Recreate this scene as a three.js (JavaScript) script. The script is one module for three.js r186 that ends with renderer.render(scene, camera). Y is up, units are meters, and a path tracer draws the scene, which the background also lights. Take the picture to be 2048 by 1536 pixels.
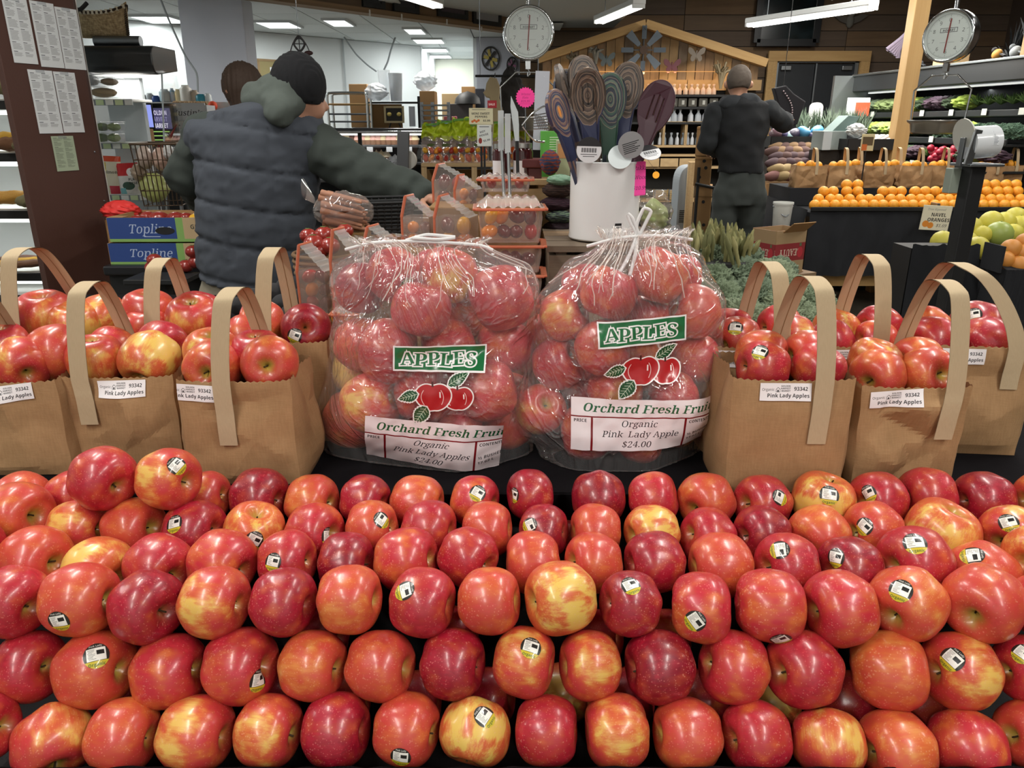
import*as THREE from 'three';
import { RoundedBoxGeometry } from 'three/addons/geometries/RoundedBoxGeometry.js';
import { mergeGeometries, toCreasedNormals } from 'three/addons/utils/BufferGeometryUtils.js';
import { RectAreaLightUniformsLib } from 'three/addons/lights/RectAreaLightUniformsLib.js';
import { createNoise2D, createNoise3D } from 'simplex-noise';

// ---------- camera, exposure, large lights ----------
const EYE = 1.4, PITCH = 19.2*Math.PI / 180, FOCAL = 1500, CP = Math.cos(PITCH), SP = Math.sin(PITCH);
const scene = new THREE.Scene();
scene.background = new THREE.Color(0x000000);
const camera = new THREE.PerspectiveCamera(2*Math.atan(768 / FOCAL)*180 / Math.PI, 4 / 3, 0.05, 60);
camera.position.set(0, EYE, 0); camera.rotation.set(-PITCH, 0, 0);
const renderer = new THREE.WebGLRenderer({ antialias: true });
renderer.toneMapping = THREE.LinearToneMapping;
renderer.toneMappingExposure = 1.35;
renderer.shadowMap.enabled = true;
RectAreaLightUniformsLib.init();
const STRIP_LIGHT = 70, PANEL_LIGHT = 17;                       // radiance of the fluorescent strips and of the ceiling panels
const STRIP_COL = new THREE.Color(1, 0.965, 0.9), PANEL_COL = new THREE.Color(0.95, 1, 0.985);
// hall ceiling strips, unseen; the later ones added to brighten middle and back: [x, y, z, turn]
const STRIPS = [[-1.35, 3.15, 0.5, 0], [1.35, 3.15, 0.5, 0], [-1.35, 3.15, -1.8, 0], [1.35, 3.15, -1.8, 0], [-1.5, 3.1, -4.6, 0.2], [1.7, 3.1, -4.6, 0],
[4.1, 3.1, -1.8, 0], [4.3, 3.1, -4.4, 0], [-4.0, 3.1, -1.8, 0], [-1.35, 3.15, 2.2, 0], [1.35, 3.15, 2.2, 0], [4.5, 3.1, -7.0, 0], [0.3, 3.2, -3.4, 0], [0.2, 3.15, -6.6, 0], [2.6, 3.15, -6.2, 0], [0.1, 3.15, -9.0, 0], [3.4, 3.15, -9.0, 0], [-2.2, 3.15, -3.0, 0]];

// ---------- helpers ----------
const R2D = Math.PI / 180, V = (x, y, z)=>new THREE.Vector3(x, y, z);
let seedState = 7;
function rnd() { seedState = (seedState + 0x6d2b79f5) | 0; let t = Math.imul(seedState ^ (seedState >>> 15), 1 | seedState); t = (t + Math.imul(t ^ (t >>> 7), 61 | t)) ^ t; return ((t ^ (t >>> 14)) >>> 0) / 4294967296; }
const rr = (a, b)=>a + (b - a)*rnd();
const n2 = createNoise2D(rnd), n3 = createNoise3D(rnd);
const clamp = (x, a = 0, b = 1)=>Math.min(b, Math.max(a, x)), lerp = (a, b, t)=>a + (b - a)*t, smooth = (a, b, x)=>{ const t = clamp((x - a) / (b - a)); return t*t*(3 - 2*t); };
// a point of the place: where the sight line of a measured photograph point meets the vertical plane F metres ahead
function W(px, py, F) { const d = (py - 768) / FOCAL, t = F / (CP - d*SP); return V(t*(px - 1024) / FOCAL, EYE - t*(SP + d*CP), -F); }
// where it meets the height y instead
function WY(px, py, y) { const d = (py - 768) / FOCAL, t = (EYE - y) / (SP + d*CP); return V(t*(px - 1024) / FOCAL, y, -t*(CP - d*SP)); }
const mpp = (py, F)=>F / (CP - (py - 768) / FOCAL*SP) / FOCAL;
// rectangle measured in the photograph, F metres ahead: centre, base and size in metres
function R(x0, y0, x1, y1, F) { const c = W((x0 + x1) / 2, (y0 + y1) / 2, F), a = W(x0, y0, F), b = W(x1, y1, F), k = mpp((y0 + y1) / 2, F); return { x: c.x, y: c.y, z: -F, w: (x1 - x0)*k, h: a.y - b.y, base: b.y, top: a.y }; }

const used = new Map();
function numbered(n) { const k = used.get(n) || 0; used.set(n, k + 1); return k ? n + '_' + String(k).padStart(3, '0') : n; }
function thing(name, label, category, pos = [0, 0, 0], turn = 0, group, kind) {
const o = new THREE.Group(); o.name = numbered(name); scene.add(o);
if (pos.isVector3) o.position.copy(pos); else o.position.set(...pos);
o.rotation.y = turn; o.userData = { label, category };
if (group) o.userData.group = group; if (kind) o.userData.kind = kind;
return o;
}
function part(parent, name, geo, mat, pos, rot, scl) {
const m = new THREE.Mesh(geo, mat); m.name = name; m.castShadow = m.receiveShadow = true;
if (pos) m.position.set(pos[0] ?? pos.x, pos[1] ?? pos.y, pos[2] ?? pos.z);
if (rot) m.rotation.set(...rot); if (scl) (Array.isArray(scl) ? m.scale.set(...scl) : m.scale.setScalar(scl));
parent.add(m); return m;
}
function struct(name, geo, mat, pos, rot) { const m = part(scene, numbered(name), geo, mat, pos, rot); m.userData.kind = 'structure'; return m; }
const boxG = (w, h, d, y0 = null)=>{ const g = new THREE.BoxGeometry(w, h, d); if (y0 !== null) g.translate(0, h / 2 + y0, 0); return g; };
const rbox = (w, h, d, r = 0.004, s = 2)=>new RoundedBoxGeometry(w, h, d, s, Math.min(r, w / 2.01, h / 2.01, d / 2.01));
const at = (g, x, y, z, rx = 0, ry = 0, rz = 0)=>{ g.rotateX(rx); g.rotateY(ry); g.rotateZ(rz); g.translate(x, y, z); return g; };
function merge(list) { return mergeGeometries(list.map((g)=>{ const q = g.index ? g.toNonIndexed() : g; for (const k of Object.keys(q.attributes)) if (!['position', 'normal', 'uv'].includes(k)) q.deleteAttribute(k); if (!q.attributes.uv) q.setAttribute('uv', new THREE.Float32BufferAttribute(new Float32Array(q.attributes.position.count*2), 2)); return q; })); }
const cyl = (r0, r1, h, n = 16, open = false)=>new THREE.CylinderGeometry(r0, r1, h, n, 1, open);
const lathe = (pts, n = 24)=>new THREE.LatheGeometry(pts.map((p)=>new THREE.Vector2(...p)), n);
const sph = (r, a = 16, b = 12)=>new THREE.SphereGeometry(r, a, b);
function tube(pts, r, n = 24, m = 6, closed = false) { return new THREE.TubeGeometry(new THREE.CatmullRomCurve3(pts.map((p)=>(p.isVector3 ? p : V(...p))), closed, 'catmullrom', 0.35), n, r, m, closed); }
function bar(a, b, r, m = 6) { a = a.isVector3 ? a : V(...a); b = b.isVector3 ? b : V(...b); const g = new THREE.CylinderGeometry(r, r, a.distanceTo(b), m); g.applyQuaternion(new THREE.Quaternion().setFromUnitVectors(V(0, 1, 0), b.clone().sub(a).normalize())); g.translate((a.x + b.x) / 2, (a.y + b.y) / 2, (a.z + b.z) / 2); return g; }
function beam(a, b, w, h) { a = a.isVector3 ? a : V(...a); b = b.isVector3 ? b : V(...b); const g = new THREE.BoxGeometry(w, h, a.distanceTo(b)); const m = new THREE.Matrix4().lookAt(a, b, V(0, 1, 0)); g.applyMatrix4(m); g.translate((a.x + b.x) / 2, (a.y + b.y) / 2, (a.z + b.z) / 2); return g; }
// surface from a function of (u, v) in 0..1
function surf(nu, nv, f, closedU = false) {
const pos = [], uv = [], idx = [];
for (let j = 0; j <= nv; j++) for (let i = 0; i <= nu; i++) { const p = f(i / nu, j / nv); pos.push(p[0] ?? p.x, p[1] ?? p.y, p[2] ?? p.z); uv.push(i / nu, j / nv); }
for (let j = 0; j < nv; j++) for (let i = 0; i < nu; i++) { const a = j*(nu + 1) + i, b = a + 1, c = a + nu + 1, d = c + 1; idx.push(a, b, d, a, d, c); }
const g = new THREE.BufferGeometry(); g.setAttribute('position', new THREE.Float32BufferAttribute(pos, 3)); g.setAttribute('uv', new THREE.Float32BufferAttribute(uv, 2)); g.setIndex(idx); g.computeVertexNormals();
if (closedU) { const n = g.attributes.normal; for (let j = 0; j <= nv; j++) { const a = j*(nu + 1), b = a + nu, s = V(n.getX(a) + n.getX(b), n.getY(a) + n.getY(b), n.getZ(a) + n.getZ(b)).normalize(); n.setXYZ(a, s.x, s.y, s.z); n.setXYZ(b, s.x, s.y, s.z); } }
return g;
}
function ext(shape, depth, bevel = 0, seg = 10) { const g = new THREE.ExtrudeGeometry(shape, { depth, bevelEnabled: bevel > 0, bevelSize: bevel, bevelThickness: bevel, bevelSegments: 2, curveSegments: seg }); g.translate(0, 0, -depth / 2); return g; }
const poly = (pts)=>{ const s = new THREE.Shape(); pts.forEach((p, i)=>(i ? s.lineTo(p[0], p[1]) : s.moveTo(p[0], p[1]))); return s; };
// naive surface nets of a signed distance function
function nets(f, lo, hi, cell) {
const n = [0, 1, 2].map((k)=>Math.ceil((hi[k] - lo[k]) / cell) + 1), [nx, ny, nz] = n, D = new Float32Array(nx*ny*nz), id = (i, j, k)=>(k*ny + j)*nx + i;
for (let k = 0; k < nz; k++) for (let j = 0; j < ny; j++) for (let i = 0; i < nx; i++) D[id(i, j, k)] = f(lo[0] + i*cell, lo[1] + j*cell, lo[2] + k*cell);
const vi = new Int32Array(nx*ny*nz).fill(-1), pos = [], idx = [];
for (let k = 0; k < nz - 1; k++) for (let j = 0; j < ny - 1; j++) for (let i = 0; i < nx - 1; i++) {
let c = 0, x = 0, y = 0, z = 0; const g = [];
for (let q = 0; q < 8; q++) g.push(D[id(i + (q & 1), j + ((q >> 1) & 1), k + (q >> 2))]);
for (let a = 0; a < 8; a++) for (let s = 1; s < 8; s <<= 1) { const b = a | s; if (b === a || (g[a] < 0) === (g[b] < 0)) continue; const t = g[a] / (g[a] - g[b]); x += (a & 1) + (s === 1 ? t : 0); y += ((a >> 1) & 1) + (s === 2 ? t : 0); z += (a >> 2) + (s === 4 ? t : 0); c++; }
if (c) { vi[id(i, j, k)] = pos.length / 3; pos.push(lo[0] + (i + x / c)*cell, lo[1] + (j + y / c)*cell, lo[2] + (k + z / c)*cell); }
}
const quad = (a, b, c, d, flip)=>{ if (a < 0 || b < 0 || c < 0 || d < 0) return; if (flip) idx.push(a, c, b, a, d, c); else idx.push(a, b, c, a, c, d); };
for (let k = 1; k < nz - 1; k++) for (let j = 1; j < ny - 1; j++) for (let i = 1; i < nx - 1; i++) {
const s = D[id(i, j, k)] < 0;
if (s !== D[id(i + 1, j, k)] < 0) quad(vi[id(i, j - 1, k - 1)], vi[id(i, j, k - 1)], vi[id(i, j, k)], vi[id(i, j - 1, k)], !s);
if (s !== D[id(i, j + 1, k)] < 0) quad(vi[id(i - 1, j, k - 1)], vi[id(i - 1, j, k)], vi[id(i, j, k)], vi[id(i, j, k - 1)], !s);
if (s !== D[id(i, j, k + 1)] < 0) quad(vi[id(i - 1, j - 1, k)], vi[id(i, j - 1, k)], vi[id(i, j, k)], vi[id(i - 1, j, k)], !s);
}
const g = new THREE.BufferGeometry(); g.setAttribute('position', new THREE.Float32BufferAttribute(pos, 3)); g.setIndex(idx);
const uv = []; for (let i = 0; i < pos.length; i += 3) uv.push(pos[i]*2, pos[i + 1]*2); g.setAttribute('uv', new THREE.Float32BufferAttribute(uv, 2));
g.computeVertexNormals(); return g;
}
const smin = (a, b, k)=>{ const h = clamp(0.5 + 0.5*(b - a) / k); return lerp(b, a, h) - k*h*(1 - h); };
const capsule = (a, b, ra, rb)=>{ const ab = b.clone().sub(a), L = ab.lengthSq(); return (x, y, z)=>{ const t = clamp(((x - a.x)*ab.x + (y - a.y)*ab.y + (z - a.z)*ab.z) / L), dx = x - a.x - ab.x*t, dy = y - a.y - ab.y*t, dz = z - a.z - ab.z*t; return Math.sqrt(dx*dx + dy*dy + dz*dz) - lerp(ra, rb, t); }; };
const ellip = (c, r)=>(x, y, z)=>{ const a = (x - c.x) / r[0], b = (y - c.y) / r[1], d = (z - c.z) / r[2], k = Math.sqrt(a*a + b*b + d*d); return (k - 1)*Math.min(...r); };

// ---------- materials ----------
const col = (c)=>new THREE.Color(c);
const std = (c, roughness = 0.7, o = {})=>new THREE.MeshStandardMaterial({ color: col(c), roughness, side: THREE.DoubleSide, ...o });
const phy = (c, roughness = 0.5, o = {})=>new THREE.MeshPhysicalMaterial({ color: col(c), roughness, side: THREE.DoubleSide, ...o });
const metal = (c = '#b9bcbf', roughness = 0.28)=>std(c, roughness, { metalness: 1 });
function canvasTex(w, h, draw, o = {}) { const c = document.createElement('canvas'); c.width = w; c.height = h; const x = c.getContext('2d'); draw(x, w, h); const t = new THREE.CanvasTexture(c); t.colorSpace = o.data ? THREE.NoColorSpace : THREE.SRGBColorSpace; t.wrapS = t.wrapT = o.wrap ? THREE.RepeatWrapping : THREE.ClampToEdgeWrapping; t.magFilter = THREE.LinearFilter; if (o.rep) t.repeat.set(...o.rep); return t; }
function pixTex(w, h, f, o = {}) { const d = new Uint8Array(w*h*4); for (let y = 0; y < h; y++) for (let x = 0; x < w; x++) { const c = f((x + 0.5) / w, (y + 0.5) / h); const i = (y*w + x)*4; d[i] = clamp(c[0])*255; d[i + 1] = clamp(c[1])*255; d[i + 2] = clamp(c[2])*255; d[i + 3] = 255; } const t = new THREE.DataTexture(d, w, h); t.colorSpace = o.data ? THREE.NoColorSpace : THREE.SRGBColorSpace; t.wrapS = t.wrapT = THREE.RepeatWrapping; t.magFilter = THREE.LinearFilter; t.minFilter = THREE.LinearFilter; if (o.rep) t.repeat.set(...o.rep); t.needsUpdate = true; return t; }
// noise that repeats over 0..1 in both directions
const tn = (u, v, k, s = 0)=>{ const a = u*2*Math.PI, b = v*2*Math.PI, r = k / (2*Math.PI); return n3(Math.cos(a)*r + s, Math.sin(a)*r + Math.cos(b)*r*0.73, Math.sin(b)*r + s*1.7); };
const hex = (c)=>{ const k = new THREE.Color(c).convertLinearToSRGB(); return [k.r, k.g, k.b]; };
const mixc = (a, b, t)=>[lerp(a[0], b[0], t), lerp(a[1], b[1], t), lerp(a[2], b[2], t)];
function woodTex(a, b, rep = [1, 1], s = 0) { const A = hex(a), B = hex(b); return pixTex(256, 256, (u, v)=>{ const g = tn(u, v*1, 2, s)*0.5 + 0.5, st = n2(u*3 + s + 0.6*tn(u, v, 1.5, s), Math.abs(v - 0.5)*60 + s)*0.5 + 0.5, f = n2(u*14, Math.abs(v - 0.5)*220 + s)*0.5 + 0.5; return mixc(A, B, clamp(0.45*g + 0.35*st + 0.25*f)); }, { rep }); }
const fineBump = pixTex(256, 256, (u, v)=>{ const k = 0.5 + 0.3*n2(u*90, v*90) + 0.2*n2(u*190, v*190 + 7); return [k, k, k]; }, { data: true });
const fabricTex = (()=>{ const t = pixTex(256, 256, (u, v)=>{ const k = 0.5 + 0.25*Math.sin(u*256*1.57)*Math.sin(v*256*1.57) + 0.25*n2(u*120, v*120); return [k, k, k]; }, { data: true }); t.repeat.set(6, 6); return t; })();
const glassM = phy('#ffffff', 0.03, { transmission: 1, thickness: 0, ior: 1.45 });
const clearM = phy('#f6f7f8', 0.16, { transmission: 0.93, thickness: 0, ior: 1.45 });
const foldM = phy('#fbf6f2', 0.12, { transmission: 0.72, thickness: 0, ior: 1.6 });
// ================= apples =================
function appleShape(k) {                                        // star-shaped about its centre: radius by direction
const h = [0.93, 0.98, 0.9, 1.0, 0.95, 0.92][k], tilt = [0.05, -0.04, 0.08, 0.03, -0.07, 0.02][k], lob = [0.03, 0.022, 0.035, 0.025, 0.03, 0.02][k];
return (dx, dy, dz)=>{                                      // unit direction, +y towards the stem
const th = Math.acos(clamp(dy, -1, 1)), ph = Math.atan2(dz, dx), s = Math.sin(th);
let r = 1 / Math.pow(Math.pow(s, 2.35) + Math.pow(Math.abs(dy) / h, 2.35), 1 / 2.35);
r *= 1 + 0.055*dy + tilt*dx*0.6;
r *= 1 - 0.5*Math.exp(-Math.pow(th / 0.27, 1.7)) - 0.04*Math.exp(-Math.pow(th / 0.6, 2));
const q = Math.PI - th; r *= 1 - 0.3*Math.exp(-Math.pow(q / 0.24, 1.8)) - 0.05*Math.exp(-Math.pow(q / 0.55, 2));
r *= 1 + lob*Math.cos(5*ph + k)*smooth(0.2, 0.9, s)*smooth(0.3, -0.8, dy) + 0.018*n3(dx*1.3 + k*9, dy*1.3, dz*1.3);
return r;
};
}
const APPLE_F = [0, 1, 2, 3, 4, 5].map(appleShape);
const APPLE_G = APPLE_F.map((f)=>surf(44, 30, (u, v)=>{ const th = Math.PI*(1 - v), ph = -u*2*Math.PI, d = [Math.sin(th)*Math.cos(ph), Math.cos(th), Math.sin(th)*Math.sin(ph)], r = f(...d); return [d[0]*r, d[1]*r, d[2]*r]; }, true));
const APPLE_PAL = {                                             // [blush, deeper blush, ground colour, share of ground colour, patch size]
c: ['#ad1e34', '#7f0c22', '#d9803f', 0.03, 0.14], r: ['#c6323e', '#a1182e', '#e0904a', 0.13, 0.34], o: ['#d34c42', '#b92a36', '#e6a854', 0.32, 0.45],
m: ['#cb3e40', '#aa2034', '#e8c462', 0.26, 0.95], y: ['#d55a3e', '#c63c38', '#e8ca62', 0.6, 0.9],
};
function appleTex(kind, s) {
const [a, b, g] = APPLE_PAL[kind].slice(0, 3).map(hex), org = hex('#d66c39'), base = APPLE_PAL[kind][3], patch = APPLE_PAL[kind][4], stem = hex('#b9b14a'), dot = hex('#edc29c'), dots = [];
for (let i = 0; i < 1000; i++) { const z = rr(-1, 0.97); dots.push([rnd(), Math.acos(z) / Math.PI, rr(0.55, 1.35)*(0.0038 + 0.0024*smooth(0.4, -0.9, z))]); }
const Wd = 512, H = 256, grid = new Float32Array(Wd*H);
for (const [u, vv, rad] of dots) { const v = 1 - vv, sn = Math.max(0.12, Math.sin(Math.PI*v)); const x0 = u*Wd, y0 = v*H, ry = rad*H, rx = ry / sn; for (let y = Math.floor(y0 - ry - 1); y <= y0 + ry + 1; y++) for (let x = Math.floor(x0 - rx - 1); x <= x0 + rx + 1; x++) { if (y < 0 || y >= H) continue; const q = Math.hypot((x + 0.5 - x0) / rx, (y + 0.5 - y0) / ry); const i = y*Wd + ((x % Wd) + Wd) % Wd; grid[i] = Math.max(grid[i], clamp(1.35 - q)); } }
return pixTex(Wd, H, (u, v)=>{
const th = Math.PI*(1 - v), ph = u*2*Math.PI, x = Math.sin(th)*Math.cos(ph), y = Math.cos(th), z = Math.sin(th)*Math.sin(ph);
const streak = n3(x*7 + s, y*0.9, z*7)*0.5 + 0.3*n3(x*17 + s, y*1.4, z*17) + 0.2*n3(x*38, y*2 + s, z*38), cloud = n3(x*1.4 + s*3, y*1.2, z*1.4 - s) + 0.4*n3(x*3.2, y*2.6 + s, z*3.2);
const near = x*0.94 + y*-0.2 + 0.25*cloud;                                        // the side that hung in the shade, local +x
const t = clamp(base*0.8 + 0.24*cloud + 0.26*streak*(0.35 + base) + patch*0.72*smooth(0.15, 1.2, near + 0.12*streak));
const red = mixc(a, b, clamp(0.5 + 0.55*cloud + 0.55*streak - 0.35*near)); let c = t < 0.5 ? mixc(red, org, t*2) : mixc(org, g, t*2 - 1);
const top = smooth(0.42, 0.1, th + 0.09*cloud)*(kind === 'c' ? 0.5 : 0.9), low = smooth(0.32, 0.06, Math.PI - th + 0.06*cloud)*0.75;
c = mixc(c, stem, Math.max(top, low));
return mixc(c, dot, 0.62*grid[Math.min(H - 1, Math.floor(v*H))*Wd + Math.floor(u*Wd)]);
});
}
const APPLE_M = {};
for (const [k, n] of [['c', 2], ['r', 3], ['o', 3], ['m', 3], ['y', 2]]) APPLE_M[k] = Array.from({ length: n }, (_, i)=>phy('#f2e6ea', 0.38, { map: appleTex(k, i*11.3 + k.charCodeAt(0)), clearcoat: 0.45, clearcoatRoughness: 0.18, side: THREE.FrontSide }));
const stemM = std('#4a3a22', 0.8), stickerM = phy('#ffffff', 0.35, { map: canvasTex(128, 128, (c)=>{
c.fillStyle = '#26241f'; c.fillRect(0, 0, 128, 128); c.fillStyle = '#c9b52e'; c.fillRect(0, 92, 128, 36); c.fillStyle = '#eceae2'; c.fillRect(18, 26, 92, 64);
c.fillStyle = '#20201e'; c.fillRect(66, 40, 36, 22); for (let i = 0; i < 9; i++) { c.fillStyle = '#6a6a66'; c.fillRect(24 + (i % 3)*2, 32 + i*6, 34 - (i % 4)*4, 2); } c.fillStyle = '#37561f'; c.font = 'bold 22px sans-serif'; c.fillText('Organic', 22, 116); c.fillStyle = '#e9e7e0'; c.font = '15px sans-serif'; c.fillText('Pink Lady', 32, 20);
}), clearcoat: 0.4 });
const STEM_G = tube([[0, 0, 0], [0.005, 0.14, 0], [0.03, 0.27, 0.02]], 0.028, 6, 5), CALYX_G = merge([0, 1, 2, 3, 4].map((i)=>at(new THREE.ConeGeometry(0.03, 0.1, 4), 0.045, 0, 0, 0, 0, -0.7).rotateY(i*1.256)));
const APPLE_WORDS = { c: 'dark crimson', r: 'red', o: 'orange-red', m: 'red and yellow', y: 'mostly yellow' };
// centre c, radius r, axis: where the stem end points; spin turns the skin about the axis
function apple(label, kind, c, r, axis, spin, o = {}) {
const k = o.shape ?? Math.floor(rnd()*6), t = thing('apple', label, 'apple', c, 0, o.group), q = new THREE.Quaternion().setFromUnitVectors(V(0, 1, 0), axis.clone().normalize()).multiply(new THREE.Quaternion().setFromAxisAngle(V(0, 1, 0), spin));
if (o.face) {                                                  // turn the skin until its pale side (local +x) looks along o.face
const f = o.face.clone().applyQuaternion(new THREE.Quaternion().setFromUnitVectors(V(0, 1, 0), axis.clone().normalize()).invert()); q.setFromUnitVectors(V(0, 1, 0), axis.clone().normalize()).multiply(new THREE.Quaternion().setFromAxisAngle(V(0, 1, 0), Math.atan2(-f.z, f.x)));
}
t.quaternion.copy(q); t.scale.setScalar(r);
part(t, 'skin', APPLE_G[k], APPLE_M[kind][Math.floor(rnd()*APPLE_M[kind].length)]);
if (!o.plain) { part(t, 'stem', STEM_G, stemM, [0, 0.42, 0], [0, rr(0, 6), rr(-0.3, 0.3)], [1, o.stem ?? rr(0.8, 1.5), 1]); part(t, 'calyx', CALYX_G, stemM, [0, -0.66, 0]); }
if (o.sticker) {                                               // world direction towards which the sticker sits
const n = o.sticker.clone().applyQuaternion(q.clone().invert()).normalize(), up = V(0, 1, 0).applyQuaternion(q.clone().invert()).applyAxisAngle(n, rr(-0.9, 0.9)), e = V().crossVectors(up, n).normalize(), w = V().crossVectors(n, e), rad = 0.29;
const g = surf(20, 4, (u, v)=>{ const a = u*2*Math.PI, b = v*rad, d = n.clone().addScaledVector(e, Math.cos(a)*b).addScaledVector(w, Math.sin(a)*b*1.08).normalize(), rad2 = APPLE_F[k](d.x, d.y, d.z) + 0.012; return d.multiplyScalar(rad2); });
const uv = g.attributes.uv; for (let i = 0; i < uv.count; i++) { const a = uv.getX(i)*2*Math.PI, b = uv.getY(i); uv.setXY(i, 0.5 + 0.5*b*Math.cos(a), 0.5 + 0.5*b*Math.sin(a)); }
part(t, 'sticker', g, stickerM).userData.label = 'white and yellow fruit sticker';
}
return t;
}
const ORD = ['first', 'second', 'third', 'fourth', 'fifth', 'sixth', 'seventh', 'eighth', 'ninth', 'tenth', 'eleventh', 'twelfth', 'thirteenth', 'fourteenth', 'fifteenth', 'sixteenth', 'seventeenth', 'eighteenth', 'nineteenth', 'twentieth', 'twenty-first', 'twenty-second', 'twenty-third', 'twenty-fourth', 'twenty-fifth', 'twenty-sixth'];
// photographed rows of the loose pile: [x, y, width, colour, stem direction (r l f d u), sticker x, sticker y]
const PILE = [
['bottom row', 0.657, [[-8, 1440, 130, 'r', 'r'], [98, 1464, 150, 'm', 'F'], [248, 1462, 145, 'o', 'r'], [391, 1462, 148, 'm', 'r'], [537, 1460, 140, 'm', 'r'], [668, 1460, 145, 'c', 'r'], [810, 1458, 142, 'o', 'r', 803, 1500], [951, 1460, 142, 'y', 'd', 985, 1410], [1091, 1462, 135, 'r', 'r'], [1235, 1462, 143, 'm', 'l'], [1377, 1465, 140, 'o', 'l'], [1515, 1470, 140, 'r', 'l'], [1652, 1475, 142, 'm', 'D'], [1790, 1478, 150, 'o', 'l'], [1933, 1480, 145, 'r', 'G'], [2060, 1470, 130, 'o', 'l']]],
['second row from the bottom', 0.698, [[48, 1344, 140, 'r', 'r'], [178, 1347, 152, 'o', 'r', 196, 1288], [332, 1347, 146, 'r', 'r'], [477, 1335, 150, 'r', 'r', 527, 1367], [622, 1330, 135, 'o', 'r'], [758, 1330, 138, 'o', 'r'], [904, 1330, 138, 'c', 'r'], [1046, 1323, 138, 'm', 'r', 1070, 1280], [1182, 1330, 135, 'm', 'l'], [1322, 1335, 142, 'c', 'l'], [1470, 1338, 143, 'r', 'l'], [1612, 1335, 148, 'r', 'l'], [1780, 1345, 155, 'o', 'r'], [1925, 1340, 150, 'm', 'l', 1891, 1302], [2050, 1335, 130, 'r', 'l', 2035, 1278]]],
['third row from the bottom', 0.73, [[32, 1208, 140, 'r', 'R'], [160, 1207, 146, 'o', 'r', 126, 1234], [284, 1214, 145, 'c', 'R'], [427, 1205, 142, 'm', 'r'], [566, 1202, 135, 'c', 'r'], [696, 1200, 136, 'o', 'r'], [843, 1203, 135, 'r', 'r', 796, 1172], [976, 1200, 132, 'o', 'r'], [1123, 1195, 145, 'y', 'l'], [1262, 1205, 128, 'c', 'l', 1262, 1146], [1400, 1213, 138, 'r', 'r', 1392, 1236], [1537, 1212, 143, 'r', 'r', 1557, 1268], [1687, 1222, 150, 'r', 'l'], [1828, 1218, 148, 'o', 'L', 1787, 1160], [1962, 1212, 150, 'o', 'L'], [2080, 1210, 130, 'r', 'l']]],
['fourth row from the bottom', 0.816, [[-22, 1098, 120, 'r', 'r'], [68, 1113, 138, 'o', 'r'], [190, 1128, 138, 'y', 'R'], [315, 1125, 130, 'r', 'R'], [445, 1118, 132, 'r', 'R'], [575, 1118, 122, 'r', 'r', 553, 1124], [690, 1125, 122, 'c', 'r'], [812, 1115, 128, 'r', 'r'], [935, 1112, 118, 'r', 'R'], [1068, 1122, 125, 'o', 'l'], [1188, 1120, 120, 'o', 'l'], [1310, 1120, 122, 'c', 'l'], [1440, 1123, 130, 'o', 'l'], [1575, 1125, 130, 'r', 'l', 1548, 1082], [1705, 1128, 130, 'c', 'l', 1655, 1106], [1823, 1122, 140, 'r', 'l', 1830, 1075], [1950, 1128, 138, 'o', 'L', 1930, 1082], [2060, 1110, 125, 'y', 'L']]],
['fifth row from the bottom', 0.884, [[45, 1034, 128, 'o', 'r'], [145, 1057, 118, 'm', 'r'], [255, 1057, 122, 'o', 'r'], [385, 1058, 124, 'c', 'r', 346, 1047], [507, 1062, 118, 'y', 'u', 508, 1077], [627, 1060, 118, 'r', 'r', 658, 1072], [742, 1058, 112, 'o', 'r', 771, 1034], [855, 1058, 115, 'r', 'r'], [972, 1057, 112, 'o', 'r'], [1085, 1062, 108, 'c', 'r', 1053, 1048], [1193, 1062, 112, 'o', 'l'], [1305, 1062, 110, 'y', 'l'], [1418, 1068, 115, 'r', 'l'], [1530, 1067, 115, 'c', 'l'], [1642, 1068, 120, 'o', 'L'], [1752, 1062, 118, 'o', 'l', 1718, 1050], [1883, 1068, 140, 'y', 'u'], [2020, 1066, 120, 'm', 'L', 2015, 1034]]],
['back row', 0.945, [[40, 1000, 110, 'o', 'R'], [140, 995, 105, 'r', 'r'], [410, 1000, 100, 'm', 'r'], [513, 1003, 120, 'c', 'r'], [620, 1010, 112, 'o', 'r'], [727, 1003, 104, 'c', 'r'], [832, 1012, 112, 'o', 'r'], [950, 1006, 105, 'r', 'r', 956, 984], [1062, 990, 102, 'c', 'l', 1020, 991], [1197, 998, 108, 'c', 'D'], [1305, 1000, 108, 'r', 'r'], [1417, 1010, 115, 'o', 'L'], [1530, 1012, 112, 'r', 'l', 1570, 992], [1650, 1008, 122, 'y', 'u', 1661, 989], [1768, 1006, 115, 'r', 'l', 1716, 977], [1868, 1008, 116, 'r', 'l'], [1978, 1008, 116, 'c', 'l'], [2078, 1000, 110, 'o', 'l']]],
['two lying on top', 0.9, [[206, 962, 128, 'r', 'R'], [334, 960, 124, 'm', 'r', 369, 914]]],
];
const AX = { r: [1, 0.12, 0.2], R: [1, -0.05, 0.55], l: [-1, 0.12, 0.2], L: [-1, -0.12, 0.75], f: [0.1, 0.2, 1], F: [0.62, -0.35, 0.85], d: [-0.2, -0.5, 0.85], D: [-0.05, -0.62, 0.8], G: [-0.5, -0.45, 0.8], u: [0.2, 1, 0.1] };
const pileBodies = [];
for (const [row, F, list] of PILE) for (const [px, py, w, kind, ax, sx, sy] of list) {
const c = W(px, py, F), r = w*mpp(py, F) / 2*0.985;
pileBodies.push({ row, c, r, kind, ax, F, s: sx ? W(sx, sy, F - r*0.75) : null, i: list.findIndex((q)=>q[0] === px), n: list.length, px });
}
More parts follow.
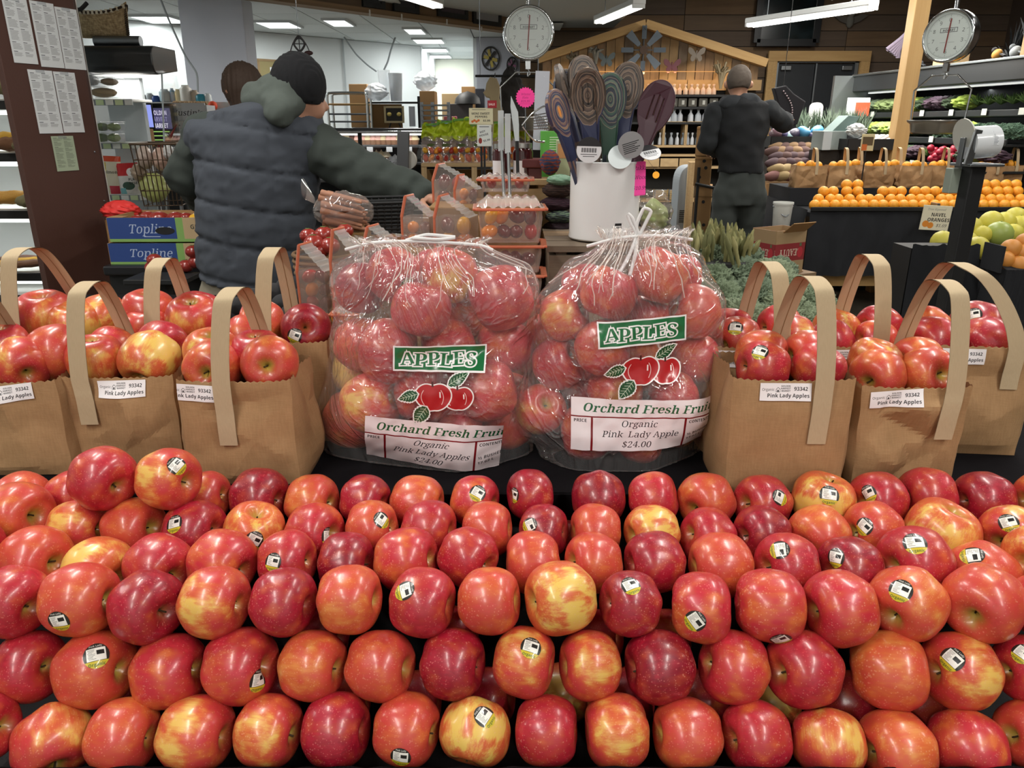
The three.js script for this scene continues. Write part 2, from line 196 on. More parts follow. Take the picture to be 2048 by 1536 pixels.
// apples of the layer behind, seen only through the gaps of the front face
for (const [px, py, F, kind] of [[1125, 1385, 0.735, 'y'], [1255, 1395, 0.735, 'r'], [1545, 1405, 0.735, 'y'], [1690, 1400, 0.735, 'r'], [1835, 1400, 0.735, 'o'], [235, 1275, 0.79, 'r'], [640, 1275, 0.79, 'c'], [905, 1270, 0.79, 'r'], [1190, 1275, 0.79, 'r'], [1330, 1275, 0.79, 'm'], [1620, 1280, 0.79, 'y'], [1755, 1285, 0.79, 'r'], [400, 1405, 0.735, 'r'], [545, 1400, 0.735, 'c'], [830, 1400, 0.735, 'r'], [975, 1395, 0.735, 'r'], [260, 1405, 0.735, 'r'], [690, 1400, 0.735, 'r'], [1400, 1400, 0.735, 'r'], [1130, 1090, 0.95, 'r']]) pileBodies.push({ row: 'behind', c: W(px, py, F), r: 0.0345, kind, ax: 'r', F, px, i: 0 });
for (let it = 0; it < 60; it++) for (let a = 0; a < pileBodies.length; a++) for (let b = a + 1; b < pileBodies.length; b++) {  // neighbours push each other apart until they only touch
const A = pileBodies[a], B = pileBodies[b], d = B.c.clone().sub(A.c), L = d.length(), need = (A.r + B.r)*0.96; if (L >= need || L < 1e-6) continue;
d.multiplyScalar((need - L) / L*0.25); const wa = A.row === 'behind' ? 1.6 : 1, wb = B.row === 'behind' ? 1.6 : 1; A.c.x -= d.x*0.3*wa; A.c.y -= d.y*0.6*wa; A.c.z -= d.z*wa; B.c.x += d.x*0.3*wb; B.c.y += d.y*0.6*wb; B.c.z += d.z*wb;
}
const GAPN = {};
for (const b of pileBodies) {
const toCam = V(0, EYE, 0).sub(b.c).normalize(), axis = V(...AX[b.ax]).add(V(rr(-0.14, 0.14), rr(-0.14, 0.14), rr(-0.16, 0.16)));
const stick = b.s ? b.s.clone().sub(b.c).normalize() : null;
let label;
if (b.row === 'behind') label = `${APPLE_WORDS[b.kind]} apple glimpsed in the gaps behind the ${b.F < 0.75 ? 'bottom' : b.F < 0.85 ? 'third' : 'fifth'} row, ${ORD[pileBodies.filter((q)=>q.row === 'behind' && q.F === b.F && q.px < b.px).length]} from left`;
else if (b.row.startsWith('two')) label = b.kind === 'm' ? 'red and yellow apple with sticker, lying on top of the pile by a paper bag' : 'plain red apple lying on top of the pile, no sticker';
else label = `${APPLE_WORDS[b.kind]} apple${stick ? ' with sticker' : ''}, ${ORD[b.i]} from left in ${b.row.replace(' from the bottom', ' up')} of pile`;
if (b.row === 'behind') { const k = label; GAPN[k] = (GAPN[k] || 0) + 1; }
const face = b.kind === 'y' || (b.kind === 'm') ? toCam.clone().add(V(b.ax === 'l' || b.ax === 'L' ? -0.7 : b.kind === 'y' ? 0 : 0.75, rr(-0.4, 0.3), 0)) : null;
apple(label, b.kind, b.c, b.r / 0.985, axis, rr(0, 6.28), { group: b.row === 'behind' ? 'apples glimpsed in the gaps of the pile' : 'loose apples in the front pile', face, sticker: stick, stem: b.row === 'behind' ? 0.8 : undefined });
}
// ================= front table and tray =================
const TABLE_Y = 0.885;
const clothM = phy('#121013', 1, { specularIntensity: 0.25, bumpMap: fabricTex, bumpScale: 0.0006 });
{
const t = thing('produce_table', 'long produce table under a black cloth, carrying the bags of apples', 'table', [0, 0, -1.45]);
part(t, 'cloth_fall', boxG(3.6, 0.2, 0.004), clothM, [0, TABLE_Y - 0.1, 0.462]); for (const [x0, x1, z0, z1] of [[-1.8, 1.8, 0.46, 0.06], [-1.8, 0.86, 0.06, -0.89]]) { part(t, 'tablecloth', surf(60, 12, (u, v)=>{ const x = lerp(x0, x1, u), z = lerp(z0, z1, v); return [x, TABLE_Y + 0.0018*n2(x*6, z*6), z]; }), clothM); part(t, 'table_top', boxG(x1 - x0 - 0.04, 0.03, z0 - z1, TABLE_Y - 0.037), std('#5b4630', 0.8), [(x0 + x1) / 2, 0, (z0 + z1) / 2]); }
for (const [x, z] of [[-1.7, 0.35], [1.7, 0.35], [-1.7, -0.75], [0.75, -0.75], [1.7, 0.1]]) part(t, 'leg', boxG(0.06, TABLE_Y - 0.04, 0.06, 0), std('#5b4630', 0.8), [x, 0, z]);
}
{
const t = thing('display_tray', 'black stepped tray holding the loose pile of apples', 'tray', [0, 0, -0.8]);
const m = std('#151315', 0.85, { bumpMap: fabricTex, bumpScale: 0.0005 });
part(t, 'riser', boxG(3.4, 0.64, 0.14, 0), m, [0, 0, 0.0]);
part(t, 'back_riser', boxG(3.4, 0.835, 0.145, 0), m, [0, 0, -0.125]);
part(t, 'floor_board', boxG(3.4, 0.03, 0.18, 0.675), m, [0, 0, 0.1]);
const lip = surf(220, 5, (u, v)=>{ const x = (u - 0.5)*3.4, a = v*Math.PI; return [x, 0.75 + 0.01*Math.sin(a) + 0.0022*n2(x*26, 3) + 0.001*n2(x*70, v*2), 0.19 + 0.008*Math.cos(a)]; });
part(t, 'cloth_lip', lip, clothM); part(t, 'apron', boxG(3.4, 0.742, 0.014, 0.008), clothM, [0, 0, 0.19]);
for (const [px, w] of [[843, 38], [1320, 40]]) { const p = W(px, 1530, 0.6); part(t, 'price_clip', rbox(w*0.00043, 0.012, 0.002, 0.0008), std('#b9bfc4', 0.4), [p.x, 0.75, 0.2], [-0.5, 0, 0]).userData.label = 'clear price strip clip'; }
}
// ================= the hall and the white annexe =================
const floorM = std('#8d877c', 0.55, { map: pixTex(512, 512, (u, v)=>{ const k = 0.5 + 0.22*tn(u, v, 4) + 0.16*tn(u, v, 13, 4) + 0.1*tn(u, v, 40, 9); return [0.62 + 0.2*k, 0.6 + 0.19*k, 0.56 + 0.18*k]; }, { rep: [5, 5] }) });
const whiteWallM = std('#d3d6d6', 0.9, { bumpMap: fineBump, bumpScale: 0.0008 }), lilacM = std('#bfc1cb', 0.9), tileM = [std('#c9cdcd', 0.95), std('#c3c8c8', 0.95)];
const darkBoards = [0, 1, 2].map((i)=>std('#ffffff', 0.85, { map: woodTex(['#54463a', '#4c4138', '#5e4b38'][i], ['#7b6752', '#6c5c4e', '#82694e'][i], [1, 1], i*5) }));
const tanBoards = [0, 1, 2, 3].map((i)=>std('#ffffff', 0.8, { map: woodTex(['#7d6849', '#6f5c48', '#635648', '#8a7250'][i], ['#a08560', '#967b5c', '#82725f', '#ab8e64'][i], [1, 1], 20 + i*3) }));
const pineM = std('#ffffff', 0.65, { map: woodTex('#b08a55', '#cfab74', [1, 1], 41) }), crateM = std('#ffffff', 0.75, { map: woodTex('#a58760', '#c7ac80', [1, 1], 47) });
const blackM = std('#141517', 0.6), greyMetal = metal('#8f9499', 0.4), chrome = metal('#d3d6d8', 0.14), cardM = std('#a07c52', 0.9, { bumpMap: fineBump, bumpScale: 0.0004 }), cardDarkM = std('#86663f', 0.9);
const HALL_Y = 3.4, ANX_Y = 2.6, BACK_F = 11.4;
function wallBox(name, a, b, y0, y1, m, thick = 0.12) { const p = V(a.x, 0, a.z), q = V(b.x, 0, b.z), L = p.distanceTo(q); const o = struct(name, boxG(L, y1 - y0, thick), m, [(p.x + q.x) / 2, (y0 + y1) / 2, (p.z + q.z) / 2], [0, -Math.atan2(q.z - p.z, q.x - p.x), 0]); return o; }
struct('floor', boxG(24, 0.1, 24), floorM, [-1, -0.05, -7.5]);
struct('wall_rear', boxG(14, HALL_Y, 0.12), whiteWallM, [0, HALL_Y / 2, 3.4]);
struct('wall_right', boxG(0.12, HALL_Y, 16), std('#4a3d33', 0.85), [6.9, HALL_Y / 2, -4.4]);
struct('wall_left', boxG(0.12, HALL_Y, 8), whiteWallM, [-6.6, HALL_Y / 2, -0.4]);
const ceil = struct('ceiling', boxG(14, 0.1, 15.4), std('#3a322c', 0.9), [0.2, HALL_Y + 0.05, -4.2]);
const hA = W(500, 6, 7.7), hB = W(1012, 62, 10.4), hDir = hB.clone().sub(hA).setY(0).normalize();
const hL = hA.clone().addScaledVector(hDir, -5.6);
// header wall over the opening to the annexe, clad in horizontal boards
{
const head = wallBox('wall_header', hL, hB, 2.5, HALL_Y, std('#4b3d30', 0.85), 0.14); const L = V(hL.x, 0, hL.z).distanceTo(V(hB.x, 0, hB.z));
for (let r = 0; r < 5; r++) for (let k = 0; k < 5; k++) part(head, 'board', boxG(L / 5 - 0.008, 0.172, 0.016), darkBoards[(r + k*2) % 3], [-L / 2 + (k + 0.5)*L / 5 + (r % 2 ? 0.2 : -0.2)*(k > 0 && k < 4 ? 1 : 0), -0.36 + r*0.18, 0.078]);
part(head, 'edge_trim', boxG(L, 0.05, 0.18), tanBoards[1], [0, -0.45, 0.01]);
}
// annexe walls
const overF = (py, h)=>{ const d = (py - 768) / FOCAL; return h*(CP - d*SP) / -(SP + d*CP); };                    // how far ahead a line at h above the eye shows at height py
const a1 = W(235, 40, overF(40, ANX_Y - EYE)), a2 = W(835, 93, overF(93, ANX_Y - EYE)), farF = overF(119, ANX_Y - EYE), pierF = 12.3, aDir = a2.clone().sub(a1).setY(0).normalize(), a0 = a1.clone().addScaledVector(aDir, -4.5);
wallBox('wall_annexe', a0, a2, 0, ANX_Y, whiteWallM);
const b1 = W(835, 119, farF), b2 = W(1300, 119, farF);
wallBox('wall_annexe_far', b1.clone().setX(b1.x - 0.6), b2, 0, ANX_Y, std('#dcdccf', 0.9));
wallBox('wall_annexe_return', a2, V(a2.x - 0.02, 0, -farF), 0, ANX_Y, whiteWallM);
const c1 = W(953, 100, pierF), c2 = W(1075, 100, pierF); wallBox('wall_annexe_pier', c1, c2, 0, ANX_Y, lilacM, 0.1);
wallBox('wall_annexe_pier_return', c1, V(c1.x, 0, -farF), 0, ANX_Y, whiteWallM, 0.1);
wallBox('wall_far_left', V(-8.5, 0, -0.5), a0, 0, HALL_Y, whiteWallM);
// suspended ceiling of the annexe: tiles in a grid
{
const grid = struct('ceiling_annexe', boxG(12, 0.02, 14.6), std('#aeb3b4', 0.9), [-4.6, ANX_Y + 0.05, -9.9]);
// only past the header line
for (let i = 0; i < 19; i++) for (let j = 0; j < 14; j++) { const x = -4.6 + (i - 9)*0.62, z = -3.2 - j*1.0; const side = (x - hA.x)*hDir.z - (z - hA.z)*hDir.x; if (side < 0.15 || z < -16.9) continue; part(grid, 'ceiling_tile', boxG(0.605, 0.016, 0.985), tileM[(i + j) % 2], [x + 4.6, -0.036, z + 9.9]); }
}
const panelM = std('#ffffff', 0.4, { emissive: PANEL_COL, emissiveIntensity: 1.6 });
function panel(px, py, wpx, dpx, label) {
const c = WY(px, py, ANX_Y), k = mpp(py, -c.z), w = wpx*k, d = clamp(-WY(px, py - dpx / 2, ANX_Y).z*-1 + 0, 0, 0) || 0.62;
const t = thing('ceiling_panel_light', label, 'ceiling light', [c.x, ANX_Y - 0.016, c.z], 0, 'lit panels in the white ceiling');
part(t, 'frame', merge([at(boxG(w + 0.04, 0.03, 0.025), 0, 0.01, d / 2 + 0.01), at(boxG(w + 0.04, 0.03, 0.025), 0, 0.01, -d / 2 - 0.01), at(boxG(0.025, 0.03, d), w / 2 + 0.01, 0.01, 0), at(boxG(0.025, 0.03, d), -w / 2 - 0.01, 0.01, 0)]), std('#c6cacb', 0.6));
part(t, 'diffuser', boxG(w, 0.01, d), panelM, [0, 0.004, 0]);
const l = new THREE.RectAreaLight(PANEL_COL, PANEL_LIGHT, w, d); l.position.set(c.x, ANX_Y - 0.025, c.z); l.lookAt(c.x, 0, c.z); l.name = 'panel_lamp'; scene.add(l);
}
panel(320, 37, 75, 12, 'lit ceiling panel above the white wall, beside the pale column'); panel(558, 48, 66, 12, 'lit ceiling panel just beyond the pale column');
panel(678, 44, 42, 8, 'lit ceiling panel half hidden behind the wooden header'); panel(830, 61, 34, 8, 'small sliver of lit ceiling panel under the header boards');
panel(858, 81, 56, 14, 'largest of three lit panels in the far ceiling'); panel(869, 99, 50, 10, 'middle of three lit panels in the far ceiling'); panel(878, 112, 44, 8, 'farthest of three lit panels in the far ceiling');
for (const [x, z] of [[-4.5, -6.2], [-6.3, -5.6]]) { const l = new THREE.RectAreaLight(PANEL_COL, PANEL_LIGHT, 0.6, 1.2); l.position.set(x, ANX_Y - 0.03, z); l.lookAt(x, 0, z); l.name = 'panel_lamp'; scene.add(l); const t = thing('ceiling_panel_light', 'lit ceiling panel over the bakery end of the annexe, out of view', 'ceiling light', [x, ANX_Y - 0.016, z], 0, 'lit panels in the white ceiling'); part(t, 'diffuser', boxG(0.6, 0.01, 1.2), panelM, [0, 0.004, 0]); }
// column
{ const p = W(445, 260, 8.3), t = struct('column', rbox(0.62, ANX_Y, 0.5, 0.012), lilacM, [p.x, ANX_Y / 2, -8.5], [0, 0.12, -0.012]); }
// hall back wall: horizontal boards
const wallL = W(1040, 60, BACK_F).x;
{
const x1 = 6.9, w = x1 - wallL, wall = struct('wall_back', boxG(w, HALL_Y, 0.1), std('#2f2823', 0.9), [wallL + w / 2, HALL_Y / 2, -BACK_F - 0.06]);
for (let r = 0; r < 17; r++) for (let k = 0; k < 3; k++) { const y = 0.1 + r*0.2; if (r < 6) continue; const l = w / 3; part(wall, 'board', boxG(l - 0.01, 0.19, 0.018), darkBoards[(r*2 + k) % 3], [-w / 2 + (k + 0.5)*l, y - HALL_Y / 2, 0.055]); }
}
// fluorescent strips
const tubeM = std('#ffffff', 0.4, { emissive: STRIP_COL, emissiveIntensity: 3.2 }), fixtureM = std('#cfd2d2', 0.5);
function strip(x, y, z, turn, label, len = 1.22, pitch = 0) {
const t = thing('strip_light', label, 'strip light', [x, y, z], turn, 'fluorescent strip lights of the hall');
part(t, 'housing', rbox(0.13, 0.05, len + 0.05, 0.01), fixtureM, [0, 0.045, 0]);
for (const s of [-1, 1]) part(t, 'fluorescent_tube', at(cyl(0.014, 0.014, len, 10), s*0.035, 0, 0, Math.PI / 2), tubeM);
for (const s of [-1, 1]) { part(t, 'end_cap', boxG(0.12, 0.04, 0.02), fixtureM, [0, 0.01, s*(len / 2 + 0.012)]); part(t, 'hanging_rod', bar([0, 0.07, s*len*0.35], [0, HALL_Y - y, s*len*0.35], 0.004), greyMetal); }
const l = new THREE.RectAreaLight(STRIP_COL, STRIP_LIGHT, 0.1, len); l.position.set(x, y - 0.022, z); l.rotation.set(-Math.PI / 2, 0, 0); l.rotation.z = turn; l.name = 'strip_lamp'; scene.add(l);
}
STRIPS.forEach(([x, y, z, a], i)=>strip(x, y, z, a, 'hanging double tube strip light above the market hall, out of view'));
{ const p = W(1235, 31, 8.2); strip(p.x, p.y, p.z, 0.2, 'short bright strip light over the gable, above the wooden spoons', 1.15); }
{ const p = W(1612, 36, 7.6); strip(p.x, p.y, p.z, 0.5, 'long bright strip light in front of the dark framed picture', 1.36); }
{ const p = W(814, -5, 7.2); strip(p.x, p.y, p.z, -0.35, 'strip light end showing in front of the header picture frames', 1.2); }
{ const p = W(1778, -24, 7.0); strip(p.x, p.y, p.z, 0.5, 'strip light at the upper edge, beside the wooden post', 1.2); }
// ================= paper bags of apples =================
const kraftM = std('#ffffff', 0.82, { map: pixTex(256, 256, (u, v)=>{ const k = 0.5 + 0.2*tn(u, v, 6) + 0.2*n2(u*60, v*9) + 0.2*n2(u*9, v*160); return mixc(hex('#97754f'), hex('#ac8860'), clamp(k)); }), bumpMap: fineBump, bumpScale: 0.0003 });
const strapM = std('#ffffff', 0.8, { map: pixTex(128, 128, (u, v)=>{ const k = 0.5 + 0.25*n2(u*30, v*30) + 0.2*n2(u*70, v*70); return mixc(hex('#b09c7c'), hex('#beaa8a'), clamp(k)); }) });
const bagLabelM = std('#ffffff', 0.5, { map: canvasTex(512, 176, (c, w, h)=>{
c.fillStyle = '#f1eef0'; c.fillRect(0, 0, w, h); c.fillStyle = '#1c1b1d'; c.font = '36px sans-serif'; c.fillText('Organic', 18, 78); c.font = 'bold 50px sans-serif'; c.fillText('93342', 338, 74);
c.font = 'bold 23px sans-serif'; c.fillText('GOLDEN', 208, 38); c.fillText('HARVEST', 206, 62); c.fillText('MARKET', 212, 86); c.lineWidth = 4; c.strokeStyle = '#1c1b1d'; c.beginPath(); c.moveTo(160, 88); c.lineTo(160, 62); c.lineTo(178, 44); c.lineTo(198, 58); c.lineTo(198, 88); c.closePath(); c.stroke(); c.fillRect(172, 68, 14, 20);
c.font = 'bold 52px sans-serif'; c.fillText('Pink Lady Apples', 72, 142);
}) });
function kraftBag(name, label, base, w, h, d, turn, o = {}) {
const t = thing('paper_bag', label, 'paper bag', base, turn, 'kraft paper bags of apples'), sd = rr(0, 90), rc = 0.012, per = 2*(w + d);
const ring = (u)=>{                                          // 0..1 from the middle of the back, seen from above, x to the right, z to the viewer
let s = u*per; const hw = w / 2, hd = d / 2; if (s < hw) return [-s, -hd, 0, -1]; s -= hw; if (s < d) return [-hw, -hd + s, -1, 0]; s -= d; if (s < w) return [-hw + s, hd, 0, 1]; s -= w; if (s < d) return [hw, hd - s, 1, 0]; s -= d; return [hw - s, -hd, 0, -1];
};
const hash = (i, j)=>{ const q = Math.sin(i*127.1 + j*311.7 + sd*7.3)*43758.5453; return q - Math.floor(q) - 0.5; }, facet = (a, b)=>{ const i = Math.floor(a), j = Math.floor(b), f = a - i, e = b - j; return (i + j) % 2 ? (f > e ? lerp(lerp(hash(i, j), hash(i + 1, j), f), hash(i + 1, j + 1), 0) + e*(hash(i + 1, j + 1) - hash(i + 1, j)) : hash(i, j) + e*(hash(i, j + 1) - hash(i, j)) + f*(hash(i + 1, j + 1) - hash(i, j + 1))) : (f + e < 1 ? hash(i, j) + f*(hash(i + 1, j) - hash(i, j)) + e*(hash(i, j + 1) - hash(i, j)) : hash(i + 1, j + 1) + (1 - f)*(hash(i, j + 1) - hash(i + 1, j + 1)) + (1 - e)*(hash(i + 1, j) - hash(i + 1, j + 1))); };
const P = (u, v)=>{
const [x, z, nx, nz] = ring(u), y = v*h, e = Math.abs(nz) ? 1 - Math.pow(Math.abs(x) / (w / 2), 4) : 1 - Math.pow(Math.abs(z) / (d / 2), 4), body = Math.sin(Math.PI*Math.pow(v, 0.8));
const k = o.crease ?? 1, q = u*per, ridge = facet(q*15 + v*0.8, v*h*17 - q*4)*0.024 + facet(q*33 - v*2, v*h*30 + q*7 + 9)*0.008;
let out = e*(0.007*body + (nz < 0 ? 0 : ridge*k*smooth(0, 0.12, v)*smooth(1.0, 0.72, v)));
if (nx) out -= 0.016*(1 - Math.abs(z) / (d / 2))*smooth(0.15, 0.95, v) - 0.006*e;            // side gusset folds inwards
const flare = 1 + (o.flare ?? 0.0)*(v - 0.5) + 0.02*n2(v*2 + sd, 1), zig = v === 1 ? 0.0012*(Math.round(u*110) % 2 ? 1 : -1) - (o.sag ?? 0.004)*(nz > 0 ? e : 0) : 0;
return [x*flare + nx*out, y + zig, z*(1 + 0.05*(1 - v)) + nz*out];
};
const seg = [w / 2, d, w, d, w / 2].map((L)=>Math.max(6, Math.round(L / per*120))), us = [0]; { let acc = 0; [w / 2, d, w, d, w / 2].forEach((L, i)=>{ for (let k = 1; k <= seg[i]; k++) us.push((acc + L*(k - (k === seg[i] ? 1e-6 : 0)) / seg[i]) / per); acc += L; }); }
let g = surf(us.length - 1, 28, (u, v)=>P(us[Math.round(u*(us.length - 1))], v)); g = toCreasedNormals(g, 0.2); const uv = g.attributes.uv; for (let i = 0; i < uv.count; i++) uv.setXY(i, uv.getX(i)*per*4, uv.getY(i)*h*4);
part(t, 'body', g, kraftM); part(t, 'bottom', boxG(w*0.98, 0.002, d*1.02, 0.0005), kraftM);
const uFront = (x)=>(w / 2 + d + (x + w / 2)) / per, front = (x, y, off)=>{ const p = P(uFront(x), clamp(y / h, 0, 0.985)); return [p[0], p[1], p[2] + off]; };
if (o.label) { const [lx, dropped, a] = o.label, ly = h - 0.0195 - dropped*0, lw = 0.071, lh = 0.025, x0 = clamp(lx - lw / 2, -w / 2 + 0.001, w / 2), x1 = Math.min(lx + lw / 2, w / 2 - 0.001); const lg = surf(10, 4, (u, v)=>{ const x = lerp(x0, x1, u); return front(x, ly + (v - 0.5)*lh + (x - lx)*(a || 0), 0.002); }); const q = lg.attributes.uv; for (let i = 0; i < q.count; i++) q.setX(i, (lerp(x0, x1, q.getX(i)) - lx) / lw + 0.5); part(t, 'label', lg, bagLabelM).userData.label = 'white sticker reading Organic 93342 Pink Lady Apples'; }
if (o.strap) {
const { x: sx, dx = 0, up = 0.13, lean = 0, low = 0.45, sw = 0.026, side = 0 } = o.strap, pts = [], A = 26;
for (let i = 0; i <= 8; i++) { const y = h*lerp(low, 0.985, i / 8), cx = clamp(sx + lean*(i / 8)*0.2, -w / 2 + sw / 2, w / 2 - sw / 2), p = front(cx, y, 0.0016); for (const e of [-1, 1]) for (const f of [-1, 0, 1]) p[2] = Math.max(p[2], front(cx + e*sw / 2, y + f*0.006, 0.0016)[2]); pts.push(V(p[0], p[1], p[2])); }
const zt = Math.max(...pts.map((p)=>p.z)); pts.forEach((p)=>{ p.z = lerp(p.z, zt, 0.8); }); const p0 = pts[8], tx = o.strap.tx ?? (t.position.x < 0 ? 0.016 : -0.016), pB = V(sx + dx + lean, h*0.9, -d / 2 - 0.002);
for (let i = 1; i <= A; i++) { const q = i / A, zz = lerp(p0.z, pB.z, q < 0.3 ? 0.10*(q / 0.3) : q < 0.52 ? lerp(0.1, 0.55, (q - 0.3) / 0.22) : lerp(0.55, 1, (q - 0.52) / 0.48)), yy = h + up*(q < 0.42 ? Math.sin(q / 0.42*Math.PI / 2) ** 0.8 : Math.max(0, Math.cos((q - 0.42) / 0.58*Math.PI / 2)) ** 1.1) - 0.1*h*smooth(0.85, 1, q); pts.push(V(q < 0.36 ? lerp(p0.x, p0.x + tx, q / 0.36) : lerp(p0.x + tx, pB.x, (q - 0.36) / 0.64), yy, zz)); }
const c = new THREE.CatmullRomCurve3(pts, false, 'catmullrom', 0.3), th = 0.0012;
const side2 = (s)=>surf(1, 70, (u, v)=>{ const p = c.getPoint(v), tg = c.getTangent(v), n = V(0, 0, 0).crossVectors(tg, V(1, 0, 0)).normalize(); return p.add(V((u - 0.5)*sw, 0, side*(u - 0.5)*sw)).addScaledVector(n, s*th / 2); });
part(t, 'strap', merge([side2(1), side2(-1)]), strapM);
const seam = surf(1, 40, (u, v)=>{ const q = lerp(0.36, 0.98, v), p = c.getPoint(q), tg = c.getTangent(q), n = V(0, 0, 0).crossVectors(tg, V(1, 0, 0)).normalize(); return p.add(V((u - 0.5)*0.0012 + 0.001, 0, 0)).addScaledVector(n, th / 2 + 0.0003); }); part(t, 'strap_seam', seam, cardDarkM);
}
return t;
}
// [key, front-base x, base y, width px, rim y, depth, turn, extra, label words]
const BAGS = [
['A', 35, 948, 225, 762, 0.12, 0.03, { label: [0.016, 0.15, 0.12], strap: { x: -0.06, dx: 0.035, up: 0.13, low: 0.4 } }, 'front paper bag at the left edge, sticker over its rim, apples heaped', 'front bag cut by the left edge'],
['B', 262, 935, 215, 752, 0.12, 0.04, { label: [0.008, 0.152, 0.02], strap: { x: -0.048, dx: 0.035, up: 0.135, low: 0.5, lean: -0.01 }, crease: 1.3 }, 'crumpled front paper bag with yellow-green apple beside its strap', 'crumpled second front bag'],
['C', 492, 966, 225, 760, 0.12, 0.0, { label: [-0.062, 0.148, -0.06], strap: { x: -0.014, dx: 0.028, up: 0.125, low: 0.4 }, crease: 0.8 }, 'smooth front paper bag just left of the clear apple sacks', 'smooth front bag left of the sacks'],
['D', 128, 868, 215, 672, 0.12, 0.05, { strap: { x: -0.045, dx: 0.06, up: 0.14 } }, 'paper bag in the second line before the brown panel, strap high', 'back bag before the brown panel'],
['E', 345, 868, 200, 675, 0.12, 0.05, { label: [-0.08, 0.155, -0.02], strap: { x: -0.004, dx: 0.016, up: 0.125 } }, 'paper bag in the second line below the blue cartons', 'back bag below the blue cartons'],
['F', 580, 880, 190, 682, 0.12, -0.02, { strap: { x: -0.022, dx: 0.012, up: 0.145 }, crease: 0.5 }, 'paper bag behind others holding the dark apple with dimple forward', 'back bag beside the tomato packs'],
['G', 1562, 982, 235, 757, 0.125, -0.02, { label: [-0.012, 0.165, 0.0], strap: { x: 0.038, dx: -0.03, up: 0.135, low: 0.46 }, crease: 0.35 }, 'crisp front paper bag just right of the clear sacks, label centred', 'crisp front bag right of the sacks'],
['H', 1800, 968, 205, 772, 0.125, -0.02, { label: [-0.028, 0.158, 0.09], strap: { x: 0.043, dx: -0.03, up: 0.145, low: 0.5, lean: 0.012 }, crease: 1.5, flare: 0.08 }, 'badly creased front paper bag with a green-stemmed yellow apple', 'creased front bag with the yellow apple'],
['I', 1505, 905, 200, 692, 0.12, 0.02, { label: [-0.078, 0.16, -0.02], strap: { x: 0.02, dx: -0.02, up: 0.125 } }, 'paper bag hidden behind the crisp bag, beside the broccoli', 'back bag beside the broccoli'],
['J', 1722, 890, 190, 692, 0.12, -0.03, { label: [-0.05, 0.162, 0.03], strap: { x: 0.002, dx: -0.02, up: 0.14 } }, 'paper bag in the second line between the two front bags at right', 'back bag between the two front bags'],
['K', 1925, 905, 215, 690, 0.125, -0.1, { label: [-0.028, 0.168, 0.0], strap: { x: 0.05, dx: -0.115, up: 0.12, low: 0.62, tx: -0.085 }, crease: 0.7 }, 'paper bag at the right end whose strap leans to the left', 'far right bag with leaning strap'],
];
// apples at the top of each bag: [x, y, width, colour, dx of depth, stem direction, sticker]
const BAG_APPLES = {
A: [[45, 726, 108, 'm', -0.03, 'F', 'front centre'], [112, 704, 112, 'o', 0.02, 'r', 'back centre'], [5, 694, 100, 'r', 0.03, 'u', 'back, at the left edge']],
B: [[192, 722, 108, 'm', -0.02, 'u', 'front, beside the strap'], [301, 718, 116, 'y', -0.03, 'D', 'front, dimple down'], [322, 692, 100, 'r', 0.03, 'R', 'back right'], [226, 702, 98, 'r', 0.035, 'l', 'back, behind the strap']],
C: [[428, 738, 112, 'o', -0.03, 'f', 'front left, dimple forward'], [424, 708, 108, 'y', 0.025, 'u', 'back left'], [541, 728, 112, 'o', -0.03, 'f', 'front right'], [512, 708, 104, 'r', 0.03, 'u', 'back right']],
D: [[92, 636, 112, 'm', 0.0, 'u', 'with stem upright'], [150, 652, 100, 'y', -0.03, 'u', 'front right'], [208, 634, 92, 'y', 0.03, 'r', 'back right'], [28, 648, 84, 'o', 0.0, 'l', 'far left']],
E: [[298, 630, 104, 'o', 0.02, 'u', 'left'], [388, 644, 108, 'm', -0.03, 'u', 'front right'], [398, 628, 94, 'r', 0.035, 'u', 'back right'], [296, 658, 90, 'o', -0.035, 'u', 'front left']],
F: [[524, 648, 100, 'o', 0.02, 'l', 'back left'], [496, 672, 90, 'o', -0.03, 'l', 'front left'], [612, 656, 98, 'c', -0.02, 'f', 'front right, dimple forward', 596, 667]],
G: [[1520, 712, 106, 'o', 0.02, 'R', 'back left'], [1528, 736, 108, 'r', -0.035, 'l', 'front left', 1518, 695], [1618, 712, 104, 'o', 0.03, 'l', 'back right'], [1636, 738, 104, 'r', -0.03, 'u', 'front right']],
H: [[1748, 722, 100, 'y', 0.02, 'u', 'with upright green stem'], [1756, 752, 106, 'o', -0.035, 'L', 'front left'], [1836, 722, 100, 'o', 0.03, 'l', 'back right'], [1852, 748, 108, 'o', -0.03, 'f', 'front right']],
I: [[1462, 660, 88, 'r', 0.03, 'l', 'back left'], [1474, 680, 96, 'o', -0.02, 'L', 'front left', 1471, 656], [1560, 656, 92, 'r', 0.03, 'l', 'back right'], [1585, 674, 90, 'm', -0.01, 'l', 'front right']],
J: [[1670, 660, 90, 'y', 0.03, 'u', 'back left'], [1664, 684, 88, 'r', -0.02, 'L', 'front left'], [1758, 656, 92, 'r', 0.03, 'l', 'back right'], [1752, 684, 88, 'r', -0.03, 'l', 'front right']],
K: [[1852, 658, 92, 'o', 0.035, 'l', 'back left'], [1864, 682, 100, 'r', -0.02, 'l', 'front left'], [1952, 656, 104, 'c', 0.03, 'l', 'back right', 1945, 624], [1968, 684, 104, 'r', -0.025, 'r', 'front right']],
};
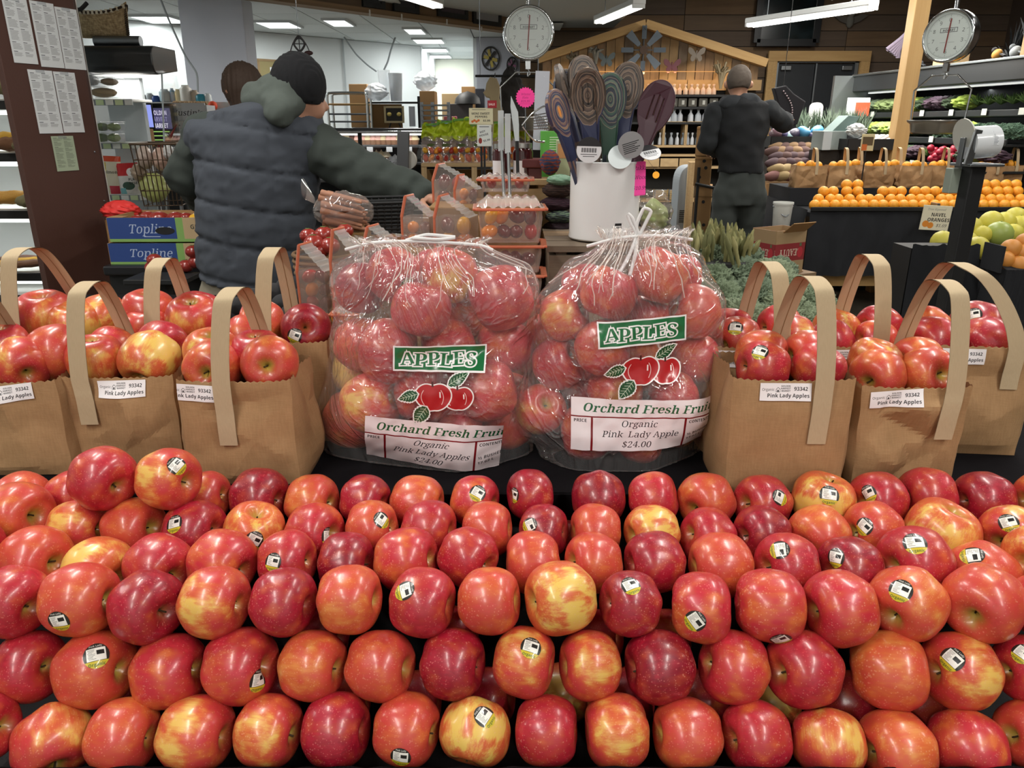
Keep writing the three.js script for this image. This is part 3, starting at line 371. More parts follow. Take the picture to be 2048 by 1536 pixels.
for (const [key, px, py, wpx, ry, d, turn, o, label, short] of BAGS) {
const fb = WY(px, py, TABLE_Y + 0.001), F = -fb.z, w = wpx*mpp((py + ry) / 2, F), h = W(px, ry, F).y - TABLE_Y;
kraftBag('paper_bag', label, [fb.x, TABLE_Y + 0.001, fb.z - d / 2], w, h, d, turn, o);
for (const [ax, ay, aw, kind, dz, dir, pos, sx, sy] of BAG_APPLES[key]) {
const FA = F + d / 2 + Math.max(dz, -0.013), c = W(ax, ay, FA), r = aw*mpp(ay, FA) / 2, toCam = V(0, EYE, 0).sub(c).normalize();
apple(`${APPLE_WORDS[kind]} apple, ${pos}, in ${short}`, kind, c, r, V(...AX[dir]).add(V(rr(-0.15, 0.15), rr(-0.1, 0.1), rr(-0.15, 0.15))), rr(0, 6.28), { group: 'apples in paper bags', face: kind === 'y' || kind === 'm' ? toCam.clone().add(V(rr(-0.7, 0.7), 0, 0)) : null, sticker: sx ? W(sx, sy, FA - r*0.7).sub(c).normalize() : null });
}
}
// ================= clear sacks of apples =================
const wrinkle = pixTex(512, 512, (u, v)=>{ let k = 0; for (let i = 0; i < 3; i++) { const f = [3, 7, 15][i], q = tn(u, v, f, i*7 + 1) + 0.5*tn(u, v, f*2.1, i + 4); k += [0.5, 0.35, 0.2][i]*Math.pow(1 - Math.min(1, Math.abs(q)*1.6), 3); } return [k, k, k]; }, { data: true });
const filmM = phy('#ffffff', 0.07, { transmission: 0.93, thickness: 0, ior: 1.75, bumpMap: wrinkle, bumpScale: 0.005 });
const stringM = phy('#e8e6e6', 0.5, { transmission: 0.15, thickness: 0 });
const bannerM = phy('#ffffff', 0.25, { map: canvasTex(768, 256, (c, w, h)=>{
c.fillStyle = '#f2f0f0'; c.fillRect(0, 0, w, h); c.fillStyle = '#1f6b3d'; c.fillRect(14, 16, w - 28, h - 34); c.lineJoin = 'miter'; c.textAlign = 'left';
'APPLES'.split('').forEach((l, i)=>{ c.save(); c.translate(120 + i*104, 128 + (i % 2 ? 6 : -4)); c.rotate([-0.07, 0.05, -0.04, 0.06, -0.05, 0.06][i]); c.font = 'bold 176px serif'; c.textAlign = 'center'; c.textBaseline = 'middle'; c.lineWidth = 26; c.strokeStyle = '#f2f0f0'; c.strokeText(l, 0, 8); c.lineWidth = 7; c.fillStyle = '#1f6b3d'; c.fillText(l, 0, 8); c.restore(); });
}), clearcoat: 0.5, clearcoatRoughness: 0.15 });
const artM = phy('#ffffff', 0.25, { transparent: true, map: canvasTex(512, 384, (c)=>{
const leaf = (x, y, a, L, Wd)=>{ c.save(); c.translate(x, y); c.rotate(a); const path = ()=>{ c.beginPath(); c.moveTo(0, 0); for (let i = 1; i <= 8; i++) { const t = i / 8, k = Wd*Math.sin(Math.PI*t ** 0.8); c.lineTo(L*t - 6, k + 5); c.lineTo(L*t, k); } for (let i = 7; i >= 0; i--) { const t = i / 8, k = -Wd*Math.sin(Math.PI*t ** 0.8); c.lineTo(L*t + 4, k - 5); c.lineTo(L*t, k); } c.closePath(); }; path(); c.lineWidth = 16; c.strokeStyle = '#f4f2f0'; c.stroke(); c.fillStyle = '#1d4f2c'; c.fill(); c.lineWidth = 4; c.strokeStyle = '#b9c9b2'; c.beginPath(); c.moveTo(0, 0); c.lineTo(L, 0); for (let i = 1; i < 6; i++) { c.moveTo(L*i / 7, 0); c.lineTo(L*i / 7 + 16, Wd*0.6); c.moveTo(L*i / 7, 0); c.lineTo(L*i / 7 + 16, -Wd*0.6); } c.stroke(); c.restore(); };
const fruit = (x, y, s)=>{ const p = ()=>{ c.beginPath(); for (let i = 0; i <= 60; i++) { const a = i / 60*2*Math.PI - Math.PI / 2, k = 92*s*(1 - 0.2*Math.exp(-Math.pow((a + Math.PI / 2 - (a > Math.PI ? 2*Math.PI : 0)) / 0.3, 2)) - 0.06*Math.exp(-Math.pow((a - Math.PI / 2) / 0.2, 2))); c[i ? 'lineTo' : 'moveTo'](x + k*1.06*Math.cos(a)*(1 - 0.14*Math.sin(a)), y + k*Math.sin(a)); } c.closePath(); }; p(); c.lineWidth = 18; c.strokeStyle = '#f4f2f0'; c.stroke(); c.fillStyle = '#b01d22'; c.fill(); c.lineWidth = 4; c.strokeStyle = '#f1dcd8'; for (const a of [-0.75, 0.62]) { c.beginPath(); c.moveTo(x + a*70*s, y - 46*s); c.quadraticCurveTo(x + a*112*s, y, x + a*70*s, y + 52*s); c.stroke(); } c.fillStyle = '#f8ecea'; c.fillRect(x + 34*s, y - 34*s, 9, 40*s); c.fillStyle = '#4a1d17'; c.fillRect(x - 8, y - 100*s, 12, 34*s); };
leaf(330, 92, -0.55, 150, 34); fruit(390, 190, 0.95); fruit(235, 175, 1.12); leaf(140, 150, 2.85, 130, 36); leaf(190, 246, 2.15, 150, 44);
}), clearcoat: 0.5, clearcoatRoughness: 0.15 });
function bandTex(script) { return phy('#ffffff', 0.25, { map: canvasTex(768, 320, (c, w, h)=>{
c.fillStyle = '#efe4e7'; c.fillRect(0, 0, w, h); c.fillStyle = '#1d5c36'; c.font = 'italic bold 70px serif'; c.fillText('Orchard Fresh Fruit', 60, 82); c.fillStyle = '#7d1a20'; c.fillRect(0, 108, w, 8); c.fillRect(108, 112, 12, h); c.fillRect(616, 112, 12, h);
c.fillStyle = '#3a3436'; c.font = 'bold 26px sans-serif'; c.fillText('PRICE', 14, 146); c.fillText('CONTENTS', 640, 146); c.save(); c.translate(640, 240); c.transform(1, -0.2, 0, 1, 0, 0); c.font = 'bold 28px sans-serif'; c.fillText('\u00BD BUSHEL', 0, 0); c.fillText('17.62 L', 0, 36); c.restore();
c.fillStyle = '#17151a'; c.save(); c.transform(1, 0, -0.18, 1, 0, 0); c.font = (script ? 'italic ' : '') + '52px serif'; c.fillText('Organic', 300, 168); c.fillText(script ? 'Pink Lady Apples' : 'Pink  Lady Apple', script ? 200 : 210, 232); c.fillText('$24.00', 330, 296); c.restore();
}), clearcoat: 0.5, clearcoatRoughness: 0.15 }); }
function sack(label, word, cx, F, top, list, o) {
const base = WY(cx, o.baseY, TABLE_Y + 0.002); const org = V(base.x, TABLE_Y + 0.002, -F);
const A = list.map(([x, y, w, k, dz, dir])=>{ const FF = F + dz, c = W(x, y, FF), r = w*1.12*mpp(y, FF) / 2; c.y = Math.max(c.y, TABLE_Y + r + 0.004); return { c, r, k, dir: dir || 'r', lx: c.x - org.x, ly: c.y - org.y, lz: c.z - org.z }; });
for (let it = 0; it < 40; it++) for (let a = 0; a < A.length; a++) for (let b = a + 1; b < A.length; b++) { const p = A[a], q = A[b], d = q.c.clone().sub(p.c), L = d.length(), need = (p.r + q.r)*0.95; if (L >= need) continue; if (Math.abs(d.z) < 0.004) d.z = 0.004*(a % 2 ? 1 : -1); d.multiplyScalar((need - L) / L*0.2); d.x *= 0.25; d.y *= 0.25; p.c.sub(d); q.c.add(d); for (const k of [p, q]) { k.c.z = clamp(k.c.z, org.z - 0.085, org.z + 0.046); k.c.y = Math.max(k.c.y, TABLE_Y + k.r*0.95 + 0.004); } }
for (const k of A) { k.lx = k.c.x - org.x; k.ly = k.c.y - org.y; k.lz = k.c.z - org.z; }
const H = W(cx, top, F).y - org.y, NA = 96, NY = 40, rad = [];
for (let j = 0; j <= NY; j++) {                                  // every level: the hull of the apples it cuts, as a film drawn tight
const y = H*j / NY, h = []; for (let i = 0; i < NA; i++) { const a = i / NA*2*Math.PI, sx = Math.sin(a), cz = Math.cos(a); let m = 0.02; for (const q of A) { const dy = Math.max(0, Math.abs(y - q.ly) - 0.012), e = (q.r + 0.004) ** 2 - dy*dy; if (e > 0) m = Math.max(m, q.lx*sx + q.lz*cz + Math.sqrt(e)); } h.push(m); }
rad.push(h.map((_, i)=>{ let m = 9; for (let k = -23; k <= 23; k++) m = Math.min(m, h[(i + k + NA) % NA] / Math.cos(k / NA*2*Math.PI)); return m; }));
}
for (let s = 0; s < 2; s++) for (let j = 1; j < NY; j++) for (let i = 0; i < NA; i++) rad[j][i] = Math.max(rad[j][i], (rad[j - 1][i] + rad[j + 1][i]) / 2);
for (let s = 0; s < 3; s++) { const c = rad.map((r)=>r.slice()); for (let j = 0; j <= NY; j++) for (let i = 0; i < NA; i++) { const u = c[Math.min(NY, j + 1)][i], d = c[Math.max(0, j - 1)][i], l = c[j][(i + NA - 1) % NA], r = c[j][(i + 1) % NA]; rad[j][i] = c[j][i]*0.4 + (u + d + l + r)*0.15 + (s ? 0 : 0.0015); } }
const at2 = (a, y)=>{ const t = clamp(y / H, 0, 0.9999)*NY, j = Math.floor(t), q = ((a / (2*Math.PI)) % 1 + 1) % 1*NA, i = Math.floor(q), f = t - j, e = q - i; return lerp(lerp(rad[j][i % NA], rad[j][(i + 1) % NA], e), lerp(rad[j + 1][i % NA], rad[j + 1][(i + 1) % NA], e), f); };
const t = thing('plastic_sack', label, 'plastic sack', org, 0, 'clear sacks of apples'), tp = o.tip, sd = rr(0, 50);
const filmF = (u, v)=>{
const a = u*2*Math.PI, vv = v*1.0, y0 = H*clamp(vv / 0.86); let r = at2(a, Math.max(y0, 0.006)), y = y0;
const crease = (1 - 2*Math.abs(n2(u*30 + sd, v*2.2)))*0.7 + (1 - 2*Math.abs(n2(u*11 + v*5 + sd, v*3)))*0.5; r += crease*0.0042*(0.35 + smooth(0.5, 0.95, v));
let x = Math.sin(a)*r, z = Math.cos(a)*r; const g = smooth(0.78, 1.0, v); 
if (v > 0.78) { const q = tp(u); x = lerp(x, q[0], g); z = lerp(z, q[1], g); y = lerp(y, q[2] + 0.006*n2(u*30, 4), smooth(0.82, 1, v)) + 0.006*crease*g*(1 - g)*4; }
if (v < 0.05) y = v*0.02*H;
return [x, y, z];
}, film = surf(192, 84, filmF, true), glint_pleats = [];
for (let i = 0; i < 34; i++) { const a = rr(-0.24, 0.24), e = rr(0.06, 0.34), sw = rr(-0.05, 0.05), pts = []; for (let j = 0; j <= 9; j++) { const v = 0.985 - e*j / 9, u = ((a + sw*(j / 9) ** 2 + 0.006*n2(j*0.7, i)) % 1 + 1) % 1, p = filmF(u, v), L = Math.hypot(p[0], p[2]) || 1; pts.push(V(p[0] + p[0] / L*0.0012, p[1], p[2] + p[2] / L*0.0012)); } glint_pleats.push(tube(pts, rr(0.0005, 0.0011), 20, 5)); }
part(t, 'glint_pleats', merge(glint_pleats), foldM).userData.kind = 'stuff';  // milky tubes along the film folds, put in for their pale light streaks
const fu = film.attributes.uv; for (let i = 0; i < fu.count; i++) fu.setXY(i, fu.getX(i)*2.5, fu.getY(i)*1.1 + fu.getX(i)*0.6);
part(t, 'film', film, filmM).userData.label = 'clear wrinkled plastic film';
part(t, 'drawstring', merge(o.string.map((s)=>tube(s, 0.0027, 40, 6))), stringM).userData.label = 'white plastic drawstring';
const onFilm = (x, y, off)=>{ let lo = -1.5, hi = 1.5; for (let k = 0; k < 26; k++) { const m = (lo + hi) / 2; if (Math.sin(m)*at2(m, y) < x) lo = m; else hi = m; } const m = (lo + hi) / 2; return [Math.sin(m)*(at2(m, y) + off), y, Math.cos(m)*(at2(m, y) + off)]; };
const print = (name, rect, ang, m, off, words)=>{ const a = W(rect[0], rect[1], F - 0.06), b = W(rect[2], rect[3], F - 0.06), mx = (a.x + b.x) / 2 - org.x, my = (a.y + b.y) / 2 - org.y, w = b.x - a.x, h = a.y - b.y, ca = Math.cos(ang), sa = Math.sin(ang); const g = surf(36, 14, (u, v)=>{ const dx = (u - 0.5)*w, dy = (v - 0.5)*h, x = mx + dx*ca - dy*sa, y = my + dx*sa + dy*ca; const p = onFilm(x, y, off); p[2] += 0.0016*n2(x*34 + sd, y*34); return p; }); part(t, name, g, m).userData.label = words; };
print('banner_print', o.banner[0], o.banner[1], bannerM, 0.0075, 'green banner reading APPLES'); print('fruit_print', o.art[0], o.art[1], artM, 0.0075, 'printed pair of red apples with leaves'); print('band_print', o.band[0], o.band[1], bandTex(o.script), 0.0075, 'white price band with handwriting, $24.00');
const rows = A.slice().sort((p, q)=>q.ly - p.ly); const per = 5;
rows.forEach((q, n)=>{ const band = Math.floor(n / per), mates = rows.slice(band*per, band*per + per).sort((a, b)=>a.lx - b.lx); apple(`${APPLE_WORDS[q.k]} apple inside the ${word} sack, ${ORD[mates.indexOf(q)]} from left, ${['top', 'second', 'third', 'fourth', 'lowest'][band]} layer`, q.k, q.c, q.r, V(...AX[q.dir]).add(V(rr(-0.4, 0.4), rr(-0.5, 0.5), rr(-0.4, 0.2))), rr(0, 6.28), { group: `apples in the ${word} sack`, face: q.k === 'm' || q.k === 'y' ? V(rr(-0.7, 0.7), 0.4, 0.8) : null }); });
}
sack('clear sack of apples beside the tomato packs, drawstring lying flat', 'tomato-side', 862, 1.15, 494, [[789, 560, 98, 'r', -0.01, 'R'], [722, 578, 92, 'c', 0.03, 'r'], [840, 630, 106, 'r', -0.045, 'u'], [897, 572, 100, 'm', 0.02, 'u'], [995, 604, 115, 'r', 0, 'l'], [921, 640, 98, 'o', 0.0, 'r'], [868, 548, 80, 'r', 0.06, 'u'], [722, 700, 94, 'o', 0.02, 'r'], [785, 722, 114, 'r', -0.03, 'r'], [1002, 697, 104, 'r', 0, 'u'], [754, 812, 108, 'm', -0.03, 'r'], [700, 782, 92, 'y', 0.04, 'u'], [722, 890, 106, 'o', -0.01, 'r'], [857, 806, 110, 'r', -0.05, 'r'], [972, 790, 108, 'r', -0.02, 'l'], [1000, 882, 98, 'o', 0, 'r'], [918, 842, 98, 'y', 0.0, 'u'], [818, 890, 104, 'r', -0.035, 'r'], [908, 892, 104, 'r', -0.03, 'l'], [1024, 800, 76, 'o', 0.05, 'l'], [884, 700, 104, 'r', -0.02, 'l'], [692, 842, 84, 'm', 0.05, 'u']], {
baseY: 925, banner: [[797, 680, 966, 728], -0.045], art: [[802, 728, 952, 826], 0.02], band: [[742, 822, 996, 918], -0.11], script: true,
tip: (u)=>{ const a = u*2*Math.PI; return [Math.sin(a)*0.11 - 0.012, Math.cos(a)*0.02 - 0.012, 0.346]; },
string: [[[-0.125, 0.33, 0.0], [-0.08, 0.342, 0.012], [-0.02, 0.345, 0.016], [0.03, 0.343, 0.016], [0.08, 0.338, 0.01], [0.1, 0.33, 0.004]], [[-0.03, 0.346, 0.014], [0.0, 0.354, 0.012], [0.03, 0.352, 0.012], [0.045, 0.35, 0.01], [0.02, 0.348, 0.018], [-0.02, 0.35, 0.018]]],
});
sack('clear sack of apples before the white crock, drawstring tied in a loop', 'crock-side', 1242, 1.15, 480, [[1220, 589, 102, 'r', -0.03, 'u'], [1311, 562, 102, 'o', -0.01, 'u'], [1132, 634, 92, 'm', -0.01, 'r'], [1362, 552, 78, 'r', 0.05, 'u'], [1372, 628, 96, 'o', 0, 'l'], [1166, 580, 86, 'r', 0.04, 'R'], [1195, 694, 100, 'r', -0.045, 'r'], [1118, 729, 96, 'r', -0.02, 'r'], [1388, 722, 90, 'r', -0.01, 'r'], [1097, 826, 90, 'm', -0.03, 'f'], [1167, 887, 98, 'r', -0.02, 'r'], [1262, 889, 94, 'o', -0.03, 'r'], [1350, 893, 94, 'm', -0.01, 'l'], [1404, 803, 82, 'r', 0.04, 'r'], [1286, 754, 96, 'o', -0.02, 'l'], [1236, 806, 96, 'm', -0.02, 'u'], [1088, 668, 76, 'o', 0.05, 'r'], [1300, 640, 92, 'r', 0.01, 'u'], [1180, 798, 92, 'r', 0, 'r'], [1340, 800, 98, 'r', -0.03, 'l'], [1255, 640, 80, 'r', 0.06, 'u']], {
baseY: 925, banner: [[1196, 630, 1360, 680], 0.05], art: [[1205, 682, 1352, 782], 0.03], band: [[1147, 783, 1398, 880], 0.0], script: false,
tip: (u)=>{ const a = u*2*Math.PI; return [Math.sin(a)*0.075 + 0.03, Math.cos(a)*0.018 - 0.014, 0.36]; },
string: [[[0.0, 0.30, 0.05], [0.01, 0.33, 0.03], [0.014, 0.352, 0.012], [0.004, 0.37, 0.01], [-0.002, 0.385, 0.008], [0.006, 0.378, 0.01], [0.016, 0.355, 0.012]], [[0.016, 0.35, 0.012], [0.026, 0.372, 0.01], [0.033, 0.388, 0.008], [0.022, 0.392, 0.008], [0.013, 0.37, 0.01], [0.012, 0.35, 0.012]], [[0.012, 0.35, 0.014], [0.0, 0.325, 0.03], [-0.02, 0.295, 0.05]], [[-0.06, 0.335, 0.0], [-0.02, 0.348, 0.012], [0.012, 0.352, 0.014], [0.06, 0.352, 0.01], [0.1, 0.345, 0.0]]],
});
// ================= middle of the table: crock, tomato packs, vegetables =================
const boxThing = (name, label, cat, r, d, m, o = {})=>{ const t = thing(name, label, cat, [r.x, r.base, r.z - d / 2], o.turn || 0, o.group); part(t, o.part || 'body', rbox(r.w, r.h, d, o.round ?? 0.004), m, [0, r.h / 2, 0]); return t; };
function plankCrate(label, r, d, o = {}) {                       // slatted wooden crate: corner posts, slats on every side, boards on top
const t = thing('wooden_crate', label, 'crate', [r.x, r.base, r.z - d / 2], o.turn || 0, o.group), n = o.slats || 3, th = 0.012, m = o.mats || [crateM, tanBoards[0], tanBoards[3]];
for (const sx of [-1, 1]) for (const sz of [-1, 1]) part(t, 'corner_post', boxG(0.022, r.h, 0.022, 0), m[0], [sx*(r.w / 2 - 0.024), 0, sz*(d / 2 - 0.024)]);
for (let i = 0; i < n; i++) { const h = r.h / n*0.86, y = (i + 0.5)*r.h / n; for (const s of [-1, 1]) { part(t, 'slat', boxG(r.w, h, th), m[(i + (s > 0 ? 0 : 1)) % m.length], [0, y, s*(d / 2 - th / 2)]); part(t, 'slat', boxG(th, h, d - 2*th), m[(i + 1) % m.length], [s*(r.w / 2 - th / 2), y, 0]); } }
const tn2 = o.top ?? 4; for (let i = 0; i < tn2; i++) part(t, 'top_board', boxG(r.w + 0.01, 0.012, d / tn2 - 0.004), m[i % m.length], [0, r.h + 0.0065, -d / 2 + (i + 0.5)*d / tn2]);
if (o.floor) part(t, 'bottom_board', boxG(r.w - 0.01, 0.01, d - 0.01, 0.002), m[0]);
return t;
}
const CROCK_F = 1.6, crockP = W(1208, 487, CROCK_F - 0.07), crockTop = W(1208, 321, CROCK_F).y, crockR = 69*mpp(410, CROCK_F);
{ const r = R(1098, 500, 1345, 650, 1.5); r.base = TABLE_Y + 0.002; r.top = crockP.y - 0.0135; r.h = r.top - r.base; plankCrate('weathered wooden crate carrying the white crock', r, 0.3, { slats: 3, mats: [tanBoards[2], tanBoards[1], tanBoards[2]] }); }
const crockY = crockP.y, crockX = W(1209, 400, CROCK_F).x;
{
const t = thing('crock', 'white enamel crock full of wooden spoons', 'crock', [crockX, crockY, -CROCK_F]), h = crockTop - crockY, r = crockR;
part(t, 'body', lathe([[0, 0.004], [r*0.99, 0.002], [r*1.02, 0.006], [r, 0.012], [r, h - 0.006], [r*1.015, h - 0.003], [r*1.01, h], [r*0.97, h - 0.002], [r*0.965, 0.02], [0, 0.02]], 64), phy('#dfe0e0', 0.35, { clearcoat: 0.4, clearcoatRoughness: 0.2 }));
const tag = surf(8, 2, (u, v)=>{ const a = 0.3 + (u - 0.5)*0.2; return [Math.sin(a)*(r + 0.0006), 0.018 + v*0.022, Math.cos(a)*(r + 0.0006)]; });
part(t, 'maker_label', tag, std('#ffffff', 0.5, { map: canvasTex(64, 96, (c)=>{ c.fillStyle = '#e4e4e4'; c.fillRect(0, 0, 64, 96); c.fillStyle = '#17171a'; c.fillRect(0, 0, 64, 42); c.fillStyle = '#fff'; c.font = 'bold 26px sans-serif'; c.fillText('now', 4, 36); c.fillStyle = '#222'; c.font = '13px sans-serif'; c.fillText('designs', 6, 62); c.fillText('danica', 6, 88); }) }));
const pt = thing('price_tag', 'neon pink handwritten price tag clipped to the white crock', 'price tag', [crockX + r*0.86, crockY + h - 0.066, -CROCK_F + r*0.62], 0.25);
part(pt, 'card', boxG(0.029, 0.066, 0.001, 0), std('#ff4fae', 0.7), null, [0, 0, 0.05]); const q = new THREE.PlaneGeometry(0.028, 0.064); part(pt, 'writing', q, std('#ffffff', 0.7, { map: canvasTex(112, 256, (c)=>{ c.fillStyle = '#ff4fae'; c.fillRect(0, 0, 112, 256); c.strokeStyle = c.fillStyle = '#4a1038'; c.font = 'italic 42px serif'; c.fillText('Pakka', 4, 60); c.fillText('Wood', 8, 132); c.font = 'italic 40px serif'; c.fillText('$10.99', 0, 214); }) }), [0, 0.033, 0.0012], [0, 0, 0.05]);
}
// laminated wood spoons
const SPOON_PAL = { brown: ['#40362f', '#5c4c42', '#4a3e38', '#6e5c4f', '#35302f'], purple: ['#3c344f', '#7a5e58', '#534659', '#967760', '#3a445c'], green: ['#28323a', '#3e5c50', '#2e3e48', '#647466', '#2c3242'], navy: ['#28304a', '#5a5550', '#343b55', '#857565', '#22283a'], maroon: ['#3e1f2e', '#55303c', '#46243a', '#6d5560', '#37202c'] };
const spoonMats = {};
for (const k of Object.keys(SPOON_PAL)) spoonMats[k] = phy('#ffffff', 0.5, { clearcoat: 0.25, clearcoatRoughness: 0.3, map: canvasTex(192, 512, (c, w, h)=>{
const p = SPOON_PAL[k]; for (let i = 0; i < 26; i++) { c.fillStyle = p[(i*3) % 5]; c.fillRect(i*w / 26, 0, w / 26 + 1, h); } c.fillStyle = k === 'green' ? '#2c4a3c' : k === 'maroon' ? '#42202e' : '#2a3050'; c.fillRect(0, 150, w, 130); 
if (k === 'maroon') { c.fillRect(0, 0, w, 160); } else for (let i = 11; i > 0; i--) { c.fillStyle = p[i % 5]; c.beginPath(); for (let a = 0; a <= 40; a++) { const t = a / 40*6.2832, rr2 = 1 + 0.03*n2(Math.cos(t)*2 + i, Math.sin(t)*2); c[a ? 'lineTo' : 'moveTo'](w / 2 + Math.cos(t)*i / 11*w*0.47*rr2, 98 + Math.sin(t)*i / 11*98*rr2); } c.fill(); if (i % 2) { c.lineWidth = 2; c.strokeStyle = '#97836f'; c.stroke(); } } if (k === 'purple') { c.fillStyle = '#d88a3c'; c.beginPath(); c.ellipse(w / 2, 98, 12, 22, 0, 0, 7); c.fill(); }
}) });
function spoonGeo(slots) {                                       // unit spoon: head 1 wide, about 1.55 tall, handle downwards; bowl hollowed
const s = new THREE.Shape(), hp = (t)=>[0.5*Math.sin(t)*(1 - 0.1*Math.cos(t)), 0.78 - 0.78*Math.cos(t)];
const pts = []; for (let i = 0; i <= 40; i++) { const t = 0.62 + (2*Math.PI - 1.24)*i / 40; const p = hp(t); pts.push([p[0], p[1]]); }
pts.reverse(); const L = [[-0.13, -0.3], [-0.1, -0.9], [-0.085, -2.3]]; L.reverse().reverse(); const o = [...pts.slice().reverse()]; // right side first
s.moveTo(o[0][0], o[0][1]); for (const p of o.slice(1)) s.lineTo(...p); s.lineTo(-0.23, -0.18); s.lineTo(-0.17, -0.6); s.lineTo(-0.13, -1.2); s.lineTo(-0.11, -2.3); s.lineTo(0.11, -2.3); s.lineTo(0.13, -1.2); s.lineTo(0.17, -0.6); s.lineTo(0.23, -0.18); s.closePath();
if (slots) for (const x of [-0.16, 0, 0.16]) { const h = new THREE.Path(), a = 0.55 - Math.abs(x), b = 1.15 - Math.abs(x)*0.4, w = 0.045; h.moveTo(x - w, a); h.lineTo(x - w, b); h.absarc(x, b, w, Math.PI, 0, true); h.lineTo(x + w, a); h.absarc(x, a, w, 0, Math.PI, true); s.holes.push(h); }
const g = new THREE.ExtrudeGeometry(s, { depth: 0.1, bevelEnabled: true, bevelSize: 0.035, bevelThickness: 0.035, bevelSegments: 3, curveSegments: 8 }); g.translate(0, 0, -0.05);
const p = g.attributes.position, uv = g.attributes.uv; for (let i = 0; i < p.count; i++) { const x = p.getX(i), y = p.getY(i), k = Math.max(0, 1 - Math.pow((y - 0.78) / 0.8, 2) - Math.pow(x / 0.52, 2)); p.setZ(i, p.getZ(i) + 0.13*(1 - Math.sqrt(1 - clamp(Math.pow((y - 0.78) / 0.85, 2) + Math.pow(x / 0.54, 2), 0, 1))*0.9)*(y > 0 ? 1 : 1) - (y < 0 ? 0 : 0) ); uv.setXY(i, x + 0.5, clamp(1 - (1.58 - y) / 4)); }
g.computeVertexNormals(); return g;
}
const SPOON_G = [spoonGeo(false), spoonGeo(true)];
// [head x, head y, head width px, turn about its handle, foot x, depth, palette, slotted, label]
for (const [px, py, wpx, tw, fx, F, pal, sl, label] of [
[1135, 192, 66, 0.5, 1185, 1.66, 'navy', 0, 'navy spoon tucked behind the front slotted spoon'], [1122, 178, 62, 1.25, 1190, 1.63, 'brown', 0, 'brown spoon seen edge-on, behind the purple one'], [1166, 165, 66, 0.25, 1200, 1.65, 'brown', 0, 'brown ringed spoon whose rim shows above the slotted one'],
[1254, 178, 66, -0.15, 1225, 1.62, 'brown', 0, 'tall brown ringed spoon at the back right of the crock'], [1218, 200, 68, 0.1, 1212, 1.585, 'green', 0, 'green ringed spoon in the middle of the crock'], [1113, 226, 60, 0.75, 1180, 1.56, 'purple', 0, 'purple spoon with orange centre leaning out of crock'],
[1312, 216, 70, -0.35, 1228, 1.585, 'maroon', 1, 'maroon slotted spoon leaning right over the pink tag'], [1175, 192, 72, 0.0, 1197, 1.545, 'brown', 1, 'brown slotted spoon in front of the others'],
]) {
const h = W(px, py, F), f = V(W(fx, 480, F).x, crockY + 0.025, -CROCK_F + (F - CROCK_F)*-0.3), ax = h.clone().sub(f), w = wpx*mpp(py, F)*0.93, t = thing('wooden_spoon', label, 'spoon', f, 0, 'laminated wooden spoons in the crock');
const L = ax.length(), y = ax.normalize(), z0 = V(Math.sin(tw), 0, Math.cos(tw)), x = V().crossVectors(y, z0).normalize(), z = V().crossVectors(x, y); const g = SPOON_G[sl].clone(), p = g.attributes.position; for (let i = 0; i < p.count; i++) { let yy = p.getY(i); yy = yy < 0 ? yy / 2.3*(L / w - 0.78) : yy; p.setXYZ(i, p.getX(i)*w, (yy - 0.78)*w + L, p.getZ(i)*w); } g.computeVertexNormals();
t.quaternion.setFromRotationMatrix(new THREE.Matrix4().makeBasis(x, y, z)); part(t, 'spoon', g, spoonMats[pal]);
}
// round hang tags of the spoons
const tagTex = (dark, txt)=>std('#ffffff', 0.5, { map: canvasTex(128, 128, (c)=>{ c.fillStyle = dark ? '#8f9092' : '#dfe1e4'; c.fillRect(0, 0, 128, 128); c.fillStyle = '#1e1e22'; if (dark) { for (let i = 0; i < 6; i++) c.fillRect(22, 50 + i*9, 84 - (i % 3)*12, 4); } else { c.fillRect(0, 0, 128, 46); for (let i = 0; i < 17; i++) c.fillRect(26 + i*4.6, 54, i % 3 ? 2 : 3.4, 22); c.fillRect(22, 84, 84, 3); c.fillRect(34, 94, 60, 3); } if (txt) { c.fillStyle = '#25252b'; c.font = 'bold 22px sans-serif'; c.fillText(txt, 18, 118); } }) });
for (const [px, py, r, F, m, rx, rz, label] of [[1178, 300, 25, 1.512, tagTex(false), 0.05, -0.03, 'round black and white barcode tag before the slotted spoon'], [1262, 290, 26, 1.515, tagTex(true, ''), 0.05, 0.3, 'round grey swing tag with text near the maroon spoon'], [1240, 314, 24, 1.525, std('#d5e0e2', 0.5), -0.35, 0.2, 'pale blue swing tag at the crock rim'], [1300, 305, 22, 1.54, tagTex(false), -0.9, 0.3, 'small tilted tag poking out over the pink price']]) {
const c = W(px, py, F), rad = r*mpp(py, F), t = thing('swing_tag', label, 'tag', [c.x, c.y, c.z], 0, 'round tags on the spoons'); const g = at(cyl(rad, rad, 0.0012, 32), 0, 0, 0, Math.PI / 2); const p = g.attributes.position, uv = g.attributes.uv; for (let i = 0; i < p.count; i++) uv.setXY(i, p.getX(i) / rad / 2 + 0.5, p.getY(i) / rad / 2 + 0.5); part(t, 'card', g, m, null, [rx, 0, rz]);
}
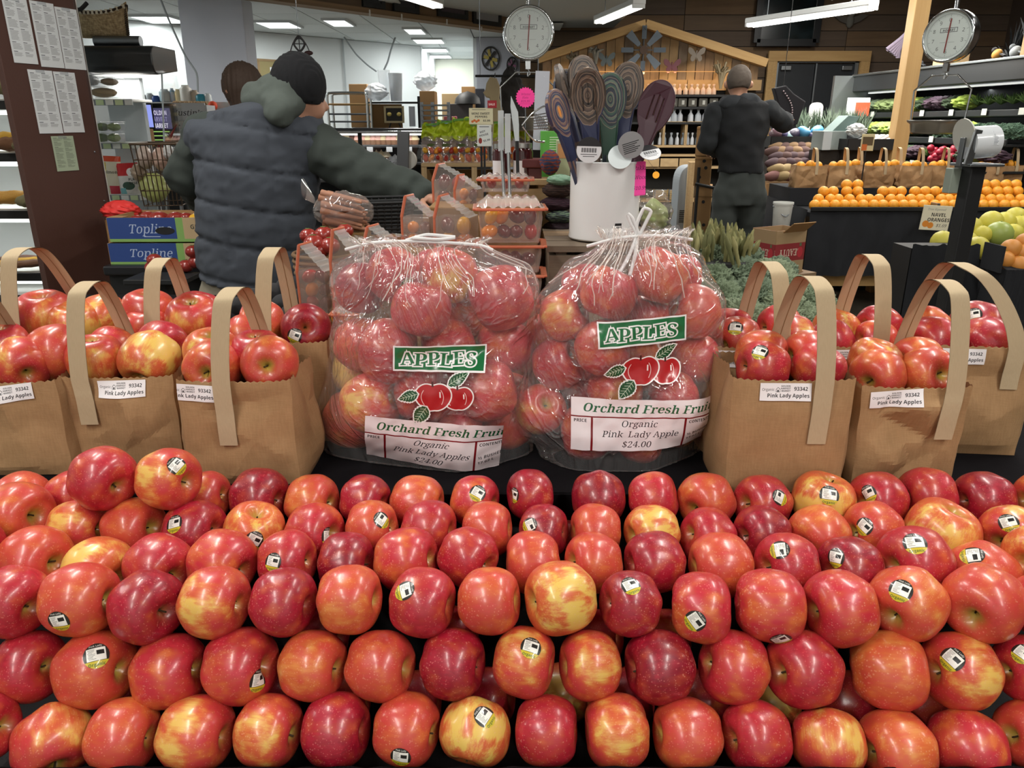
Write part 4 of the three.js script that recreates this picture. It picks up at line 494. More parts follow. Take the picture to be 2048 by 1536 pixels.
// ---- tomatoes in clear packs ----
const TOM_M = { red: phy('#9c1f1c', 0.25, { clearcoat: 0.6 }), dark: phy('#5d1a1c', 0.25, { clearcoat: 0.6 }), orange: phy('#e08a1c', 0.25, { clearcoat: 0.6 }), yellow: phy('#e3ae28', 0.25, { clearcoat: 0.6 }) }, TOM_G = (()=>{ const g = sph(1, 18, 12); g.scale(0.86, 1.1, 0.86); return g; })();
const packM = phy('#f3ece8', 0.08, { transmission: 0.9, thickness: 0, ior: 1.5 }), rimM = phy('#e58a68', 0.2, { transmission: 0.45, thickness: 0 });
function tomato(kind, p, r, label, group) { const t = thing('grape_tomato', label, 'tomato', p, 0, group); t.rotation.set(rr(-1.5, 1.5), rr(0, 3), rr(-1.5, 1.5)); t.scale.setScalar(r); part(t, 'skin', TOM_G, TOM_M[kind]); return t; }
let packN = 0;
// flat pack in a stack: tray with flared walls, rim flange, ribbed lid
function flatPack(px0, py0, px1, py1, F, kinds, where, lid = true) {
const r = R(px0, py0, px1, py1, F), d = r.w*0.72, t = thing('tomato_pack', `clear tomato pack ${where}`, 'tomato pack', [r.x, r.base, r.z - d / 2], rr(-0.03, 0.03), 'clear packs of grape tomatoes'), w = r.w, h = r.h*(lid ? 0.8 : 0.92);
const ring = (k, y)=>[[-w / 2*k, y, d / 2*k], [w / 2*k, y, d / 2*k], [w / 2*k, y, -d / 2*k], [-w / 2*k, y, -d / 2*k]];
const wall = surf(48, 8, (u, v)=>{ const a = ring(lerp(0.86, 0.97, v), v*h), q = u*4, i = Math.min(3, Math.floor(q)), f = q - i, p = a[i], s = a[(i + 1) % 4], rib = 0.002*Math.sin(f*Math.PI*6)*(v < 0.85 ? 1 : 0), n = i % 2 ? [i === 1 ? 1 : -1, 0] : [0, i === 0 ? 1 : -1]; return [lerp(p[0], s[0], f) + n[0]*rib, p[1], lerp(p[2], s[2], f) + n[1]*rib]; });
part(t, 'tray', merge([wall, boxG(w*0.85, 0.002, d*0.85, 0.001)]), packM);
part(t, 'rim', merge([at(rbox(w*1.05, 0.005, 0.012, 0.002), 0, h, d / 2), at(rbox(w*1.05, 0.005, 0.012, 0.002), 0, h, -d / 2), at(rbox(0.012, 0.005, d, 0.002), w*0.52, h, 0), at(rbox(0.012, 0.005, d, 0.002), -w*0.52, h, 0)]), rimM);
if (lid) part(t, 'lid', surf(30, 10, (u, v)=>[(u - 0.5)*w*1.03, h + 0.004 + r.h*0.2*smooth(0, 0.15, u)*smooth(1, 0.85, u)*smooth(0, 0.2, v)*smooth(1, 0.8, v) + 0.0025*Math.sin(u*44), (v - 0.5)*d*1.02]), foldM);
const n = Math.max(3, Math.round(w / 0.031)), rows = Math.max(1, Math.round(h / 0.034)), name = ORD[packN++] ;
for (let j = 0; j < rows; j++) for (let i = 0; i < n; i++) { const k = kinds[(i*2 + j*3 + packN) % kinds.length], rad = Math.min(0.0165, h / rows / 2.1); tomato(k, [r.x + (i - (n - 1) / 2)*w*0.8 / n + rr(-0.003, 0.003), r.base + 0.004 + rad + j*(h - 0.004) / rows*0.97, r.z - d*0.12 - rad - rr(0, 0.006)], rad, `${k} tomato, pack ${where}, ${ORD[i]} from left${rows > 1 ? ', ' + ['bottom', 'upper', 'third'][j] + ' row' : ''}`, 'grape tomatoes in clear packs'); }
}
const RD = ['dark', 'red', 'red', 'orange', 'dark', 'red', 'yellow'], STK = 1.42;
flatPack(953, 402, 1086, 487, STK, ['dark', 'orange', 'red', 'dark', 'yellow'], 'on top of the tall stack'); flatPack(953, 489, 1086, 546, STK, ['dark', 'red', 'dark', 'orange'], 'second from top of stack', false); flatPack(955, 548, 1086, 606, STK, ['red', 'dark', 'orange'], 'third in the tall stack', false); flatPack(957, 608, 1086, 668, STK, ['dark', 'red'], 'fourth in the tall stack', false);
flatPack(960, 354, 1062, 385, 1.62, ['dark', 'red'], 'with violet print behind the stack');
flatPack(664, 622, 712, 665, 1.4, ['orange', 'red'], 'upper of the short stack'); flatPack(664, 667, 714, 704, 1.4, ['red', 'dark'], 'middle of the short stack', false); flatPack(666, 706, 716, 748, 1.4, ['dark', 'orange'], 'low in the short stack', false);
// upright pack with a slanted, ribbed roof
function tallPack(px0, py0, px1, py1, F, turn, kinds, where, roll = 0) {
const r = R(px0, py0, px1, py1, F), w = r.w*0.94, d = w*0.85, hw = r.h*0.62, t = thing('tomato_pack', `upright clear tomato pack ${where}`, 'tomato pack', [r.x, r.base, r.z - d / 2], turn, 'clear packs of grape tomatoes'); t.rotation.z = roll;
part(t, 'tray', merge([at(boxG(w, hw, 0.001), 0, hw / 2, d / 2), at(boxG(w, hw, 0.001), 0, hw / 2, -d / 2), at(boxG(0.001, hw, d), w / 2, hw / 2, 0), at(boxG(0.001, hw, d), -w / 2, hw / 2, 0), boxG(w, 0.001, d, 0.0005)]), packM);
const pk = [-w*0.36, r.h]; part(t, 'roof', surf(22, 6, (u, v)=>{ const x = lerp(pk[0], w / 2, u), y = lerp(pk[1], hw, u) + 0.0015*Math.sin(u*40); return [x, y, (v - 0.5)*d*lerp(0.85, 1, u)]; }), foldM);
part(t, 'gable', surf(6, 6, (u, v)=>[lerp(-w / 2, lerp(w / 2, pk[0], v), u) + (v*(1 - u))*(pk[0] + w / 2), lerp(hw, pk[1], v), d / 2*lerp(1, 0.85, v)]), packM);
part(t, 'rim', merge([bar([-w / 2, 0, d / 2], [-w / 2, hw, d / 2], 0.0028), bar([-w / 2, hw, d / 2], [pk[0], pk[1], d / 2*0.85], 0.0034), bar([pk[0], pk[1], d / 2*0.85], [pk[0], pk[1], -d / 2*0.85], 0.0028), bar([-w / 2, 0.001, d / 2], [w / 2, 0.001, d / 2], 0.0022)]), rimM); packN++;
const n = Math.max(2, Math.round(w / 0.036)), rows = Math.max(2, Math.round(hw / 0.034)); for (let j = 0; j < rows; j++) for (let i = 0; i < n; i++) { const k = kinds[(i + j*2 + packN) % kinds.length], rad = Math.min(0.0175, w / n / 2.05); const q = V((i - (n - 1) / 2)*w*0.94 / n, rad + 0.002 + j*rad*1.85, d / 2 - rad - 0.004 - rr(0, 0.006)).applyEuler(new THREE.Euler(0, turn, roll)); tomato(k, [r.x + q.x, r.base + q.y, r.z - d / 2 + q.z], rad, `${k} tomato, upright pack ${where}, ${ORD[i]} from left, ${ORD[j]} row up`, 'grape tomatoes in clear packs'); }
}
tallPack(868, 330, 938, 412, 1.78, -0.2, ['orange', 'dark', 'red', 'orange', 'dark'], 'highest in the heap'); tallPack(912, 352, 962, 425, 1.72, -0.3, ['orange', 'dark'], 'behind the highest one');
tallPack(806, 394, 868, 500, 1.6, -0.25, ['dark', 'orange', 'dark', 'yellow'], 'before the sleeve cuff'); tallPack(872, 394, 950, 505, 1.55, -0.25, ['yellow', 'orange', 'dark', 'yellow'], 'with yellow fruit'); tallPack(598, 492, 664, 628, 1.5, -0.3, ['dark', 'red', 'dark', 'orange'], 'at the end of the heap', 0.02); tallPack(664, 462, 728, 622, 1.42, -0.3, ['dark', 'red', 'orange'], 'beside the clear sack'); tallPack(730, 456, 800, 560, 1.5, -0.3, ['red', 'dark'], 'just behind the sack');
// cartons that lift the packs
for (const [x0, y0, x1, F, d, label] of [[865, 412, 1075, 1.66, 0.2, 'brown carton lifting the rear tomato packs'], [730, 500, 952, 1.54, 0.1, 'brown carton lifting the middle tomato packs'], [955, 668, 1090, 1.42, 0.11, 'brown carton under the tall tomato stack'], [596, 628, 735, 1.5, 0.14, 'dark carton under the end packs']]) { const r = R(x0, y0, x1, 900, F); r.h = r.top - TABLE_Y - 0.004; r.base = TABLE_Y + 0.002; boxThing('carton', label, 'carton', r, d, cardDarkM, { group: 'cartons under the tomato packs' }); }
// ---- basket, carrots, tomatoes, avocados ----
{
const r = R(708, 408, 812, 470, 2.0), t = thing('wicker_basket', 'empty black wicker basket behind the tomato packs', 'basket', [r.x, r.base, r.z - 0.09], 0.25), pts = (k, y)=>[[-0.5, 0.5], [0.5, 0.5], [0.5, -0.5], [-0.5, -0.5]].map(([x, z])=>V(x*r.w*k, y, z*0.17*k)); const wk = [];
for (let j = 0; j < 9; j++) { const k = lerp(0.8, 1, j / 8), p = pts(k, 0.004 + j*r.h / 8.2); for (let i = 0; i < 4; i++) wk.push(bar(p[i], p[(i + 1) % 4], 0.0042)); }
part(t, 'weave', merge(wk), blackM); const st = []; for (let i = 0; i < 4; i++) for (let s = 0; s < 7; s++) { const a = pts(0.8, 0), b = pts(1, r.h); st.push(bar(a[i].clone().lerp(a[(i + 1) % 4], s / 7), b[i].clone().lerp(b[(i + 1) % 4], s / 7), 0.003)); } part(t, 'stakes', merge(st), blackM); part(t, 'base', boxG(r.w*0.8, 0.006, 0.14, 0), blackM);
const c = boxThing('carton', 'carton beneath the black wicker basket', 'carton', { ...r, base: TABLE_Y + 0.002, h: r.base - TABLE_Y - 0.003 }, 0.2, cardDarkM);
}
const carrotM = std('#a4745a', 0.6), carrotG = (()=>{ const g = new THREE.CylinderGeometry(0.012, 0.005, 0.13, 10); g.rotateZ(Math.PI / 2); return g; })();
{ const c = W(688, 430, 1.95), y0 = W(688, 462, 1.95).y; const box = R(645, 470, 735, 600, 1.93); boxThing('carton', 'carton under the bagged carrots', 'carton', { ...box, base: TABLE_Y + 0.002, h: y0 - TABLE_Y - 0.004 }, 0.16, cardDarkM);
for (let i = 0; i < 15; i++) { const t = thing('carrot', `pale carrot in the clear bag, ${ORD[i]} from the bottom`, 'carrot', [c.x + rr(-0.008, 0.008), y0 + 0.012 + i*0.0052, c.z + 0.024*Math.sin(i*2.3)], rr(-0.25, 0.25), 'bagged carrots'); part(t, 'root', carrotG, carrotM, null, [0, 0, -0.2], [0.82, 0.8, 0.8]); }
const bag = thing('produce_bag', 'clear bag twisted shut around the carrots', 'bag', [c.x, y0 + 0.001, c.z]); part(bag, 'film', surf(28, 16, (u, v)=>{ const a = u*6.2832, s = Math.sin(Math.PI*clamp(v*0.96 + 0.02)) ** 0.5; return [-0.075 + v*0.15, 0.05 + Math.sin(a)*0.048*s + 0.006*n2(u*9, v*6), Math.cos(a)*0.046*s + 0.006*n2(u*9 + 5, v*6)]; }, true), packM); part(bag, 'twist', surf(14, 6, (u, v)=>{ const a = u*6.2832; return [-0.072 - v*0.025, 0.075 + v*0.03 + Math.sin(a)*(0.008 + 0.018*v), Math.cos(a)*(0.008 + 0.018*v)]; }), packM); }
const vineM = phy('#8d2a22', 0.3, { clearcoat: 0.5 }), avoM = std('#26262a', 0.6, { bumpMap: fineBump, bumpScale: 0.004 }), plumM = std('#34405a', 0.6);
const roundTom = (p, r, label, group)=>{ const t = thing('tomato', label, 'tomato', p, rr(0, 6), group); const g = sph(1, 20, 14); g.scale(1, 0.84, 1); t.scale.setScalar(r); part(t, 'skin', g, vineM); part(t, 'calyx', merge([0, 1, 2, 3, 4].map((i)=>at(new THREE.ConeGeometry(0.07, 0.4, 4), 0.2, 0, 0, 0, 0, -1.4).rotateY(i*1.256))), std('#4c6b34', 0.8), [0, 0.84, 0]); };
{ const r = R(600, 512, 668, 560, 1.8); r.base = TABLE_Y + 0.002; r.h = r.top - r.base; const t = thing('produce_basket', 'brown woven basket of red tomatoes beside the vest', 'basket', [r.x, r.base, r.z - 0.09]), wk = []; for (let j = 0; j < 14; j++) { const y = 0.006 + j*r.h / 14; wk.push(at(new THREE.TorusGeometry(0.066 + 0.012*j / 14, 0.006, 6, 30), 0, y, 0, Math.PI / 2)); } part(t, 'weave', merge(wk), std('#6d5236', 0.85)); part(t, 'base', at(cyl(0.066, 0.066, 0.006, 24), 0, 0.004, 0), std('#6d5236', 0.85));
[[628, 488, 42], [648, 470, 40], [660, 492, 40], [617, 472, 36], [640, 500, 38], [690, 462, 34]].forEach(([x, y, w], i)=>roundTom(W(x, y, 1.83 + (i % 2)*0.04), w*mpp(y, 1.85) / 2, `red tomato in the brown basket, ${['front left', 'upper middle', 'front right', 'upper left', 'lowest', 'far right'][i]}`, 'tomatoes in the brown basket')); }
{ const spots = [[578, 578, 62], [548, 590, 56], [600, 600, 54], [508, 597, 48], [566, 612, 56], [610, 560, 50], [632, 584, 40], [530, 604, 36, 1], [478, 612, 44], [586, 632, 60], [535, 630, 56]]; spots.forEach(([x, y, w, plum], i)=>{ const F = 1.62 - (y - 590)*0.0016, p = W(x, y, F), t = thing(plum ? 'plum' : 'avocado', plum ? 'blue plum among the dark avocados' : `dark avocado before the vest, ${ORD[i]} of the heap counted from its middle`, plum ? 'plum' : 'avocado', p, rr(0, 3), 'dark fruit behind the paper bags'); const g = sph(1, 22, 14), q = g.attributes.position; for (let k = 0; k < q.count; k++) { const yy = q.getY(k), s = 1 - 0.22*smooth(0, 1, yy); q.setXYZ(k, q.getX(k)*s, yy*1.25, q.getZ(k)*s); } g.computeVertexNormals(); t.rotation.set(rr(0.8, 1.6), rr(0, 6), 0); t.scale.setScalar(w*mpp(y, F) / 2*0.88); part(t, 'skin', g, plum ? plumM : avoM); });
const r = R(470, 640, 640, 700, 1.62); r.base = TABLE_Y + 0.002; r.h = r.top - r.base; boxThing('fruit_bin', 'low dark bin under the avocados', 'bin', r, 0.16, blackM); }
// ---- broccoli, asparagus, lettuce ----
const brocM = [std('#65735a', 0.9), std('#5a6853', 0.9), std('#707c62', 0.9)], stalkM = std('#7f9a63', 0.8);
function brocGeo(s) { return surf(110, 54, (u, v)=>{ const th = v*2.0, ph = u*6.2832, d = [Math.sin(th)*Math.cos(ph), Math.cos(th), Math.sin(th)*Math.sin(ph)]; const c = n3(d[0]*2.1 + s, d[1]*2.1, d[2]*2.1), f = n3(d[0]*6 + s, d[1]*6, d[2]*6), b = n3(d[0]*16, d[1]*16 + s, d[2]*16), r = 1 + 0.16*c + 0.13*(1 - 2*Math.abs(f)) + 0.06*b + 0.035*n3(d[0]*36, d[1]*36, d[2]*36 + s); return [d[0]*r, d[1]*r*0.72, d[2]*r]; }, true); }
const BROC_G = [brocGeo(1), brocGeo(5), brocGeo(9), brocGeo(14)];
[[1428, 530, 90, 1.95], [1478, 524, 92, 2.02], [1540, 560, 96, 1.9], [1420, 566, 96, 1.86], [1486, 556, 92, 1.88], [1575, 590, 96, 1.84], [1440, 606, 104, 1.74], [1508, 600, 104, 1.76], [1560, 618, 96, 1.72], [1626, 612, 92, 1.8], [1404, 640, 96, 1.64], [1480, 645, 110, 1.62], [1545, 652, 96, 1.62], [1650, 632, 74, 1.84], [1600, 644, 90, 1.7], [1395, 592, 80, 1.74], [1560, 540, 60, 2.0]].forEach(([x, y, w, F], i)=>{
const p = W(x, y, F), t = thing('broccoli', `broccoli crown in the heap right of sack, ${ORD[i]} counted from its top`, 'broccoli', p, rr(0, 6), 'heap of broccoli crowns'), k = w*mpp(y, F) / 2; t.rotation.x = 0.35; t.scale.setScalar(k); part(t, 'crown', BROC_G[i % 4], brocM[i % 3]); part(t, 'stalk', at(cyl(0.32, 0.26, 0.9, 10), 0, -0.55, 0), stalkM);
});
{ const r = R(1385, 640, 1680, 700, 1.62); r.base = TABLE_Y + 0.002; r.h = 0.05; boxThing('vegetable_tray', 'black tray under the broccoli heap', 'tray', r, 0.42, blackM); }
const spearM = [std('#7d7c4f', 0.85), std('#6b6c45', 0.85), std('#8a8558', 0.85)];
const SPEAR_G = (()=>{ const g = [lathe([[0, 0], [0.1, 0], [0.1, 0.55], [0.15, 0.66], [0.12, 0.8], [0.05, 0.95], [0, 1]], 7)]; for (let i = 0; i < 9; i++) g.push(at(new THREE.ConeGeometry(0.045, 0.16, 4), 0.1 - i*0.007, 0.56 + i*0.045, 0, 0, 0, -0.4).rotateY(i*2.4)); return merge(g); })();
for (let i = 0; i < 110; i++) { const u = rnd(), v = rnd(), x = 1384 + u*112, y = 452 + 48*v + 26*Math.pow(u - 0.35, 2)*4*(1 - v), F = 2.14 - v*0.28, p = W(x, y + 40, F), t = thing('asparagus_spear', 'olive green asparagus spear standing in the bunch behind the broccoli', 'asparagus', p, rr(0, 6), 'standing asparagus spears'); t.rotation.set(rr(-0.35, 0.45), rr(0, 6), rr(-0.45, 0.45)); t.scale.set(0.05, rr(0.075, 0.1), 0.05); part(t, 'spear', SPEAR_G, spearM[i % 3]); }
{ const r = R(1380, 510, 1500, 600, 1.86); r.base = TABLE_Y + 0.002; r.h = Math.max(0.05, r.top - r.base - 0.02); boxThing('vegetable_crate', 'dark crate holding the asparagus', 'crate', r, 0.3, blackM); }
{ const p = W(1312, 468, 1.75), t = thing('lettuce_bag', 'clear bag of pale green lettuce right of the crock', 'bag', [p.x, p.y, p.z], 0.2), leaf = surf(30, 24, (u, v)=>{ const a = u*6.2832, s = Math.sin(Math.PI*v) ** 0.7, k = 1 + 0.25*n3(Math.cos(a)*2, v*4, Math.sin(a)*2); return [Math.cos(a)*0.028*s*k - 0.012*v, v*0.082, Math.sin(a)*0.028*s*k]; }, true); part(t, 'leaves', leaf, std('#9fb57a', 0.7)); part(t, 'film', surf(26, 20, (u, v)=>{ const a = u*6.2832, s = 0.2 + 0.8*Math.sin(Math.PI*clamp(v*0.85 + 0.1)) ** 0.6; return [Math.cos(a)*0.037*s + 0.01*n2(u*6, v*4) - 0.014*v, v*0.1, Math.sin(a)*0.035*s + 0.01*n2(u*6 + 9, v*4)]; }, true), packM);
const r = R(1290, 470, 1345, 520, 1.7); r.base = crockY + 0.0; const tt = thing('greens_bunch', 'dark green leafy bunch beside the crock base', 'greens', [r.x, p.y - 0.02, -1.72]); part(tt, 'leaves', BROC_G[1], std('#3a4228', 0.9), [0, 0.008, 0], [0, 0, 0], [0.036, 0.026, 0.03]); }
// ---- gift goods behind the tomato stack ----
{ const r = R(1080, 262, 1134, 400, 1.95), t = thing('display_card', 'bright green display card behind the tomato stack', 'card', [r.x, r.base, r.z], 0.15); part(t, 'board', rbox(r.w, r.h, 0.004, 0.001), std('#5fae48', 0.6), [0, r.h / 2, 0]); part(t, 'print', new THREE.PlaneGeometry(r.w*0.9, r.h*0.9), std('#ffffff', 0.6, { map: canvasTex(128, 320, (c)=>{ c.fillStyle = '#5fae48'; c.fillRect(0, 0, 128, 320); c.fillStyle = '#dff0d0'; for (let i = 0; i < 6; i++) c.fillRect(40, 12 + i*12, 80 - (i % 3)*16, 4); c.fillStyle = '#6b3a2c'; c.fillRect(30, 110, 98, 70); }) }), [0, r.h / 2, 0.0024]);
const q = R(1112, 280, 1140, 352, 1.9), t2 = thing('paper_packet', 'slim packet with plaid print before the green card', 'packet', [q.x, q.base, q.z], 0.1); part(t2, 'packet', rbox(q.w, q.h, 0.01, 0.002), std('#a9b08a', 0.6), [0, q.h / 2, 0]); part(t2, 'label', boxG(q.w*0.8, q.h*0.4, 0.001), std('#c48f5a', 0.6), [0, q.h*0.7, 0.0056]); }
{ const r = R(1066, 142, 1094, 300, 1.95), t = thing('hang_card', 'pale grey hang card with slot standing behind the spoons', 'card', [r.x, r.base, r.z], 0); const s = poly([[-r.w / 2, 0], [r.w / 2, 0], [r.w / 2, r.h], [-r.w / 2, r.h]]), hl = new THREE.Path(); hl.absellipse(-0.002, r.h*0.93, r.w*0.2, 0.003, 0, 7); s.holes.push(hl); part(t, 'card', ext(s, 0.002), std('#b9bec8', 0.5)); const q = R(1090, 300, 1100, 420, 1.95); t.rotation.z = -0.03; }
{ const r = R(1050, 175, 1051, 215, 2.2), k = 20*mpp(195, 2.2), c = W(1051, 195, 2.2), t = thing('starburst_sign', 'neon pink starburst price sign left of the spoons', 'sign', [c.x, c.y, c.z]), s = new THREE.Shape(); for (let i = 0; i <= 44; i++) { const a = i / 44*6.2832, q = i % 2 ? k : k*0.87; s[i ? 'lineTo' : 'moveTo'](Math.cos(a)*q, Math.sin(a)*q); } part(t, 'card', ext(s, 0.002), std('#ff3fa0', 0.6)); part(t, 'writing', new THREE.PlaneGeometry(k*1.3, k*1.1), std('#ffffff', 0.6, { map: canvasTex(128, 108, (c2)=>{ c2.fillStyle = '#ff3fa0'; c2.fillRect(0, 0, 128, 108); c2.fillStyle = '#a01060'; c2.font = 'italic 28px serif'; c2.fillText('Winter', 18, 34); c2.fillText('Hats', 30, 64); c2.fillText('$19.99', 18, 98); }) }), [0, 0, 0.0016]); part(t, 'wire', bar([0, -k*0.8, -0.003], [0, TABLE_Y + 0.003 - c.y, -0.003], 0.0015), greyMetal); }
// knitted hats in a heap
const knit = (a, b, s)=>std('#ffffff', 0.95, { map: pixTex(64, 64, (u, v)=>mixc(hex(a), hex(b), clamp(0.5 + 0.6*Math.sin(v*50 + 2*n2(u*8, v*8)) + 0.3*n2(u*20, v*20 + s)))), bumpMap: fabricTex, bumpScale: 0.004 });
[[1118, 455, 64, 26, 1.78, ['#2a1c22', '#4a3040'], 'dark brown knitted hat at the bottom of the heap'], [1120, 434, 58, 24, 1.78, ['#20203a', '#8fae88'], 'blue and green striped knitted hat in the heap'], [1112, 408, 66, 28, 1.8, ['#3a1f2e', '#5a3346'], 'wine red knitted hat in the heap'], [1116, 380, 62, 30, 1.8, ['#3d2a26', '#6a4a40'], 'brown knitted hat under the mint trim'], [1120, 360, 54, 20, 1.79, ['#8fc7a0', '#c8ead0'], 'mint green fluffy knitted band on top of the heap'], [1100, 325, 40, 44, 1.84, ['#4a5a8a', '#c8553a'], 'striped multicolour knitted ball leaning on the green card']].forEach(([x, y, w, h, F, c, label], i)=>{
const p = W(x, y, F), k = mpp(y, F), t = thing('knitted_hat', label, 'hat', [p.x, p.y, p.z], 0, 'knitted hats beside the crock'); part(t, 'knit', surf(40, 18, (u, v)=>{ const a = u*6.2832, s = Math.sin(Math.PI*v) ** 0.55, n = 1 + 0.1*n3(Math.cos(a)*4, v*5 + i, Math.sin(a)*4) + 0.05*n3(Math.cos(a)*14, v*14, Math.sin(a)*14 + i); return [Math.cos(a)*w*k / 2*s*n, (v - 0.5)*h*k*1.15, Math.sin(a)*w*k*0.42*s*n]; }, true), knit(...c, i)); });
{ const r = R(1082, 470, 1150, 520, 1.74); r.base = TABLE_Y + 0.002; r.h = r.top - r.base; boxThing('wooden_box', 'small wooden box under the knitted hats', 'box', r, 0.12, tanBoards[1]); }
// jars of preserves, red box
const jamM = phy('#3a1214', 0.15, { clearcoat: 0.8 }), lidM = metal('#c2c2be', 0.3);
[[1003, 288, 36, 74, 'beside the tongs'], [1046, 286, 40, 78, 'behind the knife handle']].forEach(([x, y0, w, h, wh])=>{ const r = R(x - w / 2, y0, x + w / 2, y0 + h, 1.9), t = thing('preserve_jar', `glass jar of dark red preserve ${wh}`, 'jar', [r.x, r.base, r.z], 0, 'jars of preserve'), q = r.w / 2; part(t, 'glass', lathe([[0, 0], [q*0.94, 0], [q, 0.006], [q, r.h*0.78], [q*0.84, r.h*0.86], [q*0.84, r.h*0.9], [0, r.h*0.9]], 28), jamM); part(t, 'lid', at(cyl(q*0.88, q*0.88, r.h*0.12, 28), 0, r.h*0.94, 0), lidM); part(t, 'label', surf(10, 2, (u, v)=>{ const a = (u - 0.5)*1.4 - 0.6; return [Math.sin(a)*q*1.005, r.h*(0.2 + 0.36*v), Math.cos(a)*q*1.005]; }), std('#d8d4d8', 0.5)); });
{ const r = R(1044, 318, 1088, 362, 1.88), t = thing('gift_box', 'dark red lidded gift box beside the green card', 'box', [r.x, r.base, r.z - 0.03]); part(t, 'box', rbox(r.w*0.8, r.h*0.6, 0.06, 0.002), std('#4a1c1c', 0.5), [0, r.h*0.3, 0]); part(t, 'lid', rbox(r.w, r.h*0.4, 0.072, 0.003), std('#5a2222', 0.45), [0, r.h*0.8, 0]); }
// cheese knife and spreaders standing in the tomato heap
{ const a = W(1036, 360, 1.7), b = W(1034, 282, 1.7), c = W(1022, 192, 1.7), t = thing('knife', 'broad knife with black handle standing upright', 'knife', a), L = b.clone().sub(a), M2 = c.clone().sub(a), k = mpp(240, 1.7); part(t, 'handle', bar([0, 0, 0], L, 0.0042), blackM); const s = poly([[L.x - 4*k, L.y], [L.x + 4*k, L.y], [M2.x + 16*k, L.y + 30*k], [M2.x + 14*k, M2.y - 30*k], [M2.x, M2.y], [M2.x - 1*k, M2.y - 20*k]]); part(t, 'blade', ext(s, 0.002, 0.0004), chrome); }
[[1000, 222, 1008, 392, 'slim'], [1014, 228, 1020, 395, 'second']].forEach(([x0, y0, x1, y1, wd], i)=>{ const a = W(x1, y1, 1.5 - i*0.02), b = W(x0, y0, 1.5 - i*0.02), t = thing('tongs', i ? 'chrome tongs standing on the tomato stack, shorter' : 'chrome tongs standing behind the tomato stack, taller', 'tongs', a), d = b.clone().sub(a); part(t, 'shaft', bar([0, 0, 0], d.clone().multiplyScalar(0.55), 0.0035), chrome); part(t, 'blade', (()=>{ const g = rbox(0.011, d.length()*0.47, 0.002, 0.0009); g.translate(d.x*0.77, d.y*0.77, d.z*0.77); return g; })(), phy('#dde2e4', 0.1, { transmission: 0.5, thickness: 0 })); });
{ const a = W(1046, 238, 1.86), t = thing('kitchen_gadget', 'wire chrome kitchen gadget hanging by the pale card', 'utensil', a), k = mpp(240, 1.86), P = (x, y, z = 0)=>[(x - 1046)*k, -(y - 238)*k, z]; part(t, 'frame', tube([P(1044, 250), P(1064, 228), P(1088, 214), P(1100, 222)], 0.0022, 20), chrome); part(t, 'handle', tube([P(1046, 252), P(1058, 268), P(1072, 280), P(1090, 282)], 0.0028, 20), chrome); const w = []; for (let i = 0; i < 6; i++) w.push(bar(P(1068 + i*4, 226 + i*2), P(1078 + i*4, 256 + i), 0.0015), bar(P(1066, 232 + i*5, 0.004), P(1098, 226 + i*6, 0.004), 0.0015)); part(t, 'wires', merge(w), chrome); }
{ const r = R(980, 362, 1100, 420, 1.98); r.base = TABLE_Y + 0.002; r.h = r.top - r.base; plankCrate('wooden crate lifting the preserves behind the tomato stack', { ...r, z: -1.84 }, 0.2); }
// ================= people =================
const skinM = phy('#b98a72', 0.55), hairBrown = std('#4a3a30', 0.75), hairGrey = std('#5a5048', 0.85);
const cloth = (c, b = 0.0012)=>std(c, 0.95, { bumpMap: fabricTex, bumpScale: b });
const field = (fs, k)=>(x, y, z)=>{ let d = fs[0](x, y, z); for (let i = 1; i < fs.length; i++) d = smin(d, fs[i](x, y, z), k); return d; };
// trunk with elliptical sections: list of [y, cx, cz, half width, half depth] from low to high
const trunk = (s)=>(x, y, z)=>{ let i = 0; while (i < s.length - 2 && y > s[i + 1][0]) i++; const t = clamp((y - s[i][0]) / (s[i + 1][0] - s[i][0])), q = [1, 2, 3, 4].map((k)=>lerp(s[i][k], s[i + 1][k], smooth(0, 1, t))); const d = (Math.hypot((x - q[0]) / q[2], (z - q[1]) / q[3]) - 1)*Math.min(q[2], q[3]); const lo = s[0][0] - y, hi = y - s[s.length - 1][0]; return Math.max(d, lo, hi); };
function box3(list, pad) { const lo = [1e9, 1e9, 1e9], hi = [-1e9, -1e9, -1e9]; for (const p of list) [p.x, p.y, p.z].forEach((v, k)=>{ lo[k] = Math.min(lo[k], v - pad); hi[k] = Math.max(hi[k], v + pad); }); return [lo, hi]; }
function shiftGeo(g, o) { g.translate(-o.x, -o.y, -o.z); return g; }
function headField(c, r, fwd, ears = true) { const up = V(0, 1, 0);                 // skull, jaw, nose, ears and neck; fwd is where the face looks
const side = V().crossVectors(up, fwd).normalize(), p = (f, u, s)=>c.clone().addScaledVector(fwd, f*r).addScaledVector(up, u*r).addScaledVector(side, s*r);
const ear = (s)=>ellip(p(-0.1, -0.1, s*0.88), [r*0.2, r*0.28, r*0.2]);
const f = field([ellip(c, [r*0.82, r*1.0, r*0.88]), ellip(p(0.3, -0.55, 0), [r*0.5, r*0.5, r*0.5]), capsule(p(0.78, 0.0, 0), p(0.98, -0.28, 0), r*0.09, r*0.14), capsule(p(0.6, -0.55, 0.12), p(0.6, -0.55, -0.12), r*0.2, r*0.2), capsule(p(-0.25, -0.5, 0), p(-0.35, -1.7, 0), r*0.5, r*0.56)], r*0.18);
return ears ? (x, y, z)=>Math.min(f(x, y, z), ear(1)(x, y, z), ear(-1)(x, y, z)) : f;
}
